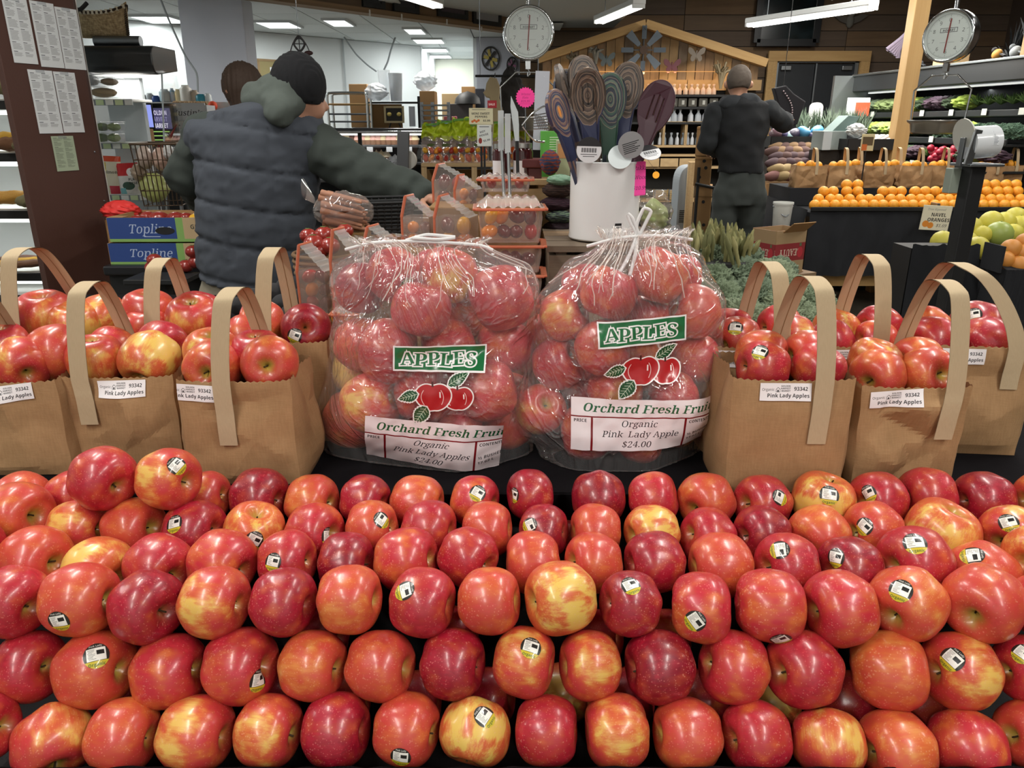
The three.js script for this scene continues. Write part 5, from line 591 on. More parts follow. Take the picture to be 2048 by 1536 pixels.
function faceParts(t, c, r, fwd, o) { const up = V(0, 1, 0), side = V().crossVectors(up, fwd).normalize(); const P = (f, u, s)=>c.clone().addScaledVector(fwd, f*r).addScaledVector(up, u*r).addScaledVector(side, s*r).sub(o); for (const s of [-1, 1]) { const e = part(t, 'eye', sph(r*0.11, 12, 8), std('#e8e2da', 0.3), P(0.72, 0.02, s*0.3)); part(e, 'iris', sph(r*0.06, 10, 8), std('#3a2a20', 0.3), fwd.clone().multiplyScalar(r*0.07)); part(t, 'eyebrow', sph(1, 10, 6), hairBrown, P(0.76, 0.2, s*0.3), [0, 0, 0], [r*0.16, r*0.035, r*0.1]); } part(t, 'mouth', sph(1, 12, 6), std('#8a5048', 0.5), P(0.78, -0.52, 0), [0, Math.atan2(fwd.x, fwd.z), 0], [r*0.2, r*0.05, r*0.08]); }
function handField(w, dir, down, s, size = 0.085) {              // palm and five curled fingers from the wrist w along dir
const side = V().crossVectors(dir, down).normalize().multiplyScalar(s), P = (f, d, k)=>w.clone().addScaledVector(dir, f*size).addScaledVector(down, d*size).addScaledVector(side, k*size), fs = [capsule(P(0, 0, -0.12), P(0.95, 0.03, -0.28), size*0.24, size*0.2), capsule(P(0, 0, 0.12), P(0.95, 0.03, 0.28), size*0.24, size*0.2)];
[[-0.34, 0.62], [-0.12, 0.74], [0.1, 0.7], [0.32, 0.55]].forEach(([k, L])=>{ fs.push(capsule(P(0.95, 0.03, k), P(0.95 + L*0.6, 0.14, k*1.1), size*0.105, size*0.095), capsule(P(0.95 + L*0.6, 0.14, k*1.1), P(0.95 + L*0.85, 0.14 + L*0.45, k*1.1), size*0.095, size*0.08)); });
fs.push(capsule(P(0.2, 0.06, -0.3), P(0.55, 0.22, -0.66), size*0.13, size*0.11), capsule(P(0.55, 0.22, -0.66), P(0.9, 0.34, -0.66), size*0.11, size*0.09)); return field(fs, size*0.06);
}
// ---- shopper in the quilted vest, seen from behind, reaching over the packs ----
{
const F = 2.75, o = V(W(500, 560, F).x, 0, -F), t = thing('person', 'person in quilted charcoal vest and black beanie reaching across the produce', 'person', o), X = (px, py, f = F)=>W(px, py, f);
const hip = X(498, 590), chestL = X(405, 262), neck = X(575, 205), head = X(602, 182, F - 0.03), shL = X(416, 270, F + 0.01), elL = X(374, 350, F + 0.05), wrL = X(402, 402, F + 0.26), shR = X(616, 288, F), elR = X(722, 346, F - 0.04), wrR = X(838, 386, F - 0.12), hdir = V(0.6, -0.2, -0.77).normalize().setZ(0.6).normalize();
const k = mpp(350, F), hemY = X(500, 572).y, sec = (py, cx, hw, hd)=>{ const p = X(cx, py); return [p.y, p.x, p.z, hw*k, hd]; };
const vestF0 = trunk([sec(604, 500, 102, 0.13), sec(520, 505, 112, 0.14), sec(430, 512, 119, 0.155), sec(340, 518, 124, 0.16), sec(270, 522, 118, 0.15), sec(225, 535, 96, 0.125), sec(196, 560, 50, 0.085)]);
const quilt = (x, y)=>{ const q = (y - hemY + 0.16*(x - hip.x) - 0.035) / 0.135, f = q - Math.floor(q), e = Math.min(f, 1 - f)*0.135, c = Math.min(Math.abs(x - X(480, 400).x), Math.abs(x - X(575, 400).x)) + (Math.abs(y - hemY) < 0.1 ? 0.05 : 0); return 0.0085*Math.exp(-Math.pow(e / 0.0085, 2)) + 0.005*Math.exp(-Math.pow(c / 0.0085, 2)) - 0.0015*Math.sin(Math.PI*f); };
const h0 = X(395, 550), h1 = X(605, 590), vest = (x, y, z)=>Math.max(lerp(h0.y, h1.y, (x - h0.x) / (h1.x - h0.x)) - y, smin(vestF0(x, y, z), smin(ellip(shL, [0.075, 0.07, 0.09])(x, y, z), ellip(shR.clone().add(V(-0.02, 0.01, 0)), [0.08, 0.075, 0.09])(x, y, z), 0.03), 0.06) + quilt(x, y) + 0.0035*n3(x*9, y*16, z*9) + 0.0025*n3(x*24, y*34, z*24));
part(t, 'vest', shiftGeo(nets(vest, [o.x - 0.36, 0.78, -F - 0.24], [o.x + 0.4, 1.56, -F + 0.25], 0.0095), o), cloth('#454a53')).userData.label = 'quilted charcoal vest';
const arm = (a, b, c, ra)=>field([capsule(a, b, ra, ra*0.84), capsule(b, c, ra*0.84, ra*0.62)], 0.03), fold = (f, c)=>(x, y, z)=>f(x, y, z) + 0.008*n3(x*7 + y*13, y*8 - x*12, z*9) + 0.004*Math.sin((x*0.75 - y*0.6)*70 + 3*n3(x*4, y*4, z*4));
const hoodieM = cloth('#3b423e'); for (const [a, b, c, ra] of [[shL, elL, wrL, 0.08], [shR, elR, wrR, 0.092]]) { const [lo, hi] = box3([a, b, c], 0.14); part(t, 'hoodie_sleeve', shiftGeo(nets(fold(arm(a, b, c, ra)), lo, hi, 0.0105), o), hoodieM).userData.label = 'dark green-grey hoodie sleeve'; }
const hood = (x, y, z)=>smin(capsule(X(515, 200), X(578, 190, F - 0.06), 0.055, 0.075)(x, y, z), smin(capsule(X(578, 190, F - 0.04), X(622, 238, F + 0.02), 0.075, 0.045)(x, y, z), capsule(X(512, 190), X(560, 222, F - 0.12), 0.03, 0.05)(x, y, z), 0.03), 0.035) + 0.006*n3(x*9, y*14, z*9) + 0.002*n3(x*30, y*30, z*30);
part(t, 'hood', shiftGeo(nets(hood, [X(470, 200).x, 1.3, -F - 0.2], [X(670, 200).x, 1.66, -F + 0.26], 0.0085), o), cloth('#575f5a')).userData.label = 'grey-green hood';
const r = 0.089, fwd = V(0.8, -0.3, -0.52).normalize(), hd = headField(head, r, fwd, false), body = (x, y, z)=>Math.min(hd(x, y, z), capsule(neck.clone().add(V(0, -0.05, 0)), hip.clone().add(V(0, 0.2, 0)), 0.05, 0.08)(x, y, z), arm(shL, elL, wrL, 0.04)(x, y, z), arm(shR, elR, wrR, 0.04)(x, y, z), hR(x, y, z), hL(x, y, z), capsule(hip, X(455, 800, F), 0.09, 0.06)(x, y, z), capsule(hip, X(550, 800, F), 0.09, 0.06)(x, y, z));
const hR = handField(wrR, wrR.clone().sub(elR).normalize(), V(0, -1, 0), 1), hL = handField(wrL, V(0.1, -0.2, -1).normalize(), V(0, -1, 0), -1);
const [l2, h2] = box3([head, hip, wrL, wrR], 0.17); part(t, 'body', shiftGeo(nets(body, l2, h2, 0.0085), o), skinM); faceParts(t, head, r, fwd, o);
const bean = (x, y, z)=>Math.max(ellip(head.clone().add(V(-0.006, 0.022, 0.004)), [r*1.03, r*1.14, r*1.07])(x, y, z), head.y - 0.036 + (x - head.x)*-0.16 - y) + 0.0015*Math.sin(Math.atan2(z - head.z, x - head.x)*60);
const bg = nets(bean, [head.x - 0.15, head.y - 0.09, head.z - 0.16], [head.x + 0.15, head.y + 0.18, head.z + 0.16], 0.006); part(t, 'beanie', shiftGeo(bg, o), cloth('#15161a', 0.002)).userData.label = 'black knitted beanie';
const legs = field([trunk([[0.66, hip.x, -F, 0.17, 0.125], [0.78, hip.x, -F, 0.168, 0.125], [0.93, hip.x, -F, 0.15, 0.105]]), capsule(V(hip.x - 0.09, 0.74, -F), V(hip.x - 0.1, 0.06, -F), 0.105, 0.075), capsule(V(hip.x + 0.09, 0.74, -F), V(hip.x + 0.11, 0.06, -F - 0.03), 0.105, 0.075)], 0.03), legs2 = (x, y, z)=>Math.max(legs(x, y, z), 0.05 - y) + 0.006*n3(x*9, y*7, z*9);
part(t, 'trousers', shiftGeo(nets(legs2, [hip.x - 0.3, 0, -F - 0.22], [hip.x + 0.32, 0.96, -F + 0.22], 0.013), o), cloth('#8d8676')).userData.label = 'khaki trousers';
for (const s of [-0.1, 0.11]) part(t, 'shoe', rbox(0.1, 0.09, 0.27, 0.04, 4), std('#2a2624', 0.6), [hip.x + s - o.x, 0.045, -0.05]);
}
// ---- shopper behind, only the long brown hair shows ----
{
const F = 3.9, hp = W(483, 176, F), o = V(hp.x, 0, -F), r = 0.098, t = thing('person', 'person with long brown hair half hidden behind the vest wearer', 'person', o), fwd = V(-0.85, 0, -0.5).normalize(), hd = headField(hp, r, fwd);
const body = (x, y, z)=>smin(hd(x, y, z), Math.min(trunk([[0.05, hp.x, -F, 0.16, 0.12], [0.9, hp.x, -F, 0.18, 0.13], [1.2, hp.x, -F, 0.17, 0.12], [hp.y - 0.27, hp.x, -F, 0.19, 0.11], [hp.y - 0.2, hp.x, -F, 0.07, 0.06]])(x, y, z), capsule(V(hp.x - 0.19, hp.y - 0.3, -F), V(hp.x - 0.2, 0.95, -F - 0.1), 0.055, 0.04)(x, y, z), capsule(V(hp.x + 0.19, hp.y - 0.3, -F), V(hp.x + 0.2, 0.95, -F - 0.1), 0.055, 0.04)(x, y, z)), 0.03);
part(t, 'body', shiftGeo(nets(body, [hp.x - 0.32, 0.02, -F - 0.22], [hp.x + 0.32, hp.y + 0.14, -F + 0.2], 0.013), o), skinM); faceParts(t, hp, r, fwd, o);
const hair = (x, y, z)=>Math.max(field([ellip(hp.clone().add(V(0.012, 0.012, 0.012)), [r*0.98, r*1.1, r*1.06]), ellip(hp.clone().add(V(0.035, -0.13, 0.045)), [0.075, 0.15, 0.06])], 0.03)(x, y, z), -ellip(hp.clone().addScaledVector(fwd, r*1.0).add(V(0, -0.03, 0)), [0.06, 0.085, 0.07])(x, y, z)) + 0.004*Math.sin(Math.atan2(z - hp.z, x - hp.x)*34 + 3*n3(x*8, y*4, z*8));
part(t, 'hair', shiftGeo(nets(hair, [hp.x - 0.16, hp.y - 0.32, hp.z - 0.17], [hp.x + 0.17, hp.y + 0.15, hp.z + 0.18], 0.0075), o), hairBrown).userData.label = 'long brown hair';
const coat = trunk([[0.5, hp.x, -F, 0.2, 0.15], [0.95, hp.x, -F, 0.2, 0.15], [1.2, hp.x, -F, 0.2, 0.14], [hp.y - 0.2, hp.x, -F, 0.17, 0.11]]); part(t, 'coat', shiftGeo(nets(coat, [hp.x - 0.3, 0.45, -F - 0.22], [hp.x + 0.3, hp.y - 0.12, -F + 0.22], 0.016), o), cloth('#4c4a4e'));
}
// ---- clerk in the black vest, seen from behind beside the produce ----
{
const F = 6.0, X = (px, py, f = F)=>W(px, py, f), k = mpp(260, F), hip = X(1484, 345), o = V(hip.x, 0, -F), t = thing('person', 'person in black vest with cropped hair, back turned, by the stacked boxes', 'person', o);
const head = X(1477, 166), r = 0.1, shL = X(1430, 226), elL = X(1414, 288), wrL = X(1432, 302, F + 0.24), shR = X(1536, 222), elR = X(1568, 246, F + 0.06), wrR = X(1574, 238, F + 0.32);
const sec = (py, cx, hw, hd)=>{ const p = X(cx, py); return [p.y, p.x, p.z, hw*k, hd]; };
const jf = trunk([sec(345, 1482, 46, 0.13), sec(300, 1480, 47, 0.14), sec(240, 1484, 55, 0.145), sec(212, 1484, 54, 0.13), sec(192, 1480, 30, 0.1)]), jacket = (x, y, z)=>jf(x, y, z) + 0.007*n3(x*7, y*9, z*7);
part(t, 'vest', shiftGeo(nets(jacket, [hip.x - 0.34, 0.7, -F - 0.22], [hip.x + 0.36, 1.85, -F + 0.22], 0.014), o), cloth('#1b1d20')).userData.label = 'black vest';
const arm = (a, b, c, ra)=>field([capsule(a, b, ra, ra*0.85), capsule(b, c, ra*0.85, ra*0.65)], 0.03), sleeveM = cloth('#26292c'); for (const [a, b, c] of [[shL, elL, wrL], [shR, elR, wrR]]) { const f = arm(a, b, c, 0.08), [lo, hi] = box3([a, b, c], 0.13); part(t, 'sleeve', shiftGeo(nets((x, y, z)=>f(x, y, z) + 0.007*n3(x*11, y*11, z*11), lo, hi, 0.014), o), sleeveM); }
const hood = (x, y, z)=>smin(capsule(X(1448, 212), X(1508, 210), 0.055, 0.055)(x, y, z), capsule(X(1460, 208, F - 0.05), X(1500, 204, F - 0.05), 0.065, 0.065)(x, y, z), 0.05) + 0.006*n3(x*14, y*14, z*14); part(t, 'hood', shiftGeo(nets(hood, [X(1430, 200).x - 0.05, 1.45, -F - 0.2], [X(1530, 200).x + 0.05, 1.78, -F + 0.16], 0.012), o), cloth('#2e3135'));
const fwd = V(0.15, 0, -1).normalize(), hd = headField(head, r, fwd), hL = handField(wrL, V(0.1, -0.2, -1).normalize(), V(0, -1, 0), -1), hR = handField(wrR, V(0.2, 0.3, -1).normalize(), V(0, -1, 0), 1);
const body = (x, y, z)=>Math.min(hd(x, y, z), capsule(X(1480, 200), hip, 0.07, 0.11)(x, y, z), arm(shL, elL, wrL, 0.05)(x, y, z), arm(shR, elR, wrR, 0.05)(x, y, z), hL(x, y, z), hR(x, y, z)), [l2, h2] = box3([head, hip, wrL, wrR], 0.18); part(t, 'body', shiftGeo(nets(body, l2, h2, 0.012), o), skinM); faceParts(t, head, r, fwd, o);
const hair = (x, y, z)=>Math.max(ellip(head.clone().add(V(-0.004, 0.022, 0.02)), [r*0.88, r*1.05, r*0.98])(x, y, z), head.y - 0.055 + 0.25*(z - head.z) - y) + 0.003*n3(x*60, y*40, z*60); part(t, 'hair', shiftGeo(nets(hair, [head.x - 0.16, head.y - 0.12, head.z - 0.17], [head.x + 0.16, head.y + 0.18, head.z + 0.18], 0.009), o), hairGrey).userData.label = 'short grey-brown hair';
const lg = field([trunk([[0.8, hip.x, -F, 0.19, 0.13], [0.9, hip.x, -F, 0.19, 0.13], [hip.y + 0.02, hip.x, -F, 0.165, 0.12]]), capsule(V(hip.x - 0.1, 0.86, -F), V(hip.x - 0.14, 0.06, -F), 0.108, 0.075), capsule(V(hip.x + 0.1, 0.86, -F), V(hip.x + 0.14, 0.06, -F - 0.1), 0.108, 0.075)], 0.025), lg2 = (x, y, z)=>Math.max(lg(x, y, z), 0.05 - y) + 0.007*n3(x*9, y*8, z*9); part(t, 'trousers', shiftGeo(nets(lg2, [hip.x - 0.33, 0, -F - 0.26], [hip.x + 0.33, hip.y + 0.06, -F + 0.24], 0.016), o), cloth('#3a3f3d'));
for (const s of [-0.13, 0.13]) part(t, 'shoe', rbox(0.1, 0.1, 0.28, 0.04, 4), std('#1e1c1c', 0.6), [s, 0.05, s > 0 ? -0.14 : -0.04]);
}
// ================= left side: notice panel, bakery shelves, cooler =================
const line = (c, x, y, w, h)=>c.fillRect(x, y, w, h);
const PL = W(40, 300, 3.1), PR = W(200, 300, 3.46), pDir = PR.clone().sub(PL).setY(0).normalize(), pNrm = V(-pDir.z, 0, pDir.x).multiplyScalar(pDir.x > 0 ? 1 : -1); if (pNrm.z < 0) pNrm.negate();
function onPanel(px, py) { const d = W(px, py, 1).sub(V(0, EYE, 0)), t = PL.clone().sub(V(0, EYE, 0)).dot(pNrm) / d.dot(pNrm); return V(0, EYE, 0).addScaledVector(d, t); }
const pTurn = Math.atan2(pNrm.x, pNrm.z);
{
const w = V(PL.x, 0, PL.z).distanceTo(V(PR.x, 0, PR.z)), t = thing('notice_display', 'tall brown shelf end panel covered with printed notices', 'panel', [(PL.x + PR.x) / 2, 0, (PL.z + PR.z) / 2], pTurn); part(t, 'board', rbox(w, 2.25, 0.03, 0.003), std('#4a2d24', 0.6, { bumpMap: fineBump, bumpScale: 0.0006 }), [0, 1.125, -0.016]); part(t, 'edge_strip', rbox(0.012, 2.25, 0.036, 0.002), std('#3c241d', 0.5), [w / 2, 1.125, -0.018]); part(t, 'screw_head', sph(0.004, 8, 6), greyMetal, [w / 2 - 0.03, 1.28, 0]); part(t, 'screw_head', sph(0.004, 8, 6), greyMetal, [w / 2 - 0.025, 1.07, 0]);
const notice = canvasTex(256, 640, (c)=>{ c.fillStyle = '#d4d8da'; c.fillRect(0, 0, 256, 640); c.fillStyle = '#3c3e42'; for (const x of [20, 136]) { let y = 30; while (y < 560) { c.fillRect(x, y, 42, 6); y += 14; const n = 5 + Math.floor(rnd()*9); for (let i = 0; i < n && y < 570; i++, y += 8) { c.globalAlpha = 0.55; c.fillRect(x, y, 70 + rnd()*32, 3); c.globalAlpha = 1; } y += 14; } } }), m1 = std('#ffffff', 0.35, { map: notice }), m2 = std('#c3cfb0', 0.6, { map: notice });
[[40, 62, 48, 128, 'upper row, nearest the picture edge'], [94, 70, 46, 128, 'upper row, middle'], [141, 78, 42, 120, 'upper row, beside the canoe'], [91, 204, 48, 126, 'lower row, toward the bread'], [138, 205, 42, 120, 'lower row, toward the cooler'], [130, 307, 44, 70, '']].forEach(([x, y, w, h, wh], i)=>{ const c = onPanel(x, y), a = onPanel(x - w / 2, y), b = onPanel(x + w / 2, y), up = onPanel(x, y - h / 2), dn = onPanel(x, y + h / 2), t2 = thing('paper_notice', i === 5 ? 'single pale green printed notice below the white ones' : `white two-column notice on the brown panel, ${wh}`, 'notice', [c.x, dn.y, c.z], pTurn, 'notices on the brown panel'); const g = boxG(a.distanceTo(b), up.y - dn.y, 0.001); g.translate(0, (up.y - dn.y) / 2, 0.0012); part(t2, 'sheet', g, i === 5 ? m2 : m1); part(t2, 'tape', boxG(0.04, 0.012, 0.0006), clearM, [0, up.y - dn.y - 0.004, 0.0022]); });
}
// bakery rack left of the panel
const rackF = 3.75, trayWhite = std('#e6e6e2', 0.4), loafM = { gold: std('#b98a3c', 0.8, { bumpMap: fineBump, bumpScale: 0.004 }), brown: std('#6d4a30', 0.85, { bumpMap: fineBump, bumpScale: 0.004 }), yellow: std('#c99c36', 0.8, { bumpMap: fineBump, bumpScale: 0.005 }), choc: std('#5a3a2a', 0.8), pizza: std('#b5562f', 0.8), seed: std('#77704f', 0.9, { bumpMap: fineBump, bumpScale: 0.004 }) };
{
const a = W(-420, 300, rackF), b = W(110, 300, rackF), x = (a.x + b.x) / 2, w = b.x - a.x, t = thing('bakery_rack', 'tiered bakery rack with bread trays left of the brown panel', 'rack', [x, 0, -rackF - 0.2]);
for (const sx of [-1, 1]) part(t, 'upright', boxG(0.03, 2.0, 0.4, 0), trayWhite, [sx*w / 2, 0, 0]); part(t, 'back_panel', boxG(w, 1.9, 0.02, 0.1), std('#c4c8c8', 0.5), [0, 0, -0.2]);
[200, 305, 420, 545].forEach((py, i)=>{ const y = W(40, py, rackF).y; part(t, 'shelf', rbox(w, 0.015, 0.4, 0.003), trayWhite, [0, y, 0]); const rail = part(t, 'price_rail', rbox(w, 0.04, 0.012, 0.003), blackM, [0, y - 0.022, 0.205]); for (const [k, l] of [[0.12, 0.1], [-0.2, 0.1]]) part(rail, 'price_card', boxG(l, 0.022, 0.002), std('#d8dcd0', 0.6), [k + i*0.02, 0, 0.008]); part(t, 'lamp_strip', rbox(w, 0.02, 0.03, 0.004), std('#ffffff', 0.4, { emissive: PANEL_COL, emissiveIntensity: 1.2 }), [0, y - 0.055, 0.15]); });
for (const py of [110, 215, 325, 438]) { const y = W(40, py, rackF).y; const l = new THREE.RectAreaLight(PANEL_COL, 9, w*0.9, 0.03); l.position.set(x, y - 0.07 + 0.0, -rackF - 0.05); l.lookAt(x, 0, -rackF - 0.05); l.name = 'case_lamp'; scene.add(l); }
const y = W(20, 600, rackF).y; part(t, 'lower_ledge', rbox(w, 0.05, 0.42, 0.006), trayWhite, [0, y + 0.02, 0.0]); part(t, 'vent_grille', merge(Array.from({ length: 22 }, (_, i)=>at(boxG(0.008, 0.14, 0.01), -w / 2 + (i + 0.5)*w / 22, y - 0.12, 0.21))), greyMetal);
const loaf = (px, py, L, r, kind, yaw, label, flat = 0.7)=>{ const p = W(px, py, rackF - 0.05); const q = thing('bread', label, 'bread', [p.x, p.y, p.z], yaw, 'bread and slices on the bakery rack'), n = rr(0, 9); part(q, 'crust', surf(26, 16, (u, v)=>{ const s = u*6.2832, e = Math.pow(Math.sin(Math.PI*clamp(v, 0.001, 0.999)), 0.45), k = 1 + 0.1*n3(Math.cos(s)*2 + n, v*7, Math.sin(s)*2) + 0.06*Math.sin(v*26 + Math.cos(s)*2); return [(v - 0.5)*L, Math.sin(s)*r*flat*e*k + r*flat, Math.cos(s)*r*e*k]; }, true), loafM[kind]); };
loaf(10, 190, 0.2, 0.05, 'seed', 0.3, 'pale seeded loaf on the top bread tray'); loaf(14, 165, 0.2, 0.045, 'gold', 0.3, 'golden loaf behind the seeded one on the top tray'); loaf(8, 148, 0.2, 0.04, 'pizza', 0.2, 'red-brown pizza bread at the back of top tray');
loaf(38, 303, 0.22, 0.05, 'brown', 0.5, 'dark brown loaf on the second bread tray'); loaf(12, 290, 0.2, 0.042, 'yellow', 0.5, 'yellow crusted bread on the second tray'); loaf(62, 303, 0.16, 0.04, 'seed', 0.6, 'greyish roll at the end of the second tray'); loaf(25, 408, 0.3, 0.045, 'gold', 0.55, 'long golden loaf on the third bread tray'); loaf(66, 415, 0.14, 0.045, 'seed', 0.6, 'seeded loaf end on the third tray');
loaf(18, 525, 0.26, 0.032, 'choc', 0.7, 'chocolate slice at the back of the lowest tray', 0.5); loaf(38, 530, 0.28, 0.034, 'yellow', 0.75, 'crumbly yellow slice on the lowest tray', 0.5); loaf(62, 534, 0.26, 0.036, 'brown', 0.75, 'dark bark-like slice on the lowest tray', 0.5);
}
// cooler with black canopy, canoe on top
const coolF = 4.3;
{
const r = R(150, 92, 303, 146, coolF), t = thing('open_cooler', 'open deli cooler with black rounded canopy beside the brown panel', 'cooler', [r.x, 0, r.z - 0.15]), D = 0.3;
const s = new THREE.Shape(); s.moveTo(-D / 2, r.base + 0.03); s.lineTo(D / 2 - 0.05, r.base); s.quadraticCurveTo(D / 2, r.base, D / 2, r.base + 0.05); s.lineTo(D / 2, r.top - 0.05); s.quadraticCurveTo(D / 2, r.top, D / 2 - 0.05, r.top); s.lineTo(-D / 2, r.top); s.closePath(); const g = ext(s, r.w, 0.006); g.rotateY(-Math.PI / 2); part(t, 'canopy', g, phy('#16181a', 0.3, { clearcoat: 0.5 }));
part(t, 'canopy_lamp', rbox(r.w*0.85, 0.02, 0.1, 0.005), std('#ffffff', 0.4, { emissive: STRIP_COL, emissiveIntensity: 1.0 }), [0, r.base - 0.005, 0.02]); const l = new THREE.RectAreaLight(STRIP_COL, 10, r.w*0.8, 0.1); l.position.set(r.x, r.base - 0.02, r.z - 0.2); l.lookAt(r.x, 0, r.z - 0.2); l.name = 'cooler_lamp'; scene.add(l);
const q = R(172, 68, 266, 90, coolF); part(t, 'roll_cover', at(cyl(q.h / 2, q.h / 2, q.w, 20), q.x - r.x, q.y, 0.06, 0, 0, Math.PI / 2), greyMetal);
part(t, 'back_wall', boxG(r.w*0.5, r.base - 0.3, 0.04, 0.3), std('#b4bcc0', 0.6), [-r.w*0.25, 0, -D / 2 + 0.02]); part(t, 'base', rbox(r.w, 0.5, D, 0.02), blackM, [0, 0.25, 0]);
for (const py of [200, 288, 392]) { const y = W(220, py, coolF).y; part(t, 'shelf', rbox(r.w*0.6, 0.015, D*0.8, 0.003), trayWhite, [-r.w*0.17, y, 0]); const pr = part(t, 'price_rail', rbox(r.w*0.6, 0.03, 0.01, 0.002), greyMetal, [-r.w*0.17, y - 0.012, D*0.4]); for (let i = 0; i < 5; i++) part(pr, 'price_card', boxG(0.042, 0.026, 0.002), std(i % 2 ? '#cfe0b0' : '#e4e6e2', 0.6), [-r.w*0.26 + i*0.052, 0, 0.007]); }
const gp = part(t, 'side_glass', ext(poly([[-D / 2, 0.5], [D / 2, 0.5], [D / 2 + 0.1, 0.9], [D / 2 - 0.1, r.base], [-D / 2, r.base]]), 0.006), glassM, [r.w / 2, 0, 0], [0, -Math.PI / 2, 0]); part(gp, 'glass_edge', bar([D / 2 + 0.1, 0.9, 0], [D / 2 - 0.1, r.base, 0], 0.005), std('#a8b4b8', 0.3));
}
const clamP = (px0, py0, px1, py1, F, c, label)=>{ const r = R(px0, py0, px1, py1, F), t = thing('food_tub', label, 'food tub', [r.x, r.base, r.z], 0, 'clear tubs in the deli cooler'); part(t, 'contents', surf(20, 10, (u, v)=>{ const a = u*6.2832, e = Math.sin(Math.PI*clamp(v, 0.01, 0.99)) ** 0.4, k = 1 + 0.18*n3(Math.cos(a)*4, v*6, Math.sin(a)*4); return [Math.cos(a)*r.w*0.4*e*k, v*r.h*0.8 + 0.003, Math.sin(a)*0.05*e*k]; }, true), std(c, 0.9)); part(t, 'tub', rbox(r.w, r.h*0.9, 0.13, 0.008), clearM, [0, r.h*0.45, 0]); part(t, 'lid', rbox(r.w*1.04, r.h*0.1, 0.136, 0.003), clearM, [0, r.h*0.95, 0]); };
clamP(176, 172, 238, 196, coolF - 0.05, '#a08658', 'clear tub of tan granola clusters, lower of two on the cooler shelf'); clamP(200, 154, 238, 172, coolF - 0.05, '#8d744c', 'clear tub of granola, upper of two on the cooler shelf'); clamP(170, 146, 198, 172, coolF - 0.05, '#c8ccd0', 'tub with white paper label beside the granola'); [[192, 264, 216, 285, 'lower, nearer the brown panel'], [216, 264, 240, 285, 'lower, nearer the glass'], [192, 243, 216, 263, 'upper, nearer the brown panel'], [216, 243, 240, 263, 'upper, nearer the glass']].forEach(([a, b, c, d, wh])=>clamP(a, b, c, d, coolF - 0.05, '#6f8a42', `clear tub of green sprouts, ${wh}`));
// birch bark canoe
{
const r = R(120, 4, 236, 72, coolF), t = thing('model_canoe', 'birch bark model canoe on top of the cooler canopy', 'canoe', [r.x, r.base, r.z - 0.12], 0), L = r.w, bark = std('#ffffff', 0.8, { map: pixTex(256, 128, (u, v)=>{ const k = 0.5 + 0.3*n2(u*6, v*20) + 0.3*n2(u*22, v*5); return mixc(hex('#8a7352'), hex('#d0ba90'), clamp(k)); }) });
const hull = (s)=>surf(30, 10, (u, v)=>{ const x = (u - 0.5)*L, e = Math.abs(u - 0.5)*2, wid = 0.09*Math.pow(1 - Math.pow(e, 2.6), 0.7), top = r.h*(0.72 + 0.28*Math.pow(e, 3)), y = Math.max(0, Math.pow(e, 8)*0.02) + v*top; return [x*(1 - 0.05*(1 - v)*Math.pow(e, 3)), y, s*wid*Math.pow(v, 0.45)]; }); part(t, 'hull', merge([hull(1), hull(-1)]), bark);
const gun = []; for (const s of [-1, 1]) gun.push(tube(Array.from({ length: 13 }, (_, i)=>{ const u = i / 12, e = Math.abs(u - 0.5)*2; return [(u - 0.5)*L, r.h*(0.72 + 0.28*e ** 3), s*(0.09*Math.pow(Math.max(0, 1 - Math.pow(e, 2.6)), 0.7) + 0.002)]; }), 0.006, 40)); part(t, 'gunwale', merge(gun), std('#3a2a20', 0.8)); const st = []; for (let i = 0; i < 16; i++) { const y = r.h*(0.06 + 0.9*i / 16); st.push(bar([L*0.488, y, 0.006], [L*0.455, y + 0.008, 0.02], 0.003)); } part(t, 'stitching', merge(st), std('#2e2119', 0.8)); const wr = []; for (let i = 0; i < 14; i++) { const u = 0.03 + 0.94*i / 13, e = Math.abs(u - 0.5)*2; wr.push(at(boxG(0.012, 0.02, 0.016), (u - 0.5)*L, r.h*(0.72 + 0.28*e ** 3), 0.09*Math.pow(Math.max(0, 1 - Math.pow(e, 2.6)), 0.7))); } part(t, 'lashing', merge(wr), std('#d8cfb8', 0.8));
const a = thing('antler', 'dark antler lying behind the model canoe', 'antler', W(140, 10, coolF - 0.02)); part(a, 'tine', tube([[0, -0.05, 0], [0.01, 0.0, 0.01], [0.0, 0.06, 0]], 0.014, 12), std('#2b2a2c', 0.7)); part(a, 'tine', tube([[0.01, -0.02, 0], [0.05, -0.02, 0], [0.09, 0.01, 0]], 0.01, 12), std('#2b2a2c', 0.7));
}
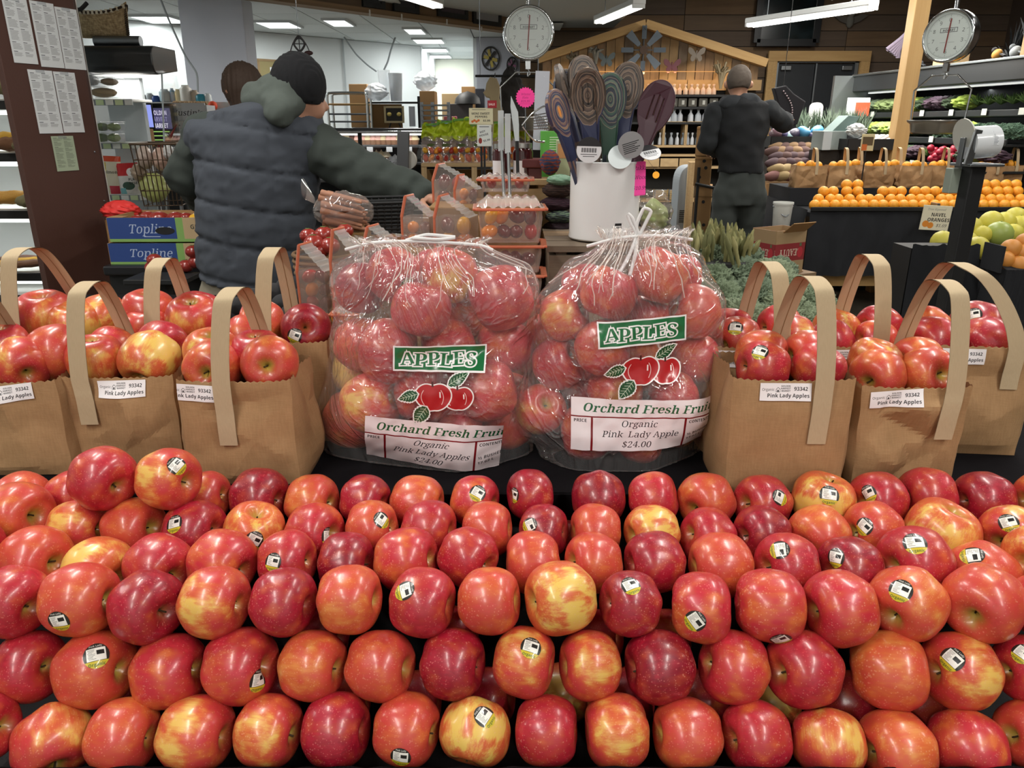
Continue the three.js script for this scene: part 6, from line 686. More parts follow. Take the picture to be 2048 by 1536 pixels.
// bags on the lower cooler shelf
const pouch = (px0, py0, px1, py1, F, tex, label, tilt = 0, group = 'snack bags on the cooler shelf')=>{ const r = R(px0, py0, px1, py1, F), t = thing('snack_bag', label, 'snack bag', [r.x, r.base, r.z], 0.1, group); t.rotation.z = tilt; const g = (s)=>surf(14, 16, (u, v)=>{ const e = Math.sin(Math.PI*clamp(u))*Math.sin(Math.PI*clamp(v*0.92 + 0.04)); return [(u - 0.5)*r.w*(1 - 0.05*Math.sin(Math.PI*v)), v*r.h, s*(0.03*Math.pow(e, 0.6) + 0.003*n2(u*8, v*8))]; }); part(t, 'pouch', merge([g(1), g(-1)]), phy('#ffffff', 0.35, { map: tex })); };
pouch(203, 312, 242, 391, coolF + 0.06, canvasTex(128, 256, (c)=>{ c.fillStyle = '#e8e0c8'; c.fillRect(0, 0, 128, 256); c.fillStyle = '#e2542e'; c.fillRect(0, 0, 128, 34); c.fillStyle = '#dcc25a'; c.fillRect(0, 40, 40, 216); c.fillStyle = '#4a4a40'; c.font = 'bold 26px serif'; c.fillText('simond', 30, 110); c.fillStyle = '#d04050'; c.fillRect(50, 190, 60, 60); }), 'cream and yellow snack bag with orange top', -0.05);
pouch(238, 326, 284, 391, coolF + 0.06, canvasTex(128, 160, (c)=>{ c.fillStyle = '#d2282c'; c.fillRect(0, 0, 128, 160); c.fillStyle = '#e6e4e0'; c.fillRect(0, 60, 128, 100); c.fillStyle = '#3a5a4a'; c.beginPath(); c.ellipse(60, 110, 34, 20, 0, 0, 7); c.fill(); c.fillStyle = '#fff'; c.beginPath(); c.arc(84, 44, 20, 0, 7); c.fill(); c.fillStyle = '#7fc0c8'; c.fillRect(6, 120, 34, 40); c.fillStyle = '#2a3030'; c.font = 'bold 18px sans-serif'; c.fillText('PLANT', 68, 86); c.fillText('BASED', 68, 104); }), 'red and white snack bag beside the cream one', 0.05);
// wire basket with packed goods
{
const r = R(262, 288, 346, 412, 3.9), t = thing('shopping_cart', 'wire shopping cart basket full of packed groceries', 'cart', [r.x, 0, r.z - 0.15], 0.2), w = [], D = 0.34; for (let i = 0; i <= 9; i++) { const x = (i / 9 - 0.5)*r.w; for (const s of [-1, 1]) w.push(bar([x*0.86, r.base, s*D*0.4], [x, r.top, s*D / 2], 0.0028)); } for (let j = 0; j <= 4; j++) { const k = lerp(0.86, 1, j / 4), y = lerp(r.base, r.top, j / 4), h = lerp(0.4, 0.5, j / 4)*D, c = [[-r.w / 2*k, y, h], [r.w / 2*k, y, h], [r.w / 2*k, y, -h], [-r.w / 2*k, y, -h]]; for (let q = 0; q < 4; q++) w.push(bar(c[q], c[(q + 1) % 4], j === 4 ? 0.006 : 0.0028)); } part(t, 'wire_basket', merge(w), metal('#6a5a4c', 0.4)); for (const sx of [-1, 1]) for (const sz of [-1, 1]) { part(t, 'leg', bar([sx*r.w*0.4, r.base, sz*D*0.38], [sx*r.w*0.42, 0.06, sz*D*0.42], 0.009), greyMetal); part(t, 'wheel', at(cyl(0.05, 0.05, 0.025, 16), sx*r.w*0.42, 0.05, sz*D*0.42, 0, 0, Math.PI / 2), blackM); }
const lump = (px, py, w2, h2, c, label, tr)=>{ const p = W(px, py, 4.02), k = mpp(py, 4.02), q = thing('grocery_pack', label, 'grocery pack', [p.x, p.y - h2*k / 2, p.z], 0.2, 'groceries in the cart'); part(q, 'pack', surf(22, 14, (u, v)=>{ const a = u*6.2832, e = Math.sin(Math.PI*clamp(v, 0.02, 0.98)) ** 0.4, n = 1 + 0.16*n3(Math.cos(a)*2.4 + px, v*4, Math.sin(a)*2.4); return [Math.cos(a)*w2*k / 2*e*n, v*h2*k, Math.sin(a)*0.06*e*n]; }, true), phy(c, 0.3, tr ? { transmission: 0.3, thickness: 0 } : {})); };
lump(308, 375, 54, 56, '#a9b06a', 'pale green cabbage in film at the bottom of the cart'); lump(290, 315, 30, 44, '#c9b8ac', 'white wrapped bread pack in the cart'); lump(322, 318, 32, 44, '#c8a898', 'pinkish wrapped pack in the cart'); lump(338, 306, 20, 30, '#dcdcda', 'white knotted bag at the end of the cart'); lump(278, 345, 28, 34, '#9c8a76', 'brown mesh pack in the cart front');
}
// kiosk with two screens
{
const F = 5.2, r = R(300, 203, 356, 420, F), t = thing('checkout_kiosk', 'black self checkout kiosk with market name on screen', 'kiosk', [r.x, 0, r.z - 0.05], 0.15); part(t, 'body', rbox(r.w, r.top - 0.02, 0.09, 0.02), blackM, [0, r.top / 2, 0]);
part(t, 'screen', rbox(r.w*0.74, 0.22, 0.004, 0.001), std('#ffffff', 0.3, { emissive: col('#ffffff'), emissiveIntensity: 0.7, emissiveMap: canvasTex(256, 256, (c)=>{ c.fillStyle = '#4a4668'; c.fillRect(0, 0, 256, 150); c.fillStyle = '#d8d2e8'; c.font = 'bold 46px sans-serif'; c.fillText('GOLDEN', 30, 50); c.fillStyle = '#8f8ab0'; c.fillText('HARVEST', 18, 96); c.fillStyle = '#e8e4f0'; c.fillText('MARKET', 34, 142); c.fillStyle = '#0d0f10'; c.fillRect(0, 150, 256, 106); c.fillStyle = '#9fce6a'; for (let i = 0; i < 3; i++) c.fillRect(20, 166 + i*30, 200 - i*40, 7); }), color: col('#101010') }), [0, r.top - 0.15, 0.046]);
const q = R(268, 206, 306, 258, F - 0.05), t2 = thing('monitor', 'pale lavender lit monitor left of the kiosk', 'monitor', [q.x, q.base, q.z], 0.35); part(t2, 'frame', rbox(q.w, q.h, 0.03, 0.006), blackM, [0, q.h / 2, 0]); part(t2, 'screen', rbox(q.w*0.86, q.h*0.86, 0.002, 0.0005), std('#202028', 0.3, { emissive: col('#8f9be8'), emissiveIntensity: 0.8 }), [0, q.h / 2, 0.016]); part(t2, 'stand', boxG(0.03, q.base, 0.03), blackM, [0, -q.base / 2, -0.03]);
}
// peanut butter display rack
{
const F = 5.6, r = R(354, 210, 420, 420, F), t = thing('display_rack', 'white wire display rack headed Justin\u2019s behind the vest', 'display rack', [r.x, 0, r.z - 0.1], 0.1), hb = R(354, 206, 420, 258, F); part(t, 'header_board', rbox(hb.w, hb.h, 0.02, 0.004), std('#c9cacc', 0.6), [0, hb.y, 0.1]); part(t, 'header_print', new THREE.PlaneGeometry(hb.w*0.98, hb.h*0.96), std('#ffffff', 0.6, { map: canvasTex(256, 200, (c)=>{ c.fillStyle = '#c9cacc'; c.fillRect(0, 0, 256, 200); c.fillStyle = '#1a1a1c'; c.font = 'italic 62px serif'; c.fillText('Justin\u2019s', 20, 96); c.fillStyle = '#7a7b80'; c.font = '22px sans-serif'; c.fillText('TREAT YOURSELF TWICE', 8, 150); for (let i = 0; i < 5; i++) c.fillRect(30 + i*40, 168, 20, 14); }) }), [0, hb.y, 0.112]);
for (const sx of [-1, 1]) part(t, 'side_panel', rbox(0.02, r.top, 0.22, 0.004), std('#c3c5c8', 0.6), [sx*r.w / 2, r.top / 2, 0]); [275, 315, 350, 390].forEach((py)=>{ const y = W(388, py, F).y; part(t, 'shelf', rbox(r.w, 0.014, 0.2, 0.003), std('#cfd1d4', 0.6), [0, y, 0]); }); [[366, 274], [384, 274], [402, 274], [366, 314], [384, 314]].forEach(([px, py], i)=>{ const q = R(px - 7, py - 18, px + 7, py - 1, F), s = thing('candy_box', `black and white candy box on white rack, ${['upper shelf nearest kiosk', 'upper shelf middle', 'upper shelf by the sleeve', 'second shelf nearest kiosk', 'second shelf middle'][i]}`, 'box', [q.x, q.base, q.z - 0.02], 0.1, 'boxes on the white rack'); part(s, 'carton', rbox(q.w, q.h, 0.06, 0.003), std('#d6d6d6', 0.5), [0, q.h / 2, 0]); part(s, 'print', boxG(q.w*0.7, q.h*0.5, 0.002), std('#222224', 0.5), [0, q.h*0.35, 0.031]); });
}
// partition and the things along its top
{
const F = 6.3, y = W(400, 204, F).y, a = W(150, 204, F).x, b = W(560, 204, F).x; const t = struct('wall_partition', boxG(b - a, y, 0.3), whiteWallM, [(a + b) / 2, y / 2, -F - 0.15]);
const garland = thing('garland', 'tan leaf garland hanging along the partition edge', 'garland', [W(385, 204, F - 0.02).x, y - 0.02, -F + 0.02]); const lf = []; for (let i = 0; i < 46; i++) lf.push(at(sph(0.02, 5, 4), (i / 45 - 0.5)*0.28, 0.01*Math.sin(i*2.1), rr(0, 0.03), rr(0, 3), rr(0, 3), 0)); part(garland, 'leaves', merge(lf), std('#b08f6a', 0.9)).userData.kind = 'stuff'; part(garland, 'red_flower', sph(0.036, 12, 8), std('#e2502c', 0.7), [0.17, -0.01, 0.04]);
[[252, 24, 26, '#c8cdd2', 'frosted tub'], [268, 18, 20, '#d9c27a', 'yellow-lidded tub'], [284, 16, 18, '#cdd3d6', 'small frosted tub'], [300, 16, 18, '#c0c6ca', 'second small frosted tub'], [312, 18, 13, '#24488a', 'blue box'], [330, 22, 26, '#9fb6bf', 'glass bowl'], [345, 10, 28, '#5aa0c8', 'blue bottle'], [356, 12, 26, '#d8c890', 'cream bottle'], [372, 24, 34, '#d8d4cc', 'tall white carton'], [390, 16, 24, '#b8a894', 'tan wrapped bundle'], [402, 22, 16, '#2f8aa0', 'teal cloth bundle'], [416, 14, 18, '#cfd4d6', 'clear cup']].forEach(([px, w, h, c, n])=>{ const r = R(px - w / 2, 204 - h, px + w / 2, 204, F + 0.08), t2 = thing('counter_item', `${n} on the white partition behind the kiosk`, 'container', [r.x, y + 0.001, -F - 0.08], 0, 'containers along the partition'); part(t2, 'body', lathe([[0, 0], [r.w*0.42, 0], [r.w*0.5, r.h*0.1], [r.w*0.48, r.h*0.78], [r.w*0.3, r.h*0.9], [r.w*0.3, r.h], [0, r.h]], 16), phy(c, 0.35)); });
const cb = R(250, 258, 292, 294, 4.92); boxThing('cardboard_box', 'open cardboard box beside the cooler glass', 'box', cb, 0.12, cardM); const st = thing('box_stand', 'small dark stand under the cardboard box', 'stand', [cb.x, 0, -4.98]); part(st, 'top', boxG(0.2, 0.02, 0.16, cb.base - 0.022), blackM); for (const s of [-1, 1]) part(st, 'leg', boxG(0.02, cb.base - 0.02, 0.14, 0), blackM, [s*0.08, 0, 0]);
const fl = R(312, 250, 356, 298, 4.4), ft = thing('pennant', 'dark red folded pennant poking up from the cart', 'pennant', [fl.x, fl.base, fl.z]); part(ft, 'cloth', ext(poly([[-fl.w / 2, fl.h*0.12], [-fl.w*0.1, 0], [fl.w / 2, fl.h], [fl.w*0.1, fl.h*0.5]]), 0.01, 0.002), std('#7a2a24', 0.7));
const pl = W(1, 1, 1);
}
// blue tomato cartons
{
const tex = canvasTex(512, 128, (c)=>{ c.fillStyle = '#24407e'; c.fillRect(0, 0, 372, 128); c.fillStyle = '#7ea65a'; c.fillRect(372, 0, 40, 128); c.fillStyle = '#b59d78'; c.fillRect(412, 0, 100, 128); c.fillStyle = '#aebad0'; c.font = 'italic 66px serif'; c.fillText('Topline', 106, 82); c.fillRect(190, 98, 90, 4); c.fillStyle = '#3a3a30'; c.font = 'bold 34px sans-serif'; c.fillText('GRO', 450, 60); c.fillStyle = '#7ea65a'; c.fillRect(0, 112, 512, 16); }), m = std('#ffffff', 0.7, { map: tex });
[[217, 436, 402, 484, 'upper'], [219, 487, 404, 529, 'lower']].forEach(([a, b, c, d, wh], i)=>{ const F = 3.05, r = R(a, b, c, d, F), t = thing('tomato_carton', `${wh} blue Topline tomato carton beside the vest`, 'carton', [r.x, r.base + 0.001, r.z - 0.14], 0.02, 'stacked blue cartons'); const g = boxG(r.w, r.h, 0.006); const nw = part(t, 'front_panel', g, m, [0, r.h / 2, 0.14]); part(t, 'side_panel', boxG(0.006, r.h, 0.28), cardM, [-r.w / 2, r.h / 2, 0]); part(t, 'side_panel', boxG(0.006, r.h, 0.28), cardM, [r.w / 2, r.h / 2, 0]); part(t, 'back_panel', boxG(r.w, r.h, 0.006), cardM, [0, r.h / 2, -0.14]); part(t, 'floor', boxG(r.w, 0.006, 0.28, 0.001), cardM); if (!i) { part(t, 'corner_flap', boxG(0.06, 0.004, 0.05), cardM, [-r.w / 2 + 0.03, r.h, 0.11]); part(t, 'hand_hole', at(cyl(0.03, 0.03, 0.004, 16), 0.03, r.h*0.92, 0.142, Math.PI / 2), blackM, null, null, [1.3, 0.5, 1]); } });
[[318, 438, 34, 'r', 'ribbed red tomato at the middle of the upper carton'], [296, 434, 26, 'r', 'red tomato behind the ribbed one in the upper carton'], [352, 437, 30, 'r', 'red tomato toward the vest in the upper carton'], [372, 436, 24, 'r', 'small red tomato close to the yellow one'], [393, 438, 26, 'y', 'yellow tomato at the end of the upper carton'], [274, 440, 22, 'r', 'dull red tomato by the red mesh']].forEach(([x, y, w, k, label])=>{ const F = 3.12, t = thing('heirloom_tomato', label, 'tomato', W(x, y, F), rr(0, 6), 'heirloom tomatoes in the blue cartons'), g = sph(1, 26, 14), p = g.attributes.position; for (let i = 0; i < p.count; i++) { const a = Math.atan2(p.getZ(i), p.getX(i)), q = 1 + 0.07*Math.cos(a*6); p.setXYZ(i, p.getX(i)*q, p.getY(i)*0.75, p.getZ(i)*q); } g.computeVertexNormals(); t.scale.setScalar(w*mpp(y, F) / 2*1.15); part(t, 'skin', g, k === 'y' ? TOM_M.yellow : vineM); });
const tb = R(218, 530, 420, 640, 3.02); { const t = thing('produce_stand', 'black produce stand under the blue cartons', 'stand', [tb.x, 0, tb.z - 0.18]); part(t, 'top', rbox(tb.w, 0.04, 0.4, 0.01), phy('#1a1b1f', 0.35), [0, tb.top - 0.021, 0]); part(t, 'skirt', boxG(tb.w*0.96, tb.top - 0.04, 0.34, 0), blackM); }
[[309, 520, 30], [306, 535, 32], [386, 503, 30], [392, 524, 30], [372, 532, 30]].forEach(([x, y, w], i)=>roundTom(W(x, y, 2.93), w*mpp(y, 2.93) / 2, ['dull red tomato, upper of the pair before the lower carton', 'dull red tomato, lower of the pair before the lower carton', 'red tomato under the vest hem, upper', 'red tomato under the vest hem, middle', 'red tomato under the vest hem, lowest'][i], 'tomatoes before the blue cartons'));
const sh = R(296, 545, 410, 560, 2.98), t3 = thing('stand_shelf', 'shallow black ledge carrying tomatoes before the cartons', 'ledge', [sh.x, 0, -2.86]); part(t3, 'ledge', rbox(sh.w, 0.02, 0.16, 0.004), blackM, [0, sh.top, 0]); part(t3, 'bracket', boxG(0.04, sh.top, 0.05, 0), blackM);
const mt = thing('mesh_bag', 'bright red mesh produce bag behind the blue cartons', 'bag', W(243, 430, 3.3)); part(mt, 'mesh', surf(40, 20, (u, v)=>{ const a = u*6.2832, e = Math.sin(Math.PI*clamp(v, 0.02, 0.98)) ** 0.5, n = 1 + 0.2*n3(Math.cos(a)*3, v*5, Math.sin(a)*3) + 0.06*Math.sin(u*90)*Math.sin(v*60); return [Math.cos(a)*0.075*e*n, (v - 0.3)*0.09, Math.sin(a)*0.06*e*n]; }, true), std('#d8322e', 0.6)); const cb = R(212, 440, 274, 480, 3.3); boxThing('cardboard_box', 'cardboard box holding the red mesh bag', 'box', { ...cb, base: tb.top, h: cb.top - tb.top }, 0.14, cardM);
}
// ================= bakery case, annexe clutter =================
function onPlane(px, py, pt, n) { const d = W(px, py, 1).sub(V(0, EYE, 0)), t = pt.clone().sub(V(0, EYE, 0)).dot(n) / d.dot(n); return V(0, EYE, 0).addScaledVector(d, t); }
{
const hn = V(-hDir.z, 0, hDir.x); if (hn.z < 0) hn.negate(); const ht = Math.atan2(hn.x, hn.z), hp = hA.clone().addScaledVector(hn, 0.1);
[[747, 3, 44, 26, '#2a2c30', 'dark framed picture above the bread rack'], [812, 0, 50, 50, '#2c2a30', 'dark framed picture behind the strip light end'], [905, 8, 60, 56, '#4a4048', 'dark framed certificate with mauve print'], [974, 18, 56, 66, '#8e9094', 'dark framed drawing of a pale figure beside the dial scale']].forEach(([x, y, w, h, c, label])=>{ const p = onPlane(x, y, hp, hn), a = onPlane(x - w / 2, y, hp, hn), b = onPlane(x + w / 2, y, hp, hn), u = onPlane(x, y - h / 2, hp, hn), d = onPlane(x, y + h / 2, hp, hn), t = thing('picture_frame', label, 'picture', p, ht, 'framed pictures on the header'), ww = a.distanceTo(b), hh = u.y - d.y; part(t, 'frame', merge([at(boxG(ww, 0.05, 0.03), 0, hh / 2 - 0.025, 0), at(boxG(ww, 0.05, 0.03), 0, -hh / 2 + 0.025, 0), at(boxG(0.05, hh - 0.1, 0.03), ww / 2 - 0.025, 0, 0), at(boxG(0.05, hh - 0.1, 0.03), -ww / 2 + 0.025, 0, 0)]), std('#1d1f22', 0.4)); part(t, 'print', boxG(ww - 0.1, hh - 0.1, 0.01), std(c, 0.5)); const hk = part(t, 'tag', rbox(0.02, 0.06, 0.01, 0.004), std('#d8d8d4', 0.5), [-ww*0.2, -hh / 2 - 0.05, 0]); });
const an = V(-aDir.z, 0, aDir.x); if (an.z < 0) an.negate(); const ap = a1.clone().addScaledVector(an, 0.08), p = onPlane(538, 145, ap, an), t = thing('notice_board', 'wood framed notice board on the white wall beside the beanie', 'notice board', p, Math.atan2(an.x, an.z)); part(t, 'board', rbox(0.3, 0.3, 0.02, 0.004), std('#8f8259', 0.8)); part(t, 'frame', merge([at(boxG(0.34, 0.03, 0.03), 0, 0.16, 0), at(boxG(0.34, 0.03, 0.03), 0, -0.16, 0), at(boxG(0.03, 0.3, 0.03), 0.155, 0, 0), at(boxG(0.03, 0.3, 0.03), -0.155, 0, 0)]), tanBoards[0]); part(t, 'sheet', boxG(0.09, 0.2, 0.003), std('#d5d8dc', 0.6), [0.06, -0.03, 0.013]);
{ const v = onPlane(690, 150, ap, an); const l = struct('trim_1', boxG(0.02, ANX_Y, 0.012), std('#a9aeb0', 0.7), [v.x, ANX_Y / 2, v.z], [0, Math.atan2(an.x, an.z), 0]); }
const cable = (pts, F, r, label)=>{ const q = pts.map(([x, y])=>W(x, y, F)); const o = q[0].clone(), t2 = thing('cable', label, 'cable', o); part(t2, 'wire', tube(q.map((k)=>k.sub(o)), r, 30, 5), std('#8f9496', 0.5)); }; cable([[322 / 3.657 + 600, 74], [712, 108], [735, 130], [753, 143]], 12.2, 0.012, 'thin grey cable drooping down the white wall'); cable([[793, 68], [782, 100], [776, 122], [768, 140]], 12.3, 0.014, 'straight grey cord hanging from the ceiling above the tubs'); cable([[322, 0], [338, 40], [370, 110], [393, 146], [396, 184]], 7.9, 0.01, 'thin cable running down past the pale column');
}
// hanging wire ornament above the beanie
{ const p = W(599, 92, 4.6), t = thing('hanging_ornament', 'wire diamond ornament hanging above the beanie', 'ornament', p), k = mpp(92, 4.6); part(t, 'wire_frame', merge([tube([[0, 18*k, 0], [11*k, 4*k, 0], [0, -10*k, 0], [-11*k, 4*k, 0]], 0.006, 30, 6, true), tube([[-20*k, -12*k, 0], [-12*k, 6*k, 0], [0, 14*k, 0], [12*k, 6*k, 0], [20*k, -12*k, 0]], 0.003, 30), bar([0, 18*k, 0], [0, -10*k, 0], 0.003), bar([-11*k, 4*k, 0], [11*k, 4*k, 0], 0.003)]), std('#3c3a3c', 0.5)); part(t, 'cord', bar([0, 18*k, 0], [0, HALL_Y - p.y, 0], 0.002), greyMetal); for (const s of [-1, 1]) part(t, 'bird', sph(0.016, 10, 8), std('#4a2f30', 0.6), [s*17*k, -13*k, 0], null, [1.6, 0.8, 1]); }
// wheel ornaments on the pier
[[981, 117, 17, 21, '#b8a452', 'round wheel ornament with yellow blades on the pale pier'], [1024, 130, 10, 14, '#a06a86', 'small mauve wheel ornament beside the dial scale']].forEach(([x, y, rx, ry, c, label])=>{ const F = pierF - 0.07, p = W(x, y, F), k = mpp(y, F), t = thing('wheel_ornament', label, 'ornament', p, 0, 'wheel ornaments'); t.scale.set(rx / ry, 1, 1); const R0 = ry*k; part(t, 'ring', new THREE.TorusGeometry(R0, 0.012, 6, 32), std('#3a3836', 0.5)); for (let i = 0; i < 6; i++) part(t, 'blade', at(boxG(R0*0.3, R0*0.62, 0.01), 0, R0*0.5, 0).rotateZ(i*1.047 + 0.3), std(i % 3 === 2 ? '#2e2c2a' : c, 0.5)); part(t, 'spokes', merge([0, 1, 2, 3].map((i)=>at(boxG(0.01, R0*2, 0.008), 0, 0, -0.01).rotateZ(i*0.785))), std('#3a3836', 0.5)); });
// bakery case
const caseF = 6.4, caseTop = W(760, 256, caseF).y;
{
const a = W(560, 300, caseF).x, b = W(900, 300, caseF).x, t = thing('bakery_case', 'long black bakery case with glass front and pastry tiers', 'display case', [(a + b) / 2, 0, -caseF - 0.35]), w = b - a, y1 = W(760, 292, caseF).y, y2 = W(760, 327, caseF).y, y3 = W(760, 362, caseF).y;
part(t, 'top', rbox(w, 0.04, 0.75, 0.012), phy('#202225', 0.25, { clearcoat: 0.6 }), [0, caseTop - 0.02, 0]); part(t, 'chrome_rail', rbox(w, 0.018, 0.02, 0.006), chrome, [0, caseTop - 0.03, 0.385]); part(t, 'back', boxG(w, caseTop - 0.3, 0.03, 0.26), blackM, [0, 0, -0.35]); part(t, 'base', rbox(w, 0.55, 0.7, 0.01), blackM, [0, 0.275, 0]); [y1, y2, y3].forEach((y)=>{ part(t, 'shelf', rbox(w, 0.012, 0.55, 0.003), std('#1b1c1e', 0.4), [0, y, -0.06]); part(t, 'shelf_lip', rbox(w, 0.02, 0.012, 0.003), std('#2b2d30', 0.4), [0, y - 0.008, 0.22]); });
part(t, 'front_glass', boxG(w, caseTop - y3 - 0.02, 0.006), glassM, [0, (caseTop + y3) / 2 - 0.02, 0.36]); for (const sx of [-1, -0.05, 1]) part(t, 'mullion', boxG(0.03, caseTop - 0.5, 0.02, 0.48), blackM, [sx*w / 2*0.99, 0, 0.355]); for (let i = 0; i < 8; i++) part(t, 'vent_slat', boxG(w*0.3, 0.012, 0.01), greyMetal, [w*0.34, 0.35 + i*0.06, 0.352]);
part(t, 'case_lamp', rbox(w*0.96, 0.015, 0.03, 0.004), std('#ffffff', 0.4, { emissive: PANEL_COL, emissiveIntensity: 0.9 }), [0, caseTop - 0.05, 0.28]); const l = new THREE.RectAreaLight(STRIP_COL, 16, w*0.95, 0.03); l.position.set(t.position.x, caseTop - 0.062, -caseF - 0.08); l.lookAt(t.position.x, 0, -caseF - 0.16); l.name = 'case_lamp'; scene.add(l);
const frost = [std('#e8d8b0', 0.7), std('#e8b8ae', 0.7), std('#6a4438', 0.7), std('#f0e4c8', 0.7)], cupM = std('#7a5a44', 0.8), G1 = cyl(0.03, 0.022, 0.03, 12), G2 = (()=>{ const g = []; for (let i = 0; i < 3; i++) g.push(at(new THREE.TorusGeometry(0.022 - i*0.006, 0.011 - i*0.001, 6, 12), 0, 0.02 + i*0.011, 0, Math.PI / 2)); g.push(at(new THREE.ConeGeometry(0.012, 0.02, 8), 0, 0.055, 0)); return merge(g); })();
[[664, 830, 17, y1, 0, 'upper'], [692, 772, 9, y2, 0, 'lower']].forEach(([x0, x1, n, y, z, tier])=>{ for (let i = 0; i < n; i++) { const p = W(lerp(x0, x1, i / (n - 1)), 290, caseF + 0.2), q = thing('cupcake', `frosted cupcake on the ${tier} tier of the bakery case, ${ORD[i]} from left`, 'cupcake', [p.x, y + 0.022, -caseF - 0.2], 0, 'cupcakes in the bakery case'); part(q, 'cake', G1, cupM); part(q, 'frosting', G2, frost[tier === 'upper' ? (i < 6 ? (i*2) % 3 : [1, 0, 1][i % 3]) : (i % 2 ? 0 : 3)]); q.scale.setScalar(1.25); q.position.y += 0.002; } for (let i = 0; i < 4; i++) { const c = thing('price_card', `white price card on the ${tier} pastry lip, ${ORD[i]} from left`, 'price card', [W(lerp(x0 + 30, x1, i / 3.4), 290, caseF).x, y - 0.03, -caseF - 0.115], 0, 'price cards in the bakery case'); part(c, 'card', boxG(0.05, 0.04, 0.002), std('#c8cdd2', 0.5)); } });
const top = (label, cat, name, x0, y0, x1, y1b, m, d = 0.14, o = {})=>{ const r = R(x0, y0, x1, y1b, caseF + (o.f ?? 0.3)); r.h = r.top - (o.base ?? caseTop) - 0.001; r.base = (o.base ?? caseTop) + 0.001; return boxThing(name, label, cat, r, d, m, o); };
// chrome bread rack
{ const r = R(656, 186, 734, 254, caseF + 0.2), t2 = thing('bread_rack', 'chrome tube bread rack standing on the bakery case', 'rack', [r.x, caseTop, -caseF - 0.3]), h = r.top - caseTop, g = []; for (const z of [0.09, -0.09]) g.push(tube([[-r.w / 2, 0, z], [-r.w / 2, h - 0.03, z], [-r.w / 2 + 0.03, h, z], [r.w / 2 - 0.03, h, z], [r.w / 2, h - 0.03, z], [r.w / 2, 0, z]], 0.011, 40)); part(t2, 'tube_frame', merge(g), chrome); [0.18, 0.4, 0.68].forEach((f, i)=>[0.09, -0.09].forEach((z)=>part(t2, 'rail', bar([-r.w / 2, h*f, z], [r.w / 2, h*f, z], 0.008), i === 2 ? pineM : greyMetal))); }
{ const r = R(735, 205, 838, 254, caseF + 0.4), t2 = thing('framed_shelf', 'black framed shelf with brown board on the bakery case', 'display frame', [r.x, caseTop, -caseF - 0.42]), h = r.top - caseTop; for (const sx of [-1, 1]) part(t2, 'post', boxG(0.02, h + 0.05, 0.03, 0), blackM, [sx*r.w / 2, 0, 0]); part(t2, 'top_shelf', boxG(r.w, 0.012, 0.22), blackM, [0, h, -0.08]); part(t2, 'board', boxG(r.w*0.62, h*0.94, 0.02, 0), cardDarkM, [-r.w*0.15, 0, -0.02]); part(t2, 'paper', boxG(r.w*0.12, h*0.8, 0.004, 0.01), std('#cfd6e0', 0.6), [r.w*0.36, 0, 0.0]); const q = R(770, 212, 806, 246, caseF + 0.35), t3 = thing('plaque', 'framed dark plaque with two golden flowers before the brown board', 'plaque', [q.x, q.base, -caseF - 0.36], 0); part(t3, 'frame', merge([at(boxG(q.w, 0.016, 0.02), 0, q.h - 0.008, 0), at(boxG(q.w, 0.016, 0.02), 0, 0.008, 0), at(boxG(0.016, q.h, 0.02), q.w / 2, q.h / 2, 0), at(boxG(0.016, q.h, 0.02), -q.w / 2, q.h / 2, 0)]), std('#b7a67e', 0.5)); part(t3, 'panel', boxG(q.w*0.95, q.h*0.94, 0.01), std('#2b2822', 0.6), [0, q.h / 2, -0.004]); for (const s of [-1, 1]) part(t3, 'gold_flower', sph(0.018, 10, 8), std('#d6c06a', 0.5), [s*q.w*0.27, q.h*0.52, 0.004], null, [1.1, 0.9, 0.5]); part(t3, 'easel', merge([bar([-0.05, -(q.base - caseTop), -0.02], [0, q.h*0.6, -0.012], 0.006), bar([0.05, -(q.base - caseTop), -0.02], [0, q.h*0.6, -0.012], 0.006)]), blackM); }
const shelfY = W(786, 205, caseF + 0.4).y + 0.012;
[[768, 140, 24, 64, 'tall clear deli tub on the black shelf'], [791, 146, 28, 58, 'stack of frosted cups on the black shelf']].forEach(([x, y0, w2, h2, label], i)=>{ const r = R(x - w2 / 2, y0, x + w2 / 2, y0 + h2, caseF + 0.45), q = thing('plastic_cups', label, 'cups', [r.x, shelfY, -caseF - 0.47]), H = r.top - shelfY; part(q, 'cup', lathe([[0, 0], [r.w*0.4, 0], [r.w*0.5, H*0.97], [r.w*0.53, H], [r.w*0.47, H], [r.w*0.38, 0.01]], 24), i ? phy('#dfe4e8', 0.3, { transmission: 0.25, thickness: 0 }) : clearM); });
const bagLump = (x, y0, w2, h2, base, F, label)=>{ const r = R(x - w2 / 2, y0, x + w2 / 2, y0 + h2, F), q = thing('plastic_bag', label, 'plastic bag', [r.x, base + 0.001, -F]), H = r.top - base; part(q, 'film', surf(30, 20, (u, v)=>{ const a = u*6.2832, e = Math.sin(Math.PI*clamp(v, 0.03, 0.97)) ** 0.5, n = 1 + 0.22*n3(Math.cos(a)*2.2 + x, v*4, Math.sin(a)*2.2) + 0.1*n3(Math.cos(a)*7, v*9, Math.sin(a)*7 + x); return [Math.cos(a)*r.w*0.48*e*n, v*H, Math.sin(a)*0.08*e*n]; }, true), phy('#e4e8ec', 0.25, { transmission: 0.4, thickness: 0 })); };
bagLump(752, 166, 44, 40, shelfY, caseF + 0.42, 'crumpled white plastic bag on the black shelf'); 
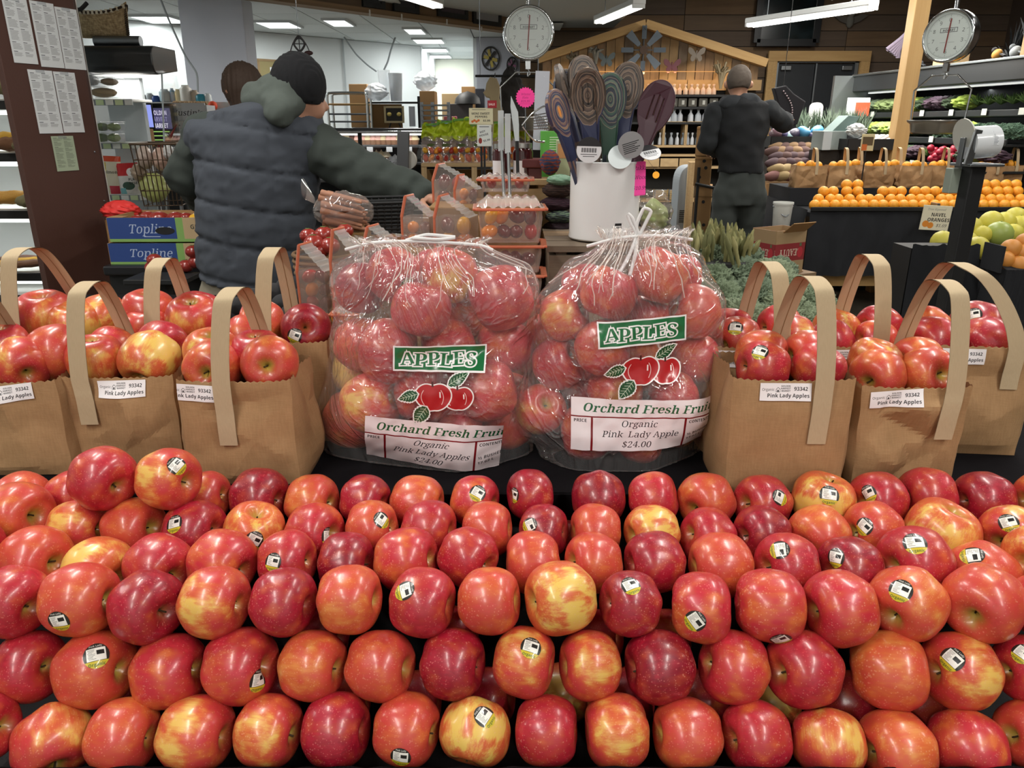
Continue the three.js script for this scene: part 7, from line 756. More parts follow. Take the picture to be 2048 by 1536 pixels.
top('cardboard box behind the chrome bread rack', 'box', 'cardboard_box', 700, 168, 736, 254, cardM, 0.2, { f: 0.52 }); const bx = top('tall cardboard carton with red stripe behind the grey rack', 'box', 'cardboard_box', 840, 182, 870, 254, cardM, 0.25, { f: 0.5 }); bagLump(850, 142, 46, 40, bx.position.y + W(855, 182, caseF + 0.5).y - caseTop, caseF + 0.6, 'clear plastic bag bulging over the tall carton'); 
{ const r = R(842, 204, 896, 254, caseF + 0.15), t2 = thing('grey_rack', 'low grey wire rack with trays at the bakery case end', 'rack', [r.x, caseTop, -caseF - 0.22]), h = r.top - caseTop; for (const sx of [-1, -0.2, 1]) part(t2, 'upright', boxG(0.025, h, 0.03, 0), greyMetal, [sx*r.w / 2, 0, 0]); for (let i = 0; i < 5; i++) part(t2, 'tray', boxG(r.w, 0.012, 0.12, 0.01 + i*h / 5), std('#7d8386', 0.4, { metalness: 0.6 })); }
// coffee counter right of the case
const cy = caseTop, cx0 = W(884, 300, 7.2).x, cx1 = W(985, 300, 7.2).x; { const t2 = thing('coffee_counter', 'dark coffee counter beyond the mini pepper bags', 'counter', [(cx0 + cx1) / 2, 0, -7.5]); part(t2, 'top', rbox(cx1 - cx0, 0.04, 0.5, 0.01), blackM, [0, cy - 0.02, 0]); part(t2, 'cabinet', boxG(cx1 - cx0 - 0.04, cy - 0.04, 0.46, 0), std('#2c2c2e', 0.5)); }
const on = (x0, y0, x1, m, label, cat, name, d = 0.15, F = 7.4)=>{ const r = R(x0, y0, x1, y0 + 10, F); r.base = cy + 0.001; r.h = r.top - cy - 0.001; return boxThing(name, label, cat, { ...r, z: -F + d / 2 }, d, m); };
on(885, 188, 921, std('#a08a66', 0.8), 'flat tan carton on the coffee counter', 'box', 'cardboard_box', 0.18, 7.62); on(924, 174, 950, cardM, 'upright cardboard box on the coffee counter', 'box', 'cardboard_box', 0.18, 7.62); on(951, 178, 969, std('#2a2c34', 0.5), 'black loudspeaker box beside the pale pier', 'speaker', 'loudspeaker', 0.14, 7.5); on(900, 208, 945, std('#343436', 0.5), 'dark coffee grinder with domed hopper', 'grinder', 'coffee_grinder', 0.14, 7.32); { const p = W(935, 205, 7.3), t2 = thing('grinder_hopper', 'black domed hopper above the coffee grinder', 'hopper', [p.x, W(935, 208, 7.32).y, -7.32]); part(t2, 'dome', lathe([[0.12, 0], [0.11, 0.05], [0.07, 0.09], [0, 0.11]], 20), blackM); }
[[893, 240, 10, '#d8808a', 'pink'], [909, 240, 9, '#d8808a', 'second pink']].forEach(([x, y, w2, c, n], i)=>{ on(x - 5, 233, x + 5, std(c, 0.6), `${n} paper sleeve behind the teal boxes`, 'sleeve', 'paper_sleeve', 0.04, 7.1); }); [[894, '#7fc4c8', 'teal pastry box nearest the case'], [911, '#6ab4be', 'teal pastry box toward the sign'], [928, '#d8d8d4', 'white rounded carton behind the sign']].forEach(([x, c, label])=>{ const r = R(x - 8, 246, x + 8, 270, 5.4), q = thing('pastry_box', label, 'box', [r.x, r.base, r.z], 0, 'small boxes behind the pepper bags'); part(q, 'box', rbox(r.w, r.h, 0.06, 0.008), std(c, 0.6), [0, r.h / 2, 0]); }); const lg = R(880, 270, 945, 290, 5.4), lt = thing('side_table', 'dark side table under the teal pastry boxes', 'table', [lg.x, 0, -5.42]); part(lt, 'top', rbox(lg.w, 0.02, 0.14, 0.004), blackM, [0, lg.top - 0.011, 0]); for (const s of [-1, 1]) part(lt, 'leg', boxG(0.03, lg.top - 0.02, 0.1, 0), blackM, [s*lg.w*0.45, 0, 0]);
}
// mini pepper bags on a wooden stand
{
const F = 4.4, r = R(845, 326, 1062, 470, F), t = thing('wooden_stand', 'wooden crate stand carrying the mini pepper bags', 'stand', [r.x, 0, r.z - 0.14]), w = r.w; part(t, 'top_board', rbox(w, 0.02, 0.3, 0.003), crateM, [0, r.top - 0.011, 0]); for (const x of [-0.5, -0.02, 0.5]) part(t, 'post', boxG(0.03, r.top - 0.02, 0.03, 0), crateM, [x*(w - 0.03), 0, 0.13]); part(t, 'lower_board', rbox(w, 0.02, 0.3, 0.003), crateM, [0, r.top - 0.32, 0]); part(t, 'back_panel', boxG(w, r.top - 0.05, 0.012, 0), cardDarkM, [0, 0, -0.14]);
const head = phy('#b8cc2e', 0.35), headDark = phy('#5f9a32', 0.4), pg = (()=>{ const g = sph(1, 12, 9); g.scale(0.8, 1.35, 0.8); return g; })(), pm = [phy('#c8521e', 0.3), phy('#d88a22', 0.3), phy('#9c2a1e', 0.3), phy('#d8a02a', 0.3)]; let n = 0;
[[860, 326, F], [890, 326, F], [922, 326, F], [955, 326, F + 0.02], [1005, 326, F], [1040, 326, F]].forEach(([x, y, f], i)=>{ const b = R(x - 22, 244, x + 22, y, f), q = thing('pepper_bag', `yellow-green topped bag of mini peppers, ${ORD[i]} from the bread case`, 'bag', [b.x, r.top, -f - 0.08], 0, 'bags of mini sweet peppers'), H = b.top - r.top; part(q, 'film', surf(24, 14, (u, v)=>{ const a = u*6.2832, e = lerp(1, 0.9, v); return [Math.cos(a)*b.w*0.5*e + 0.004*n2(u*8, v*6), v*H*0.66, Math.sin(a)*0.055*(1 - 0.75*v) + 0.004*n2(u*8 + 3, v*6)]; }, true), packM); const hg = surf(14, 8, (u, v)=>[(u - 0.5)*b.w*(0.92 - 0.14*v), H*(0.58 + (0.36 + 0.07*(i % 3))*v) + 0.012*Math.sin(u*7 + i), 0.03*n2(u*2.4, v*2 + i) + 0.004]); part(q, 'header', hg, head); part(q, 'header_band', surf(10, 4, (u, v)=>[(u - 0.5)*b.w*0.8, H*(0.9 + 0.06*(i % 3) + 0.05*v + 0.03*u), 0.02 + 0.01*n2(u*3, i)]), headDark); part(q, 'hand_hole', at(cyl(0.018, 0.018, 0.004, 14), 0, H*0.86, 0.026, Math.PI / 2), std('#4a5a20', 0.7), null, null, [1.3, 0.5, 1]);
for (let k = 0; k < 6; k++) { const z = thing('mini_pepper', `${['red-orange', 'orange', 'dark red', 'yellow-orange'][(k + i) % 4]} mini pepper in the ${ORD[i]} bag, ${k < 3 ? 'lower' : 'upper'} row ${['left', 'middle', 'right'][k % 3]}`, 'pepper', [b.x + (k % 3 - 1)*b.w*0.28, r.top + 0.025 + (k > 2 ? 0.042 : 0), -f - 0.06 + (k % 2)*0.012], 0, 'mini peppers in bags'); z.scale.setScalar(0.019); z.rotation.set(rr(0, 3), rr(0, 3), rr(0.5, 2)); part(z, 'skin', pg, pm[(k + i) % 4]); } });
const sign = (x0, y0, x1, y1, FF, tex, label, post, stand)=>{ const s = R(x0, y0, x1, y1, FF), q = thing('price_sign', label, 'sign', [s.x, s.y, s.z]); part(q, 'card', rbox(s.w, s.h, 0.006, 0.002), std('#d8d0b0', 0.6)); part(q, 'print', new THREE.PlaneGeometry(s.w*0.97, s.h*0.96), std('#ffffff', 0.6, { map: tex }), [0, 0, 0.0036]); if (post) part(q, 'post', bar([0, -s.h / 2, -0.006], [0, stand - s.y, -0.006], 0.006), blackM); return q; };
const sg = sign(938, 216, 986, 249, 3.9, canvasTex(256, 180, (c)=>{ c.fillStyle = '#ddd6b4'; c.fillRect(0, 0, 256, 180); c.fillStyle = '#6a6450'; c.fillRect(30, 12, 150, 6); c.fillStyle = '#2a2824'; c.font = 'bold 34px sans-serif'; c.fillText('MINI SWEET', 24, 72); c.fillText('PEPPERS', 60, 108); c.font = 'bold 32px sans-serif'; c.fillText('$3.99', 150, 152); c.fillStyle = '#d0692e'; for (let i = 0; i < 4; i++) { c.beginPath(); c.arc(34 + i*22, 150 - (i % 2)*12, 14, 0, 7); c.fill(); } }), 'cream MINI SWEET PEPPERS price sign with red sale tag', true, W(960, 400, 3.9).y); const st = part(sg, 'sale_tag', rbox(0.045, 0.035, 0.004, 0.001), std('#a8202a', 0.5), [0.055, 0.055, 0.004]); part(st, 'sale_text', new THREE.PlaneGeometry(0.04, 0.028), std('#ffffff', 0.6, { map: canvasTex(64, 44, (c)=>{ c.fillStyle = '#a8202a'; c.fillRect(0, 0, 64, 44); c.fillStyle = '#f4e8e4'; c.font = 'bold 22px sans-serif'; c.fillText('SALE', 4, 30); }) }), [0, 0, 0.0026]);
sign(954, 249, 983, 293, 3.7, canvasTex(128, 200, (c)=>{ c.fillStyle = '#d4d8d4'; c.fillRect(0, 0, 128, 200); c.fillStyle = '#33353a'; c.fillRect(20, 14, 88, 6); c.font = 'bold 26px sans-serif'; c.save(); c.translate(64, 70); c.rotate(-0.25); c.fillText('HOT', -40, 0); c.fillText('HOUSE', -52, 32); c.fillText('$5.99', -30, 88); c.restore(); c.fillStyle = '#8a2a20'; c.beginPath(); c.ellipse(28, 150, 16, 28, 0, 0, 7); c.fill(); }), 'small white handwritten price sign on a black post', true, W(968, 420, 3.7).y);
// the stand that carries both signs' posts
const sb = thing('sign_pedestal', 'low black base holding the pepper sign posts', 'base', [W(963, 400, 3.8).x, 0, -3.8]); part(sb, 'column', boxG(0.16, W(968, 420, 3.7).y + 0.004, 0.3, 0), blackM);
const lb = W(890, 385, 4.4); for (let i = 0; i < 3; i++) { const q = thing('greens_bag', `pale bag of greens inside the wooden stand, ${ORD[i]} from left`, 'bag', [lb.x + (i - 1)*0.13 - 0.06, r.top - 0.309, -F - 0.1], 0, 'bags in the wooden stand'); part(q, 'film', BROC_G[i % 4], phy(['#a8b8a8', '#b8c4b4', '#9aae98'][i], 0.4), [0, 0.075, 0], null, [0.065, 0.09, 0.06]); }
}
// bag dispenser at the end of the bakery case
function dispenser(name, label, px, pyTop, pyBase, F, turn, roll) {
const b = W(px, pyBase, F), topY = W(px, pyTop, F).y, t = thing(name, label, 'bag dispenser', [b.x, 0, -F], turn); part(t, 'post', rbox(0.07, topY, 0.07, 0.006), std('#17181a', 0.5), [0, topY / 2, 0]); part(t, 'tray', rbox(0.16, 0.012, 0.14, 0.003), greyMetal, [0.01, topY + 0.006, 0]); part(t, 'bracket', rbox(0.035, 0.15, 0.012, 0.003), metal('#8d9092', 0.35), [-0.06, topY + 0.08, 0.05], [0, 0, -0.16]); part(t, 'bracket', rbox(0.012, 0.12, 0.03, 0.003), metal('#8d9092', 0.35), [-0.075, topY + 0.06, 0]); const ro = part(t, 'bag_roll', at(cyl(0.068, 0.068, 0.12, 32), 0.005, topY + 0.1, 0, 0, 0, Math.PI / 2 + 0.06), phy('#d9dde1', 0.3, { clearcoat: 0.4 })); part(ro, 'roll_core', at(cyl(0.075, 0.075, 0.006, 28), -0.06, topY + 0.125, -0.02, 0, 0, Math.PI / 2 + 0.2), std('#cfcfc6', 0.6)); part(ro, 'roll_print', surf(8, 6, (u, v)=>{ const a = 0.15 + v*1.1 ; return [0.015 + u*0.03, topY + 0.1 + Math.sin(a - 0.3)*0.0686, Math.cos(a - 0.3)*0.0686]; }), std('#ffffff', 0.4, { map: canvasTex(64, 128, (c)=>{ c.fillStyle = '#d9dde1'; c.fillRect(0, 0, 64, 128); c.fillStyle = '#7d838a'; for (let i = 0; i < 12; i++) c.fillRect(8, 8 + i*10, 30 + (i*13) % 20, 4); }) })); return t;
}
dispenser('bag_dispenser', 'black post with steel bracket and white bag roll by the oranges', 1912, 332, 520, 3.45, 0.1);
{ const b = W(810, 365, 4.6), t = thing('bag_dispenser', 'steel bag dispenser on black post at the bakery case end', 'bag dispenser', [b.x, 0, -4.6]); const ty = W(810, 366, 4.6).y; part(t, 'post', boxG(0.075, ty, 0.075, 0), blackM, [0, 0, 0]); const s = R(795, 262, 826, 366, 4.6); part(t, 'bracket', rbox(s.w*0.75, s.h, 0.03, 0.004), metal('#77797c', 0.4), [0, ty + s.h / 2, 0.03], [0, 0, -0.06]); part(t, 'bag_roll', at(cyl(0.055, 0.055, 0.06, 28), 0.015, ty + 0.13, -0.03, Math.PI / 2), std('#d8d6d0', 0.6)); part(t, 'loose_bag', surf(14, 10, (u, v)=>[-0.03 - 0.12*u, ty + 0.07 + 0.09*v*(1 - 0.3*u) + 0.012*n2(u*4, v*4), -0.02 + 0.03*n2(u*3 + 4, v*3)]), phy('#e0e4e8', 0.3, { transmission: 0.4, thickness: 0 })); const q = R(758, 320, 800, 366, 4.5); const c = thing('price_holder', 'tilted clear price holder in front of the bag dispenser', 'price holder', [b.x - 0.08, ty - 0.08, -4.5], 0.3); part(c, 'frame', rbox(0.11, 0.09, 0.006, 0.003), std('#8d9088', 0.4), [0, 0.05, 0], [-0.5, 0, 0.3]); part(c, 'arm', bar([0, 0, 0], [0.08, 0.05, -0.06], 0.005), greyMetal); }
// leather mittens and dark fur hanging below the left scale
{ const F = 4.8, p = W(990, 222, F), k = mpp(222, F), t = thing('leather_mitten', 'tan suede mitten with long fringe hanging beside the sale sign', 'mitten', p); const s = new THREE.Shape(); [[-14, 50], [-16, 38], [-20, 34], [-16, 28], [-8, 26], [-6, 4], [-18, -6], [-16, -20], [4, -18], [14, -8], [12, 6], [6, 24], [8, 44], [2, 58], [-8, 60]].forEach(([x, y], i)=>s[i ? 'lineTo' : 'moveTo'](x*k, y*k)); s.closePath(); part(t, 'suede', ext(s, 0.03, 0.008), std('#b3a283', 0.9)); part(t, 'loop', bar([0, 58*k, 0], [0, 72*k, -0.09], 0.003), blackM); const fr = []; for (let i = 0; i < 9; i++) fr.push(tube([[(-6 + i*2)*k, -16*k, 0], [(-4 + i*2)*k, -46*k, 0.01], [(-3 + i*2.6)*k, -74*k, 0]], 0.006, 10, 5)); part(t, 'fringe', merge(fr), std('#b9ae96', 0.9)); const f = thing('fur_pelt', 'dark grey fur pelt hanging behind the scale pan', 'fur', W(1030, 205, F + 0.25)); part(f, 'fur', surf(40, 30, (u, v)=>{ const a = u*6.2832, e = Math.sin(Math.PI*clamp(v, 0.02, 0.98)) ** 0.5, n = 1 + 0.2*n3(Math.cos(a)*3, v*5, Math.sin(a)*3) + 0.12*n3(Math.cos(a)*18, v*20, Math.sin(a)*18); return [Math.cos(a)*26*k*e*n - 0.03*v, (v - 0.5)*0.42, Math.sin(a)*0.05*e*n]; }, true), std('#3d3b3b', 0.95)); part(f, 'loop', bar([0, 0.2, 0], [0, 0.17, 0.15], 0.004), blackM); const h = thing('hanging_rail', 'dark rail from which the mitten and pelt hang', 'rail', W(1010, 152, F + 0.1)); part(h, 'rail', bar([-0.18, 0, 0], [0.22, 0, 0.0], 0.008), blackM); for (const s2 of [-0.15, 0.2]) part(h, 'hanger', bar([s2, 0, 0], [s2, HALL_Y - W(1010, 152, F + 0.1).y, 0], 0.003), greyMetal); }
// ================= dial scales =================
const dialTex = canvasTex(512, 512, (c)=>{ c.fillStyle = '#dfe8e4'; c.fillRect(0, 0, 512, 512); c.strokeStyle = '#8d9694'; c.lineWidth = 3; c.beginPath(); c.arc(256, 256, 226, 0, 7); c.stroke(); for (let i = 0; i < 100; i++) { const a = i / 100*6.2832, r0 = i % 10 ? (i % 5 ? 212 : 204) : 196; c.lineWidth = i % 10 ? 2 : 4; c.beginPath(); c.moveTo(256 + r0*Math.sin(a), 256 - r0*Math.cos(a)); c.lineTo(256 + 224*Math.sin(a), 256 - 224*Math.cos(a)); c.stroke(); } c.fillStyle = '#3a4040'; c.font = '52px sans-serif'; c.textAlign = 'center'; c.textBaseline = 'middle'; for (let i = 0; i < 10; i++) { const a = i / 10*6.2832; c.fillText(String(i), 256 + 164*Math.sin(a), 256 - 164*Math.cos(a)); } c.lineWidth = 5; c.strokeStyle = '#3a4040'; c.strokeRect(166, 176, 180, 42); c.font = 'bold 34px sans-serif'; c.fillText('HOBART', 256, 199); c.fillStyle = '#9aa29e'; c.fillRect(180, 322, 60, 3); c.fillRect(266, 322, 70, 3); });
function dialScale(label, cx, cy, rpx, F, turn, panDx) {
const c = W(cx, cy, F), r = rpx*mpp(cy, F), t = thing('hanging_scale', label, 'scale', c, turn, 'hanging dial scales'), s = r / 0.13; part(t, 'case', (()=>{ const g = lathe([[0, -0.1], [r*0.7, -0.1], [r*0.98, -0.06], [r, -0.03], [r, 0.012], [r*0.97, 0.02], [r*0.9, 0.02], [r*0.9, 0.012]], 48); g.rotateX(Math.PI / 2); return g; })(), chrome); const fg = at(cyl(r*0.91, r*0.91, 0.004, 48), 0, 0, 0.01, Math.PI / 2), p = fg.attributes.position, uv = fg.attributes.uv; for (let i = 0; i < p.count; i++) uv.setXY(i, p.getX(i) / r / 1.82 + 0.5, p.getY(i) / r / 1.82 + 0.5); const face = part(t, 'dial', fg, std('#ffffff', 0.4, { map: dialTex })); part(face, 'needle', merge([at(boxG(0.006*s, r*1.25, 0.001), 0, 0, 0.014).rotateZ(-0.06)]), std('#8a2a24', 0.5)); part(face, 'glass', at(cyl(r*0.9, r*0.9, 0.001, 40), 0, 0, 0.018, Math.PI / 2), glassM);
part(t, 'top_hook', merge([bar([0, r, -0.03], [0, r + 0.05, -0.03], 0.012), bar([0, r + 0.05, -0.03], [0, HALL_Y - c.y, -0.03], 0.006)]), chrome); part(t, 'bottom_hook', merge([boxG(0.025, 0.04, 0.025).translate(0, -r - 0.02, -0.03), tube([[0, -r - 0.04, -0.03], [0.012, -r - 0.06, -0.03], [0, -r - 0.075, -0.03]], 0.004, 12)]), chrome);
const k = mpp(cy + 120, F), hy = -r - 0.075, Y = (py)=>W(cx, py, F).y - c.y, hw = 54*k, y1 = Y(cy + 78), y2 = Y(cy + 108), y3 = Y(cy + 168), yb = Y(cy + 196), z = -0.03; part(t, 'pan_hanger', merge([[-0.97, y3], [-1.02, y2], [-0.45, y1], [0.45, y1], [1.02, y2], [0.97, y3]].map(([x, y], i, a)=>(i ? bar([a[i - 1][0]*hw, a[i - 1][1], z], [x*hw, y, z], 0.0045) : bar([0, y1, z], [0, hy, z], 0.006)))), chrome); const pan = part(t, 'pan', lathe([[0, yb], [hw*0.8, yb], [hw*0.84, yb + 0.01], [hw*0.9, y3 - 0.02], [hw, y3 - 0.01], [hw*1.02, y3], [hw*0.98, y3], [hw*0.87, y3 - 0.02], [hw*0.8, yb + 0.006], [0, yb + 0.006]], 48), metal('#b4b2ae', 0.3), [0, 0, z]); return t;
}
dialScale('round chrome dial scale hanging left of the wooden spoons', 1057, 66, 51, 4.3, 0.04); dialScale('round chrome dial scale hanging beside the wooden post', 1898, 72, 50, 4.2, -0.9);
{ const a = W(1822, 120, 6.5); const t = struct('post_1', rbox(0.118, HALL_Y, 0.118, 0.004), std('#ffffff', 0.65, { map: (()=>{ const q = pineM.map.clone(); q.rotation = Math.PI / 2; q.repeat.set(1, 1); return q; })() }), [a.x, HALL_Y / 2, -6.5]); }
// ================= gable wall with shelves =================
const gF = 10.6, gk = mpp(100, gF), gx = W(1290, 48, gF).x, gTop = W(1290, 52, gF).y, eL = W(1076, 122, gF), eR = W(1530, 130, gF);
{
const t = struct('wall_gable', boxG(eR.x - eL.x - 0.1, W(1290, 165, gF).y, 0.06), std('#33291f', 0.9), [(eL.x + eR.x) / 2, W(1290, 165, gF).y / 2, -gF - 0.14]); const o = t.position, n = 24;
for (let i = 0; i < n; i++) { const x = lerp(eL.x + 0.06, eR.x - 0.06, (i + 0.5) / n), top = x < gx ? lerp(eL.y, gTop, (x - eL.x) / (gx - eL.x)) : lerp(gTop, eR.y, (x - gx) / (eR.x - gx)), bot = W(1290, 168, gF).y, w = (eR.x - eL.x - 0.12) / n - 0.008, g = boxG(top - bot - 0.02, w, 0.02); g.rotateZ(Math.PI / 2); part(t, 'siding_plank', g, tanBoards[[1, 0, 3, 2, 0, 1][i % 6]], [x - o.x, (top + bot) / 2 - o.y, 0.06 + (i % 2)*0.012]); }
for (const e of [eL, eR]) part(t, 'rafter', beam([gx - o.x, gTop - o.y + 0.02, 0.16], [e.x - o.x, e.y - o.y + 0.02, 0.16], 0.14, 0.1), pineM);
const by = W(1290, 160, gF).y; for (let i = 0; i < 3; i++) part(t, 'shelf_fascia', boxG((eR.x - eL.x) / 3 - 0.01, 0.13, 0.02), tanBoards[3], [(i - 1)*(eR.x - eL.x) / 3, by - o.y - 0.06, 0.085]);
const l = new THREE.RectAreaLight(new THREE.Color(1, 0.62, 0.3), 13, 2.4, 0.04), ly = W(1290, 147, gF).y; l.position.set(gx + 0.1, ly, -gF + 0.16); l.lookAt(gx + 0.1, ly - 0.6, -gF - 0.3); l.name = 'shelf_lamp'; scene.add(l); const lt = thing('shelf_lamp', 'slim warm tube lamp under the gable planks', 'lamp', [gx + 0.1, ly + 0.014, -gF + 0.16]); part(lt, 'lamp_tube', rbox(2.4, 0.008, 0.02, 0.003), std('#8a6a40', 0.5, { emissive: col('#ffb060'), emissiveIntensity: 0.5 })); part(lt, 'bracket', merge([boxG(0.02, 0.02, 0.24).translate(-0.9, 0.012, -0.11), boxG(0.02, 0.02, 0.24).translate(0.9, 0.012, -0.11)]), blackM);
}
const onG = (x, y, z = 0.13)=>W(x, y, gF - z);
{ // windmill
const p = onG(1287, 100), t = thing('windmill_ornament', 'grey metal windmill ornament with eight blades on the gable', 'ornament', p), k = gk; for (let i = 0; i < 8; i++) { const a = i*Math.PI / 4, ns = i % 2 === 0; part(t, 'blade', (()=>{ const g = ns ? boxG(9*k, 24*k, 0.012) : ext(poly([[-4*k, -15*k], [4*k, -15*k], [8*k, 16*k], [-8*k, 16*k]]), 0.012); g.translate(0, (ns ? 32 : 27)*k, 0); g.rotateZ(a); return g; })(), std(ns ? '#5c6670' : '#6c7680', 0.5, { metalness: 0.4 })); } part(t, 'hub', at(cyl(8*k, 8*k, 0.04, 20), 0, 0, 0, Math.PI / 2), std('#5a4436', 0.6)); part(t, 'spokes', merge([0, 1, 2, 3].map((i)=>boxG(0.012, 70*k, 0.01).rotateZ(i*Math.PI / 4))), std('#4c5660', 0.5)); const L = ['N', 'S']; L.forEach((c, i)=>part(t, 'letter_plate', new THREE.PlaneGeometry(9*k, 9*k), std('#ffffff', 0.6, { map: canvasTex(48, 48, (x)=>{ x.fillStyle = '#59636d'; x.fillRect(0, 0, 48, 48); x.fillStyle = '#262c32'; x.font = 'bold 40px serif'; x.fillText(c, 9, 39); }) }), [0, (i ? -40 : 38)*k, 0.008]));
}
const wing = (t, k, m)=>{ for (const s of [-1, 1]) { const sh = new THREE.Shape(); sh.moveTo(0, -2*k); sh.bezierCurveTo(s*6*k, 12*k, s*18*k, 16*k, s*16*k, 6*k); sh.bezierCurveTo(s*15*k, 0, s*10*k, -1*k, s*8*k, -2*k); sh.bezierCurveTo(s*14*k, -6*k, s*10*k, -16*k, s*4*k, -12*k); sh.lineTo(0, -4*k); const h = new THREE.Path(); h.absellipse(s*10*k, 5*k, 4*k, 3*k, 0, 7); sh.holes.push(h); part(t, 'wing', ext(sh, 0.012), m); } part(t, 'body', at(cyl(1.4*k, 1*k, 16*k, 8), 0, -2*k, 0), m); };
[[1393, 108, '#8a7f72', 'grey openwork butterfly on the gable'], [1344, 131, '#7a4650', 'dark pink butterfly on the gable'], [1213, 118, '#5f6a6c', 'bluish butterfly above the spoons']].forEach(([x, y, c, label])=>wing(thing('butterfly_ornament', label, 'ornament', onG(x, y), 0, 'butterfly ornaments'), gk*1.05, std(c, 0.6)));
{ const stalk = (x, y, label, c, n, h)=>{ const t = thing('dried_plant', label, 'dried plant', onG(x, y, 0.2), 0, 'dried plants on the gable'), g = []; for (let i = 0; i < n; i++) { const a = rr(-1, 1), L = h*rr(0.5, 1)*gk; g.push(tube([[0, -30*gk*0.6, 0], [a*6*gk, L*0.35, rr(-0.04, 0.04)], [a*18*gk, L*rr(0.45, 0.9), rr(-0.05, 0.08)]], rr(0.008, 0.02), 8, 4)); } part(t, 'leaves', merge(g), std(c, 0.9)); }; stalk(1442, 158, 'dry corn stalk leaning beside the shelves', '#a39476', 16, 46); stalk(1150, 128, 'dry grass bunch on the gable, above purple spoon', '#7d725c', 16, 26); stalk(1192, 108, 'small silvery twig bunch on the gable', '#8d8a80', 10, 18); }
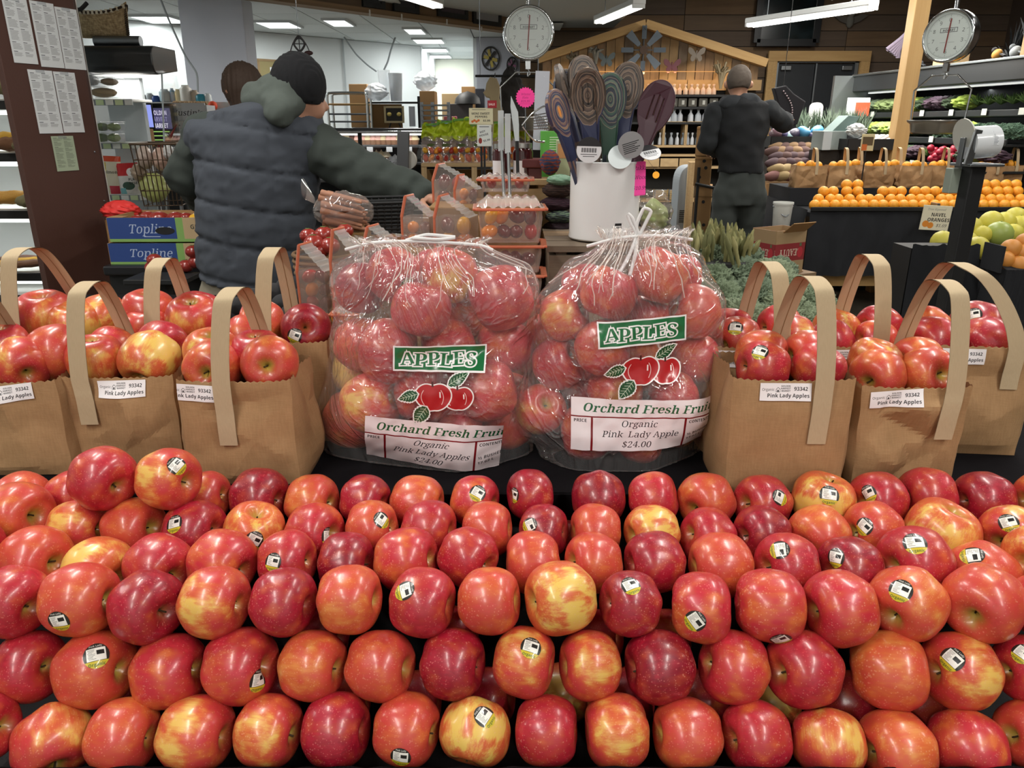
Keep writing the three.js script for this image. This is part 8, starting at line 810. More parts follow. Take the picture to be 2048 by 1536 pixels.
// shelves below
{
const F = gF - 0.1, x0 = W(1220, 240, F).x, x1 = W(1455, 240, F).x, t = thing('gift_shelves', 'black gift shelves below the gable, full of small packets', 'shelf unit', [(x0 + x1) / 2, 0, -F - 0.05]), w = x1 - x0, ys = [190, 214, 244, 290, 308, 332, 398]; ys.forEach((py, i)=>part(t, 'shelf', rbox(w, 0.03, 0.34, 0.004), i > 2 ? crateM : blackM, [0, W(1340, py, F).y - 0.015, 0])); part(t, 'back_panel', boxG(w, W(1340, 168, F).y, 0.02, 0), std('#15130f', 0.8), [0, 0, -0.16]); for (const s of [-1, 1]) part(t, 'side_panel', boxG(0.03, W(1340, 168, F).y, 0.34, 0), std('#241d16', 0.8), [s*w / 2, 0, 0]);
const k = mpp(200, F), bagG = (()=>lathe([[0, 0], [0.5, 0], [0.55, 0.1], [0.5, 0.75], [0.22, 1.0], [0.16, 1.1], [0.34, 1.45], [0.1, 1.5], [0, 1.42]], 12))();
const rowOf = (py, xs, wpx, hpx, mats, name, cat, lab, group)=>xs.forEach((x, i)=>{ const p = W(x, py, F), q = thing(name, `${lab}, ${ORD[i]} from the spoons`, cat, [p.x, W(1340, py, F).y + 0.001, -F + 0.04], 0, group); part(q, 'pouch', bagG, mats[i % mats.length], null, [0, rr(0, 3), 0], [wpx*k, hpx*k / 1.5, wpx*k*0.8]); });
rowOf(190, [1231, 1244, 1256, 1269, 1282, 1295, 1308, 1320, 1333, 1346, 1357, 1369, 1381, 1392, 1404, 1415, 1425], 11, 20, [std('#dcb79c', 0.6), std('#e4c4a8', 0.6)], 'soap_bag', 'bag', 'peach bag on the top gift shelf', 'peach bags on the top shelf'); rowOf(244, [1322, 1334, 1346, 1358, 1379, 1394, 1408, 1420, 1431], 13, 26, [std('#b9bcc2', 0.5), std('#c8cbd0', 0.5), std('#aeb4ba', 0.5)], 'gift_bag', 'bag', 'white tied bag on the middle gift shelf', 'white tied bags'); rowOf(290, [1302, 1318, 1327, 1340, 1352, 1364, 1373, 1382, 1392], 9, 24, [phy('#9aa0a6', 0.3), phy('#c0c4c8', 0.3), phy('#7d8890', 0.3)], 'gift_bottle', 'bottle', 'small pale bottle in the crate shelf', 'bottles in the crate shelf');
[1344, 1362, 1382, 1403, 1424, 1444].forEach((x, i)=>{ const p = W(x, 214, F), q = thing('gift_tin', `dark square tin on the second gift shelf, ${ORD[i]} from the spoons`, 'tin', [p.x, W(1340, 214, F).y + 0.001, -F + 0.03], 0, 'square tins'); part(q, 'tin', rbox(17*k, 16*k, 0.1, 0.006), std('#4a463c', 0.5), [0, 8*k, 0]); part(q, 'label', boxG(5*k, 8*k, 0.004), std('#b8b8b0', 0.6), [1*k, 8*k, 0.052]); });
[1302, 1345, 1389].forEach((x, i)=>{ const p = W(x, 290, F), q = thing('wooden_crate', `upended pine crate framing the bottles, ${ORD[i]} from the spoons`, 'crate', [p.x, W(1340, 290, F).y, -F - 0.03], 0, 'pine crates on the gift shelves'), H = 44*k, ww = 42*k; part(q, 'side', boxG(0.015, H, 0.26, 0.001), crateM, [-ww / 2, 0, 0]); part(q, 'side', boxG(0.015, H, 0.26, 0.001), crateM, [ww / 2, 0, 0]); part(q, 'top_board', boxG(ww, 0.015, 0.26), crateM, [0, H, 0]); }); [1300, 1338, 1376].forEach((x, i)=>{ const p = W(x, 326, F - 0.15), q = thing('wooden_box', `shallow pine box on the lower gift shelf, ${ORD[i]} from the spoons`, 'box', [p.x, W(1340, 332, F).y + 0.001, -F + 0.1], 0, 'shallow pine boxes'); part(q, 'front', boxG(36*k, 16*k, 0.015, 0), crateM, [0, 0, 0.06]); part(q, 'floor', boxG(36*k, 0.01, 0.12, 0), crateM); });
[1322, 1350].forEach((x, i)=>{ const p = W(x, 396, F - 0.1), q = thing('wicker_tray', i ? 'wicker tray of jars at the shelf end' : 'wicker tray of jars below the orange sticker', 'basket', [p.x, W(1340, 398, F).y + 0.001, -F + 0.05], 0, 'wicker trays of jars'); const wk = []; for (let j = 0; j < 5; j++) for (const z of [-1, 1]) wk.push(at(boxG(26*k, 0.018, 0.012), 0, 0.02 + j*0.024, z*0.09)); part(q, 'weave', merge(wk), std('#9a8258', 0.85)); part(q, 'floor', boxG(26*k, 0.01, 0.18, 0), std('#9a8258', 0.85)); for (let j = 0; j < 4; j++) part(q, 'jar', at(cyl(0.025, 0.025, 0.12, 10), (j - 1.5)*6*k, 0.07, 0), phy('#8a8f92', 0.2)); }); { const p = W(1312, 350, 9.6), q = thing('price_dot', 'round orange price sticker hanging on the lower shelf', 'price sticker', p); part(q, 'disc', at(cyl(6.5*k, 6.5*k, 0.004, 24), 0, 0, 0, Math.PI / 2), std('#e09a24', 0.6)); part(q, 'string', bar([0, 6*k, 0], [0, 0.16, -0.7], 0.002), greyMetal); }
{ const r = R(1350, 331, 1374, 470, 7.6), q = thing('air_purifier', 'rounded grey appliance with vent slots beside the shelves', 'appliance', [r.x, 0, r.z], 0.1), s = new THREE.Shape(); s.moveTo(-r.w / 2, 0); s.lineTo(r.w / 2, 0); s.lineTo(r.w / 2, r.top); s.quadraticCurveTo(-r.w / 2, r.top, -r.w / 2, r.top - 0.16); part(q, 'body', ext(s, 0.2, 0.006), std('#8f969c', 0.5)); for (let i = 0; i < 7; i++) part(q, 'vent_slot', boxG(r.w*0.7, 0.008, 0.004), blackM, [0, r.top - 0.42 - i*0.018, 0.106]); const b = R(1374, 324, 1388, 440, 7.4); boxThing('wooden_board', 'pine board standing beside the grey appliance', 'board', { ...b, base: 0, h: b.top }, 0.05, crateM); }
}
// banana cartons on a hand truck
{
const F = 6.5; [[1391, 372, 1432, 485, 'lowest'], [1394, 312, 1434, 371, 'middle'], [1398, 252, 1436, 311, 'top']].forEach(([a, b, c, d, wh], i)=>{ const r = R(a, b, c, d, F), base = i ? W(1400, d + 1, F).y : 0.06, q = thing('banana_carton', `${wh} brown carton with oval holes on the hand truck`, 'carton', [r.x, base, r.z - 0.14], -0.25, 'cartons on the hand truck'), h = r.top - base - 0.004; part(q, 'carton', rbox(r.w*0.82, h, 0.3, 0.005), cardM, [0, h / 2, 0]); for (const [x, y] of [[-0.2, 0.3], [0.2, 0.62], [0.05, 0.85]]) part(q, 'hand_hole', at(cyl(0.014, 0.014, 0.004, 12), x*r.w*0.7, y*h, 0.151, Math.PI / 2), blackM); part(q, 'lid_edge', boxG(r.w*0.83, 0.01, 0.304), cardDarkM, [0, h*0.9, 0]); });
const p = W(1392, 400, F - 0.1), t = thing('hand_truck', 'black hand truck holding the banana cartons', 'hand truck', [W(1412, 480, F).x, 0, -F + 0.06], -0.25); part(t, 'frame', merge([bar([-0.12, 0.05, 0], [-0.12, 1.05, -0.02], 0.014), bar([0.14, 0.05, 0], [0.14, 1.05, -0.02], 0.014), bar([-0.14, 0.92, 0.02], [0.16, 0.86, 0.02], 0.014)]), blackM); part(t, 'toe_plate', boxG(0.3, 0.02, 0.3, 0.03), blackM, [0, 0, -0.15]); for (const s of [-1, 1]) part(t, 'wheel', at(cyl(0.08, 0.08, 0.04, 16), s*0.17, 0.08, 0.06, 0, 0, Math.PI / 2), blackM);
}
// double doors, picture, owl
{
const F = BACK_F - 0.02, r = R(1542, 118, 1706, 250, F), H = r.top, fw = r.w; const t = struct('door_1', merge([boxG(0.05, H, 0.12, 0).translate(-fw / 2 + 0.025, 0, 0), boxG(0.05, H, 0.12, 0).translate(fw / 2 - 0.025, 0, 0), boxG(fw, 0.05, 0.12).translate(0, H - 0.025, 0)]), metal('#8b9297', 0.45), [r.x, 0, -F]); for (const s of [-1, 1]) { const lf = part(t, 'door_leaf', rbox(fw / 2 - 0.06, H - 0.07, 0.04, 0.004), std('#23272c', 0.5), [s*(fw / 4 - 0.015), H / 2 - 0.03, 0.01]); part(lf, 'door_closer', rbox(0.14, 0.06, 0.05, 0.008), metal('#9a9ea0', 0.4), [s*(fw / 4 - 0.14), H / 2 - 0.09, 0.045]); } part(t, 'centre_strip', boxG(0.02, H - 0.06, 0.05, 0), metal('#9aa0a4', 0.4), [0, 0, 0.03]);
const q = R(1526, 104, 1726, 250, F); struct('trim_2', merge([boxG(0.13, q.top - 0.127, 0.05, 0).translate(-q.w / 2 + 0.065, 0, 0), boxG(0.13, q.top - 0.127, 0.05, 0).translate(q.w / 2 - 0.065, 0, 0), boxG(q.w, 0.13, 0.05).translate(0, q.top - 0.06, 0)]), pineM, [q.x, 0, -F + 0.09]);
const pc = W(1578, 28, F - 0.1), pw = 118*mpp(28, F), ph = 104*mpp(28, F), pt = thing('framed_picture', 'large dark framed picture behind the long strip light', 'picture', pc); part(pt, 'frame', merge([boxG(pw, 0.09, 0.05).translate(0, ph / 2, 0), boxG(pw, 0.09, 0.05).translate(0, -ph / 2, 0), boxG(0.09, ph, 0.05).translate(pw / 2, 0, 0), boxG(0.09, ph, 0.05).translate(-pw / 2, 0, 0)]), std('#15171a', 0.35)); part(pt, 'print', boxG(pw, ph, 0.02), phy('#1d2a2c', 0.2, { clearcoat: 0.6, map: pixTex(64, 64, (u, v)=>mixc([0.35, 0.5, 0.5], [0.9, 0.95, 1], clamp(0.3 + 0.7*n2(u*3, v*3)))) }));
const ow = W(1700, 42, F - 0.02), k = mpp(42, F), ot = thing('owl_figure', 'grey owl figure with spread wings on the dark boards', 'figure', ow); part(ot, 'body', sph(1, 14, 10), std('#6b6a64', 0.9), null, null, [8*k, 13*k, 0.05]); for (const s of [-1, 1]) part(ot, 'wing', ext(poly([[0, 4*k], [s*22*k, 12*k], [s*34*k, 10*k], [s*20*k, 0], [s*4*k, -6*k]]), 0.02, 0.005), std('#5c5852', 0.9)); part(ot, 'head', sph(6*k, 12, 8), std('#7d7a72', 0.9), [0, 12*k, 0.03]);
const wg = W(1798, 82, 7.6), wk = mpp(82, 7.6), wt = thing('wing_ornament', 'mauve feathered wing ornament left of the wooden post', 'ornament', wg); for (let i = 0; i < 6; i++) part(wt, 'feather', tube([[16*wk, 18*wk - i*2*wk, 0], [2*wk, 4*wk - i*4*wk, 0.01], [(-22 + i*5)*wk, (-16 - i*3)*wk, 0]], 0.022, 12, 5), std('#6a5f6e', 0.8)); part(wt, 'hanger', bar([16*wk, 18*wk, 0], [16*wk, HALL_Y - wg.y, 0], 0.004), greyMetal);
const wc = R(1620, 206, 1644, 232, 8.2), wq = thing('white_chair', 'white chair back in front of the dark doors', 'chair', [wc.x, 0, wc.z]); part(wq, 'backrest', ext((()=>{ const s = new THREE.Shape(); s.moveTo(-wc.w / 2, wc.base - 0.2); s.lineTo(-wc.w / 2, wc.top - 0.05); s.quadraticCurveTo(-wc.w / 2, wc.top, 0, wc.top); s.quadraticCurveTo(wc.w / 2, wc.top, wc.w / 2, wc.top - 0.05); s.lineTo(wc.w / 2, wc.base - 0.2); s.closePath(); return s; })(), 0.03, 0.005), std('#d4d4d2', 0.5)); part(wq, 'stem', boxG(0.05, wc.base - 0.2, 0.05, 0), greyMetal);
const os = R(1704, 205, 1737, 232, 7.9), oq = thing('orange_sign', 'bright orange-red notice on white board beside the doors', 'sign', [os.x, os.base, os.z]); part(oq, 'board', rbox(os.w*1.35, os.h*1.4, 0.02, 0.003), std('#d6d8da', 0.6), [-0.02, os.h*0.65, -0.015]); part(oq, 'notice', boxG(os.w*0.85, os.h, 0.004, 0), std('#f05a3a', 0.6), [0.02, 0, 0]); part(oq, 'post', boxG(0.03, os.base, 0.02), greyMetal, [0, -os.base / 2, -0.02]);
}
// ================= produce wall =================
const wa = W(1742, 152, 8.5), wb = W(2110, 116, 6.0), wDir = wb.clone().sub(wa).setY(0).normalize(), wN = V(wDir.z, 0, -wDir.x); if (wN.z < 0) wN.negate(); const wLen = V(wa.x, 0, wa.z).distanceTo(V(wb.x, 0, wb.z)), wTurn = Math.atan2(wN.x, wN.z), wO = wa.clone().lerp(wb, 0.5).setY(0);
const wAt = (s, y, out)=>V(wa.x, y, wa.z).addScaledVector(wDir, s*wLen).addScaledVector(wN, out), sOf = (px)=>{ let lo = 0, hi = 1; for (let i = 0; i < 30; i++) { const m = (lo + hi) / 2, p = wAt(m, 1.4, 0.2), x = 1024 + FOCAL*p.x / (-p.z*CP); if (x < px) lo = m; else hi = m; } return lo; };
const tiers = [[0.02, W(1900, 222, 7.4).y, 'upper'], [0.16, W(1900, 272, 7.3).y, 'middle'], [0.3, W(1900, 318, 7.2).y, 'lower']];
{
const t = thing('produce_wall', 'long dark chilled produce wall along the right side', 'produce case', wO, wTurn), yTop = wa.y; part(t, 'back', boxG(wLen, yTop, 0.05, 0), std('#141617', 0.7), [0, 0, -0.45]); part(t, 'top_ledge', rbox(wLen, 0.16, 0.62, 0.01), std('#232628', 0.4), [0, yTop - 0.08, -0.12]); part(t, 'ledge_trim', rbox(wLen, 0.02, 0.02, 0.004), metal('#8d9294', 0.4), [0, yTop, 0.2]); part(t, 'end_panel', boxG(0.04, yTop, 0.9, 0), metal('#9aa0a2', 0.5), [-wLen / 2, 0, -0.05]); part(t, 'base', boxG(wLen, 0.5, 0.9, 0), blackM); tiers.forEach(([o2, y])=>{ part(t, 'tier_shelf', rbox(wLen, 0.02, 0.4, 0.004), std('#1c1e1f', 0.5), [0, y - 0.05, o2 - 0.12]); part(t, 'tier_lip', rbox(wLen, 0.05, 0.015, 0.004), std('#202324', 0.4), [0, y - 0.03, o2 + 0.08]); });
const lampY = yTop - 0.19; part(t, 'canopy_lamp', rbox(wLen*0.95, 0.015, 0.04, 0.004), std('#ffffff', 0.4, { emissive: PANEL_COL, emissiveIntensity: 0.5 }), [0, yTop - 0.17, 0.02]); const l = new THREE.RectAreaLight(PANEL_COL, 12, wLen*0.95, 0.04), lp = wAt(0.5, yTop - 0.18, 0.02); l.position.copy(lp); l.lookAt(lp.x, 0, lp.z); l.name = 'produce_lamp'; scene.add(l);
}
const greens = { pale: std('#8ea06a', 0.8), lime: std('#a8c258', 0.8), dark: std('#37472f', 0.85), purple: std('#43303c', 0.85), mid: std('#58763c', 0.85), broc: std('#4a6350', 0.9), sage: std('#76886c', 0.85) };
const leafG = [0, 1, 2].map((s)=>surf(40, 22, (u, v)=>{ const a = u*6.2832, e = Math.sin(Math.PI*clamp(v, 0.02, 0.98)) ** 0.55, n = 1 + 0.28*n3(Math.cos(a)*2.4 + s*7, v*3.5, Math.sin(a)*2.4) + 0.2*(1 - 2*Math.abs(n3(Math.cos(a)*6, v*8 + s, Math.sin(a)*6))); return [Math.cos(a)*e*n, (v - 0.35)*1.5*(1 + 0.1*n), Math.sin(a)*e*n]; }, true));
const spikyG = (()=>{ const g = []; for (let i = 0; i < 46; i++) { const a = rr(0, 6.28), b = rr(0.1, 1.2), L = rr(0.7, 1.3); g.push(at(new THREE.ConeGeometry(0.13, L, 3), 0, L / 2, 0).rotateX(b).rotateY(a)); } return merge(g); })();
const TIER_KINDS = [['sage', 'sage', 'pale', 'pale', 'pale', 'lime', 'lime', 'dark', 'purple', 'purple', 'dark', 'lime', 'mid', 'mid', 'mid', 'mid', 'mid', 'mid'], ['sage', 'sage', 'pale', 'lime', 'pale', 'lime', 'pale', 'dark', 'dark', 'mid', 'dark', 'broc', 'broc', 'lime', 'broc', 'broc', 'broc', 'broc'], ['pale', 'sage', 'mid', 'dark', 'mid', 'dark', 'dark', 'mid', 'pale', 'dark', 'purple', 'mid', 'radish', 'radish', 'radish', 'dark', 'pale', 'purple']];
const WORD = { sage: 'grey-green lettuce', pale: 'pale lettuce', lime: 'bright lime lettuce', dark: 'dark leafy kale', purple: 'purple leafy chard', mid: 'green herb', broc: 'broccoli', radish: 'red radish' };
tiers.forEach(([o2, y, nm], ti)=>TIER_KINDS[ti].forEach((kd, i)=>{ const s = (i + 0.5) / 18, p = wAt(s, y + (kd === 'broc' ? 0.03 : 0.045), o2 - 0.03), t = thing(kd === 'radish' ? 'radish_bunch' : 'leafy_greens', `${WORD[kd]} bunch on the ${nm} produce tier, ${ORD[i]} from the far end`, kd === 'radish' ? 'radishes' : 'greens', p, rr(0, 6), `${nm} tier produce`); if (kd === 'radish') { const rg = sph(0.03, 10, 8), rm = phy('#a02038', 0.4); for (let k = 0; k < 11; k++) part(t, 'radish', rg, rm, [rr(-0.09, 0.09), rr(-0.03, 0.07), rr(-0.06, 0.06)]); } else part(t, 'leaves', kd === 'broc' ? BROC_G[i % 4] : kd === 'mid' ? spikyG : leafG[i % 3], greens[kd], null, null, [0.1, kd === 'broc' ? 0.1 : 0.075, 0.1]); if (i % 3 === 2) { const c = thing('shelf_tag', `white price tag on the ${nm} produce tier, ${ORD[(i - 2) / 3]} from the far end`, 'price tag', wAt(s, y - 0.02, o2 + 0.1), wTurn, 'price tags of the produce wall'); part(c, 'card', boxG(0.06, 0.05, 0.003), std('#c9cdc4', 0.6)); } }));
// decorations on top of the produce wall
{
const Y = wa.y + 0.001, box2 = (s, w, h, d, m, label, name, cat, y = Y)=>{ const p = wAt(s, y, 0.05), t = thing(name, label, cat, p, wTurn); part(t, 'body', rbox(w, h, d, 0.006), m, [0, h / 2, 0]); return t; };
const cr = (s, w, h, label)=>{ const p = wAt(s, Y, 0.06), t = thing('wooden_crate', label, 'crate', p, wTurn, 'crates on the produce wall'); for (let i = 0; i < 2; i++) { part(t, 'slat', boxG(w, h / 2 - 0.012, 0.015), crateM, [0, (i + 0.5)*h / 2, 0.1]); part(t, 'slat', boxG(w, h / 2 - 0.012, 0.015), crateM, [0, (i + 0.5)*h / 2, -0.1]); } for (const x of [-1, 1]) part(t, 'end_board', boxG(0.015, h, 0.2, 0), crateM, [x*w / 2, 0, 0]); };
cr(sOf(1850), 0.17, 0.14, 'small pine crate behind the dial scale'); cr(sOf(2046), 0.3, 0.3, 'tall pine crate at the right edge of the ledge'); 
const fox = thing('animal_figure', 'tan carved animal figure left of the wooden post', 'figure', wAt(sOf(1764), Y, 0.06), wTurn), fm = std('#8a6f4c', 0.7); part(fox, 'body', surf(16, 12, (u, v)=>{ const a = u*6.28, e = Math.sin(Math.PI*clamp(v, 0.02, 0.98)) ** 0.6; return [Math.cos(a)*0.045*e + 0.03*(1 - v), v*0.15, Math.sin(a)*0.04*e]; }, true), fm); part(fox, 'head', sph(0.036, 12, 8), fm, [0.02, 0.17, 0.01], null, [1.4, 1, 1]); for (const s of [-1, 1]) part(fox, 'ear', new THREE.ConeGeometry(0.014, 0.04, 6), fm, [0.0, 0.21, s*0.018]);
const bird = (s, c1, c2, label, k)=>{ const t = thing('bird_figure', label, 'bird figure', wAt(s, Y + 0.002, 0.1), wTurn, 'bird figures on the produce wall'); part(t, 'body', sph(1, 14, 10), std(c1, 0.6), [0, 0.06*k, 0], [0, 0, 0.4], [0.06*k, 0.045*k, 0.04*k]); part(t, 'head', sph(0.028*k, 12, 8), std(c2, 0.6), [-0.045*k, 0.1*k, 0]); part(t, 'beak', new THREE.ConeGeometry(0.008*k, 0.03*k, 6), std('#3a3020', 0.5), [-0.08*k, 0.1*k, 0], [0, 0, 1.57]); part(t, 'tail', boxG(0.08*k, 0.012*k, 0.03*k), std(c2, 0.6), [0.08*k, 0.05*k, 0], [0, 0, -0.3]); part(t, 'legs', merge([bar([0, 0, 0.01], [0, 0.03*k, 0.01], 0.004), bar([0, 0, -0.01], [0, 0.03*k, -0.01], 0.004)]), blackM); }; bird(sOf(1944), '#c08a3c', '#1e1c1c', 'orange and black bird figure on the ledge', 0.8); bird(sOf(1978), '#9aa0a2', '#6d7478', 'silver bird figure on the ledge', 0.85); bird(sOf(2010), '#8f9698', '#5f666a', 'second grey bird figure nearer the tall crate', 0.9); bird(sOf(1800), '#2a2c30', '#3c4044', 'dark bird figure between carving and post', 0.7);
const dk = (s, y, w, h, label)=>{ const t = thing('dark_ornament', label, 'ornament', wAt(s, Y, -0.12), wTurn, 'dark ornaments behind the ledge'); part(t, 'ornament', spikyG, std('#2d3134', 0.6, { metalness: 0.3 }), [0, 0.0, 0], null, [w*0.7, h*0.8, 0.1]); }; dk(sOf(1968), 0, 0.36, 0.8, 'tall dark metal plant ornament behind the birds'); dk(sOf(2026), 0, 0.36, 0.9, 'tallest dark metal plant ornament near the crate'); dk(sOf(1925), 0, 0.2, 0.34, 'low dark ornament behind the dial scale');
}
// ================= orange table =================
const cloth2 = std('#1d1f24', 0.92, { bumpMap: fabricTex, bumpScale: 0.001 }), OT = W(1800, 414, 5.5).y, orM = phy('#ffffff', 0.45, { map: pixTex(64, 64, (u, v)=>mixc(hex('#e6941e'), hex('#f2aa30'), clamp(0.5 + 0.5*n2(u*6, v*6)))), bumpMap: fineBump, bumpScale: 0.001 }), orG = sph(1, 18, 12);
const drape = (x0, x1, y0, y1, z, n, amp)=>surf(90, 14, (u, v)=>[lerp(x0, x1, u), lerp(y0, y1, v), z + amp*(1 - v)*Math.sin(u*n*6.28 + 2*n2(u*5, 1)) + 0.3*amp*n2(u*30, v*2)]);
const fruit = (name, label, cat, p, r, m, group, sx = 1)=>{ const t = thing(name, label, cat, p, rr(0, 6), group); t.scale.setScalar(r); part(t, 'peel', orG, m, null, [rr(0, 3), 0, rr(0, 3)], [sx, 1, 1]); part(t, 'navel', sph(0.1, 8, 6), std('#7d8a34', 0.8), [0, 0.95, 0]); };
{
const xl = W(1622, 414, 5.5).x, xr = W(2130, 414, 5.5).x, t = thing('orange_table', 'black draped table covered with navel oranges', 'table', [(xl + xr) / 2, 0, -5.5]), w = xr - xl; part(t, 'table_top', boxG(w, 0.03, 0.95), cloth2, [0, OT - 0.055, -0.48]); part(t, 'front_drape', drape(-w / 2, w / 2, 0.33, OT - 0.01, 0.0, 9, 0.014), cloth2); part(t, 'lip', rbox(w, 0.03, 0.02, 0.006), std('#0f1012', 0.8), [0, OT - 0.015, 0.004]); part(t, 'side_drape', surf(20, 14, (u, v)=>{ const z = -u*0.95; return [-w / 2 - 0.16*(1 - v)*(0.6 + 0.4*Math.sin(u*9)) - 0.02, lerp(0.25, OT - 0.02 + 0.02*u, v), z]; }), cloth2); for (const [x, z] of [[-0.42, -0.1], [0.42, -0.1], [-0.42, -0.85], [0.42, -0.85]]) part(t, 'leg', boxG(0.06, OT - 0.08, 0.06, 0), pineM, [x*w, 0, z]); part(t, 'stretcher', boxG(w*0.9, 0.09, 0.05, 0.24), pineM, [0, 0, -0.1]); part(t, 'back_riser', boxG(w, 0.13, 0.5), cloth2, [0, OT + 0.03, -0.7]);
const r = 0.039, lay = []; for (let i = 0; i < 26; i++) lay.push([1628 + i*20 + rr(-2, 2), 5.54, 0, 'front']); for (let i = 0; i < 26; i++) lay.push([1638 + i*20 + rr(-3, 3), 5.6, 0.035, 'second']); [1644, 1663, 1690, 1712, 1762, 1780, 1798, 1826, 1846, 1866, 1886, 1900, 1948, 1968, 1990, 2010, 2030].forEach((x)=>lay.push([x, 5.66, 0.085, 'third'])); [1688, 1710, 1962, 1982, 2004, 2024].forEach((x)=>lay.push([x, 5.7, 0.13, 'top'])); const cnt = {}; lay.forEach(([x, F, dy, row])=>{ cnt[row] = (cnt[row] ?? -1) + 1; const p = W(x, 405, F); fruit('orange', `navel orange in the ${row} row of the black table, ${ORD[cnt[row]]} from left`, 'orange', [p.x, OT - 0.03 + r + dy, -F], r, orM, 'navel oranges on the black table'); });
const bagY = OT + 0.096; [[1622, 62, 0], [1684, 50, 0.02], [1758, 60, 0], [1834, 58, 0], [1884, 44, 0.05], [1982, 52, 0], [2022, 46, 0.04], [1712, 40, 0.16], [1790, 40, 0.12]].forEach(([x, wpx, dz], i)=>{ const F = 5.98 + dz, k = mpp(350, F), p = W(x, 350, F), w2 = wpx*k, h = 0.165; const wh = ['at the end of the table', 'with yellow fruit before the teal box', 'behind the cream sign post', 'right of the wooden post', 'behind the grey box', 'right of the bag roll', 'at the right edge', 'hidden behind the sign', 'close to the wooden post'][i]; kraftBag('paper_bag', `distant paper bag of oranges ${wh}`, [p.x, bagY, -F - 0.06], w2, h, 0.12, rr(-0.1, 0.1), { strap: { x: 0.03, dx: 0.02, up: 0.13, low: 0.6, sw: 0.022 }, crease: 1.2 }); for (let j = 0; j < 3; j++) fruit('orange', `orange in the distant bag ${wh}, ${['left', 'middle', 'right'][j]}`, 'orange', [p.x + (j - 1)*w2*0.28, bagY + h - 0.006 + (j === 1 ? 0.01 : 0), -F - 0.06 + (j === 1 ? 0.02 : 0)], 0.034, orM, 'oranges in distant bags'); });
const s = R(1841, 410, 1902, 462, 5.42), q = thing('price_sign', 'cream Navel Oranges $1.69 sign hanging on the black drape', 'sign', [s.x, s.y, s.z], 0); q.rotation.z = -0.05; part(q, 'card', rbox(s.w*0.95, s.h*0.95, 0.006, 0.002), std('#ddd6bc', 0.6)); part(q, 'print', new THREE.PlaneGeometry(s.w*0.93, s.h*0.93), std('#ffffff', 0.6, { map: canvasTex(256, 220, (c)=>{ c.fillStyle = '#ddd6bc'; c.fillRect(0, 0, 256, 220); c.fillStyle = '#8a8a80'; c.font = 'italic 26px serif'; c.fillText('Tree Ripened', 36, 42); c.fillStyle = '#201e1c'; c.font = 'bold 44px sans-serif'; c.fillText('NAVEL', 78, 96); c.fillText('ORANGES', 52, 142); c.fillStyle = '#d8862e'; c.beginPath(); c.arc(44, 166, 30, 0, 7); c.arc(90, 178, 28, 0, 7); c.fill(); c.fillStyle = '#2e2c2a'; c.font = 'italic 38px serif'; c.fillText('$1.69', 140, 190); }) }), [0, 0, 0.0036]); part(q, 'clip', boxG(0.02, 0.02, 0.09), greyMetal, [0, s.h / 2, -0.045]);
const g = R(1888, 336, 1912, 386, 3.5), gb = thing('sign_holder', 'pale green metal box fixed beside the black post', 'box', [g.x + 0.012, g.base, g.z], 0.1); part(gb, 'box', rbox(g.w, g.h, 0.05, 0.004), std('#8f988c', 0.5), [0, g.h / 2, 0]);
}
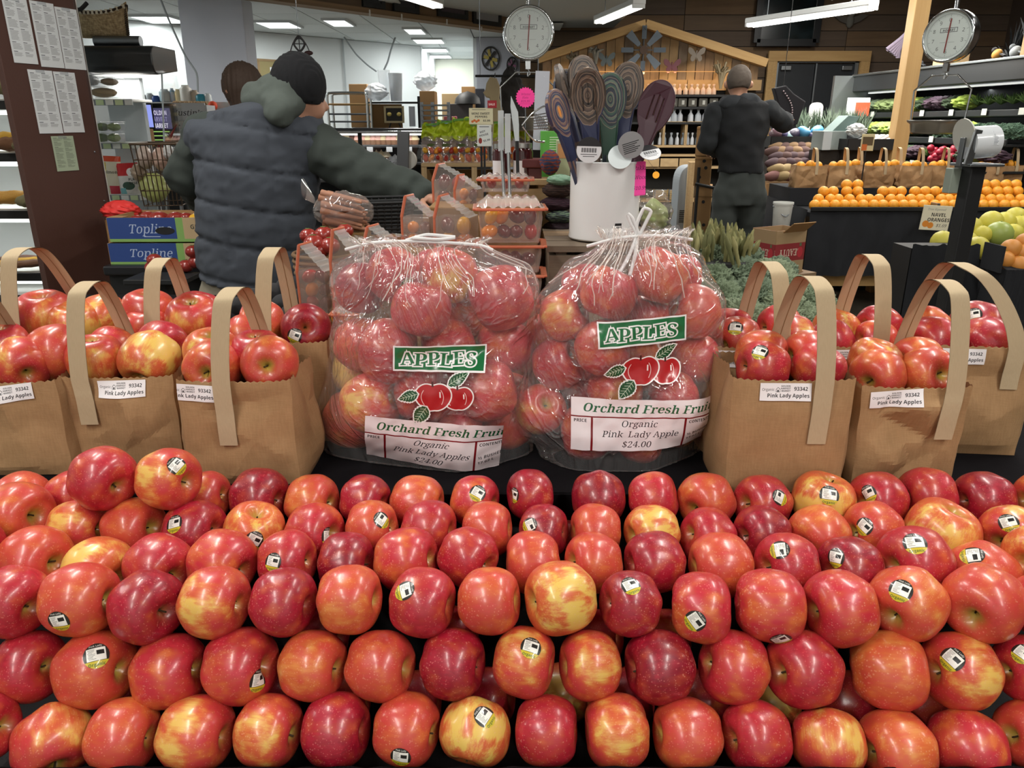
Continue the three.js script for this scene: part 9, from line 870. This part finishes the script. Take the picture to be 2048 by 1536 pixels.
// citrus bins at the right
{
const b1 = R(1945, 500, 2140, 620, 4.2), t = thing('citrus_bin', 'black draped bin of pomelos at the right edge', 'bin', [b1.x, 0, -4.2]), y = W(1900, 505, 4.2).y; part(t, 'drape', drape(-b1.w / 2, b1.w / 2, 0.02, y, 0.0, 4, 0.02), cloth2); part(t, 'deck', surf(20, 8, (u, v)=>[(u - 0.5)*b1.w, y + 0.06*v, -v*0.32]), cloth2); part(t, 'side_drape', surf(10, 10, (u, v)=>[-b1.w / 2 - 0.05*(1 - v), lerp(0.02, y + 0.06*u, v), -u*0.32]), cloth2); 
const pm = phy('#ccc24a', 0.45, { bumpMap: fineBump, bumpScale: 0.001 }), pg = phy('#9fae58', 0.4); [[1884, 484, 44, 4.26], [1940, 456, 44, 4.36], [1962, 470, 38, 4.3], [1934, 482, 38, 4.26], [1954, 496, 46, 4.18], [1998, 468, 50, 4.3, 1], [1982, 446, 46, 4.42], [2008, 446, 44, 4.46], [2030, 436, 42, 4.52], [2038, 452, 42, 4.46], [1974, 505, 34, 4.14], [2026, 468, 40, 4.36], [1912, 490, 36, 4.24]].forEach(([x, yy, w, F, gr], i)=>fruit('pomelo', gr ? 'greenish pomelo in the middle of the yellow ones' : `yellow pomelo in the right bin, ${ORD[i]} counted from the black post`, 'pomelo', W(x, yy, F), w*mpp(yy, F) / 2, gr ? pg : pm, 'pomelos in the black bin', 1.05));
const b2 = R(1996, 535, 2140, 700, 3.7), t2 = thing('citrus_bin', 'black draped bin of grapefruit before the pomelos', 'bin', [b2.x, 0, -3.7]), y2 = W(2020, 540, 3.7).y; part(t2, 'drape', drape(-b2.w / 2, b2.w / 2, 0.02, y2, 0.0, 3, 0.02), cloth2); part(t2, 'deck', surf(10, 6, (u, v)=>[(u - 0.5)*b2.w, y2 + 0.04*v, -v*0.16]), cloth2); part(t2, 'divider', boxG(0.012, 0.13, 0.16), cloth2, [-b2.w / 2 - 0.03, y2 + 0.05, -0.08]); part(t2, 'back_board', boxG(b2.w, 0.1, 0.012), cloth2, [0, y2 + 0.05, -0.16]); part(t2, 'side_drape', surf(10, 10, (u, v)=>[-b2.w / 2 - 0.06*(1 - v), lerp(0.02, y2, v), -u*0.16]), cloth2);
const gm = phy('#d08a3c', 0.45, { bumpMap: fineBump, bumpScale: 0.001 }); [[2022, 498, 40], [2010, 520, 36], [2036, 530, 38], [2044, 506, 36], [2050, 484, 36], [2060, 524, 38]].forEach(([x, yy, w], i)=>fruit('grapefruit', `orange-pink grapefruit at the right edge, ${ORD[i]} counted from the pomelos`, 'grapefruit', W(x, yy, 3.76 + (530 - yy)*0.0015), w*mpp(yy, 3.8) / 2, gm, 'grapefruit in the small bin'));
const b3 = R(1822, 492, 1968, 545, 3.95), t3 = thing('draped_crate', 'empty crate under black cloth left of the pomelos', 'crate', [b3.x, 0, -3.98]); part(t3, 'cloth', surf(30, 10, (u, v)=>[(u - 0.5)*b3.w*(1.05 - 0.12*v), lerp(0.3, b3.top, v) + 0.01*n2(u*6, v*3), 0.05*(1 - v) + 0.012*Math.sin(u*20)*(1 - v)]), cloth2); part(t3, 'crate', boxG(b3.w*0.9, b3.top - 0.02, 0.2, 0), blackM, [0, 0, -0.12]);
}
// floor level: red carton, bucket, stool
{
const r = R(1500, 452, 1562, 545, 4.9), t = thing('apple_carton', 'torn brown and red carton reading BEAUTY on a low stand', 'carton', [W(1560, 540, 4.9).x, r.base, -4.95], 0.5), h = W(1520, 458, 4.9).y - r.base, tex = canvasTex(256, 200, (c)=>{ c.fillStyle = '#a58a66'; c.fillRect(0, 0, 256, 200); c.fillStyle = '#8e2a2e'; c.fillRect(0, 60, 256, 80); c.fillStyle = '#d8c8b4'; c.font = 'bold 44px serif'; c.save(); c.translate(128, 100); c.rotate(Math.PI); c.textAlign = 'center'; c.fillText('BEAUTY', 0, 14); c.restore(); c.fillStyle = '#b8303a'; c.beginPath(); c.arc(216, 104, 24, 0, 7); c.fill(); c.fillStyle = '#5d6b4a'; c.fillRect(206, 62, 18, 14); }), m = std('#ffffff', 0.8, { map: tex }); part(t, 'side', boxG(0.27, h, 0.006, 0), m, [-0.02, 0, 0.1]); part(t, 'side', boxG(0.27, h, 0.006, 0), m, [-0.02, 0, -0.1]); const e = boxG(0.2, h, 0.006, 0); e.rotateY(Math.PI / 2); part(t, 'end', e, m, [0.115, 0, 0]); const e2 = boxG(0.2, h, 0.006, 0); e2.rotateY(-Math.PI / 2); part(t, 'end', e2, m, [-0.155, 0, 0]); part(t, 'flap', boxG(0.2, 0.005, 0.1), cardM, [0, h + 0.02, 0.14], [-0.7, 0, 0]); part(t, 'floor', boxG(0.26, 0.006, 0.2, 0.001), cardM);
const st = thing('low_stand', 'low wooden stand under the red carton', 'stand', [t.position.x, 0, -4.95], 0.5); part(st, 'top', boxG(0.4, 0.03, 0.3, r.base - 0.031), tanBoards[1]); for (const x of [-0.17, 0.17]) part(st, 'leg', boxG(0.04, r.base - 0.03, 0.26, 0), tanBoards[1], [x, 0, 0]);
const b = R(1544, 404, 1584, 458, 5.55), q = thing('bucket', 'white plastic bucket behind the red carton', 'bucket', [b.x, b.base, b.z]); part(q, 'pail', lathe([[0, 0], [b.w*0.4, 0], [b.w*0.47, b.h*0.9], [b.w*0.5, b.h*0.92], [b.w*0.5, b.h], [b.w*0.46, b.h], [b.w*0.38, 0.01], [0, 0.01]], 28), std('#c8c9c4', 0.5)); part(q, 'handle', tube([[-b.w*0.5, b.h*0.85, 0], [0, b.h*0.5, b.w*0.52], [b.w*0.5, b.h*0.85, 0]], 0.004, 16), greyMetal); const bs = thing('crate_stack', 'dark crate under the white bucket', 'crate', [b.x, 0, b.z]); part(bs, 'crate', rbox(b.w*1.2, b.base - 0.002, 0.26, 0.006), blackM, [0, b.base / 2 - 0.001, 0]);
}
// goods behind the orange table: sweet potatoes, trays, plants
{
const F = 6.8, y0 = W(1575, 400, F).y, bx = R(1530, 366, 1622, 402, F), t = thing('potato_bin', 'cardboard bin heaped with sweet potatoes', 'bin', [bx.x, 0, bx.z - 0.12]); part(t, 'bin', rbox(bx.w, bx.top, 0.3, 0.006), cardM, [0, bx.top / 2, 0]); part(t, 'label', boxG(0.09, 0.12, 0.003), std('#c6bf9e', 0.6), [0.05, bx.top - 0.08, 0.152]);
const tg = (()=>{ const g = sph(1, 16, 12), p = g.attributes.position; for (let i = 0; i < p.count; i++) { const x = p.getX(i); p.setXYZ(i, x*1.9, p.getY(i)*(1 - 0.3*x*x) + 0.12*Math.sin(x*3), p.getZ(i)*(1 - 0.3*x*x)); } g.computeVertexNormals(); return g; })(), tm = [std('#5c4440', 0.85), std('#4d3a3e', 0.85), std('#8a6e50', 0.85), std('#a08a62', 0.85), std('#7a5450', 0.85)]; let n = 0;
[[352, 4, [4, 3], 0.0], [338, 4, [3, 3], 0.03], [326, 5, [1, 0], 0.08], [314, 5, [1, 0], 0.13], [303, 5, [0, 2], 0.18], [294, 5, [2, 0], 0.23]].forEach(([py, c, ms, dz], j)=>{ for (let i = 0; i < c; i++) { const p = W(1546 + i*72 / c + (j % 2)*8, py, F + dz), q = thing('sweet_potato', `${['dark purple', 'dull purple', 'tan', 'pale beige', 'reddish'][ms[i % 2]]} sweet potato, ${ORD[j]} layer up, ${ORD[i]} from the clerk`, 'sweet potato', p, rr(-0.4, 0.4), 'heap of sweet potatoes'); q.scale.setScalar(0.045); part(q, 'skin', tg, tm[ms[i % 2]]); } });
const tray = (x0, x1, py, d, FF, label)=>{ const r = R(x0, py, x1, py + 22, FF), q = thing('black_tray', label, 'tray', [r.x, r.base, r.z - d / 2], 0, 'black produce trays'); part(q, 'tray', merge([boxG(r.w, 0.01, d, 0), boxG(r.w, r.h, 0.012, 0).translate(0, 0, d / 2), boxG(r.w, r.h, 0.012, 0).translate(0, 0, -d / 2), boxG(0.012, r.h, d, 0).translate(r.w / 2, 0, 0), boxG(0.012, r.h, d, 0).translate(-r.w / 2, 0, 0)]), blackM); return r; };
const prop = (r, FF, label)=>{ const q = thing('tray_support', label, 'stand', [r.x, 0, -FF - 0.16]); part(q, 'stand', boxG(r.w*0.9, r.base - 0.004, 0.24, 0), std('#2a241e', 0.8)); };
const r1 = tray(1542, 1624, 273, 0.3, 7.02, 'black tray of purple and blue vegetables'); prop(r1, 7.06, 'dark stand under the purple vegetable tray'); [[1566, 268, '#4a4468', 'violet'], [1574, 272, '#9fc0c4', 'pale blue'], [1606, 264, '#4a8ab0', 'bright blue'], [1622, 272, '#3e3a58', 'dark violet'], [1634, 262, '#4a90b8', 'second bright blue'], [1588, 268, '#3a3448', 'near-black'], [1552, 268, '#6a5058', 'mauve']].forEach(([x, y, c, wd])=>{ const p = W(x, y, 7.12), q = thing('wrapped_vegetable', `${wd} wrapped vegetable in the tray beyond the clerk`, 'vegetable', p, rr(0, 3), 'wrapped vegetables'); q.scale.setScalar(0.05); part(q, 'wrap', tg, phy(c, 0.35), null, null, [0.8, 1, 1]); });
const r2 = tray(1696, 1802, 278, 0.3, 6.45, 'black tray with white packets behind the cream sign'); prop(r2, 6.5, 'dark stand under the white packet tray'); for (let i = 0; i < 6; i++) { const p = W(1728 + i*13, 274, 6.55), q = thing('white_packet', `slim white packet in the black tray, ${ORD[i]} from the teal box`, 'packet', [p.x, p.y - 0.01, p.z], 0.5, 'white packets'); part(q, 'packet', rbox(0.16, 0.018, 0.05, 0.006), phy(i % 2 ? '#d5cfd0' : '#dddfe0', 0.35), null, [0, 0, 0.3]); } { const p = W(1712, 268, 6.55), q = thing('plastic_bag', 'crumpled clear bag at the end of the black tray', 'bag', p); part(q, 'film', leafG[0], phy('#d8dcdc', 0.3, { transmission: 0.3, thickness: 0 }), [0, 0.01, 0], null, [0.07, 0.07, 0.06]); }
{ const r = R(1642, 262, 1692, 300, 6.62), q = thing('teal_carton', 'open grey and teal carton with slanted lid', 'carton', [r.x, r.base, r.z - 0.1], 0.1); part(q, 'box', rbox(r.w, r.h, 0.2, 0.004), std('#8f9a98', 0.6), [0, r.h / 2, 0]); part(q, 'slanted_lid', ext(poly([[-0.02, r.h], [r.w*0.62, r.h], [r.w*0.95, r.h + 0.11], [r.w*0.5, r.h + 0.12]]), 0.16, 0.003), std('#5f7672', 0.6)); part(q, 'white_panel', boxG(r.w*0.35, r.h*0.95, 0.004, 0), std('#b8bec0', 0.6), [-r.w*0.32, 0, 0.102]); prop({ ...r, w: r.w }, 6.6, 'dark stand under the teal carton'); }
{ const s = R(1722, 268, 1748, 302, 5.75), q = thing('price_sign', 'small cream produce sign on a thin black post', 'sign', [s.x, s.y, s.z]); part(q, 'card', rbox(s.w, s.h, 0.006, 0.002), std('#cdbf94', 0.6)); part(q, 'print', boxG(s.w*0.8, s.h*0.5, 0.002), std('#5a4a30', 0.7), [0, 0.01, 0.0035]); part(q, 'picture', boxG(s.w*0.4, s.h*0.35, 0.003), std('#c8682e', 0.7), [-s.w*0.22, -s.h*0.28, 0.0035]); part(q, 'post', bar([0, -s.h / 2, -0.006], [0, OT + 0.0 - s.y, -0.006], 0.005), blackM); }
const hm = [std('#5a6a58', 0.85), std('#4a5a48', 0.85), std('#6a7866', 0.85)], bladeG = (()=>{ const g = []; for (let i = 0; i < 60; i++) { const a = rr(0, 6.28), b = rr(0, 0.75), L = rr(0.6, 1.1), c = new THREE.ConeGeometry(0.06, L, 3); c.translate(0, L / 2, 0); c.rotateX(b); c.rotateY(a); c.translate(rr(-0.25, 0.25), 0, rr(-0.2, 0.2)); g.push(c); } return merge(g); })(); [1602, 1630, 1658, 1682, 1704, 1720].forEach((x, i)=>{ const p = W(x, 262, 7.5 + (i % 2)*0.1), q = thing('rosemary_plant', `grey-green spiky herb plant before the dark doors, ${ORD[i]} from the clerk`, 'plant', p, rr(0, 6), 'row of herb plants'); part(q, 'leaves', bladeG, hm[i % 3], null, null, [0.17, 0.22, 0.17]); part(q, 'pot', at(cyl(0.07, 0.055, 0.12, 14), 0, -0.05, 0), blackM); }); { const a = W(1590, 276, 7.55), b = W(1722, 276, 7.55), q = thing('plant_bench', 'dark bench carrying the herb plants', 'bench', [(a.x + b.x) / 2, 0, -7.58]); part(q, 'top', boxG(b.x - a.x, 0.03, 0.4, W(1660, 262, 7.55).y - 0.145), blackM); for (const s of [-1, 1]) part(q, 'leg', boxG(0.05, W(1660, 262, 7.55).y - 0.14, 0.35, 0), blackM, [s*(b.x - a.x)*0.47, 0, 0]); }
{ const p = W(1568, 215, 6.8), k = mpp(215, 6.8), q = thing('beaded_vest', 'black garment with pale bead edging hanging beside the clerk', 'garment', p); part(q, 'cloth', ext(poly([[-24*k, 34*k], [-4*k, 38*k], [12*k, 24*k], [36*k, 10*k], [26*k, -30*k], [4*k, -40*k], [-20*k, -36*k], [-10*k, 0]]), 0.06, 0.01), std('#15141a', 0.9)); const bm = std('#a8979c', 0.6), bg = sph(1.6*k, 8, 6); for (let i = 0; i < 16; i++) { const a = i / 15; part(q, 'bead', bg, bm, [(-8 + 22*Math.sin(a*2.6))*k, (30 - 66*a)*k, 0.045]); } part(q, 'hanger', bar([-6*k, 38*k, 0], [-6*k, HALL_Y - p.y, 0], 0.003), blackM); }
}
scene.traverse((o)=>{ if (o.isMesh) { o.castShadow = o.receiveShadow = true; } if (o.isLight) o.castShadow = true; });
renderer.render(scene, camera);
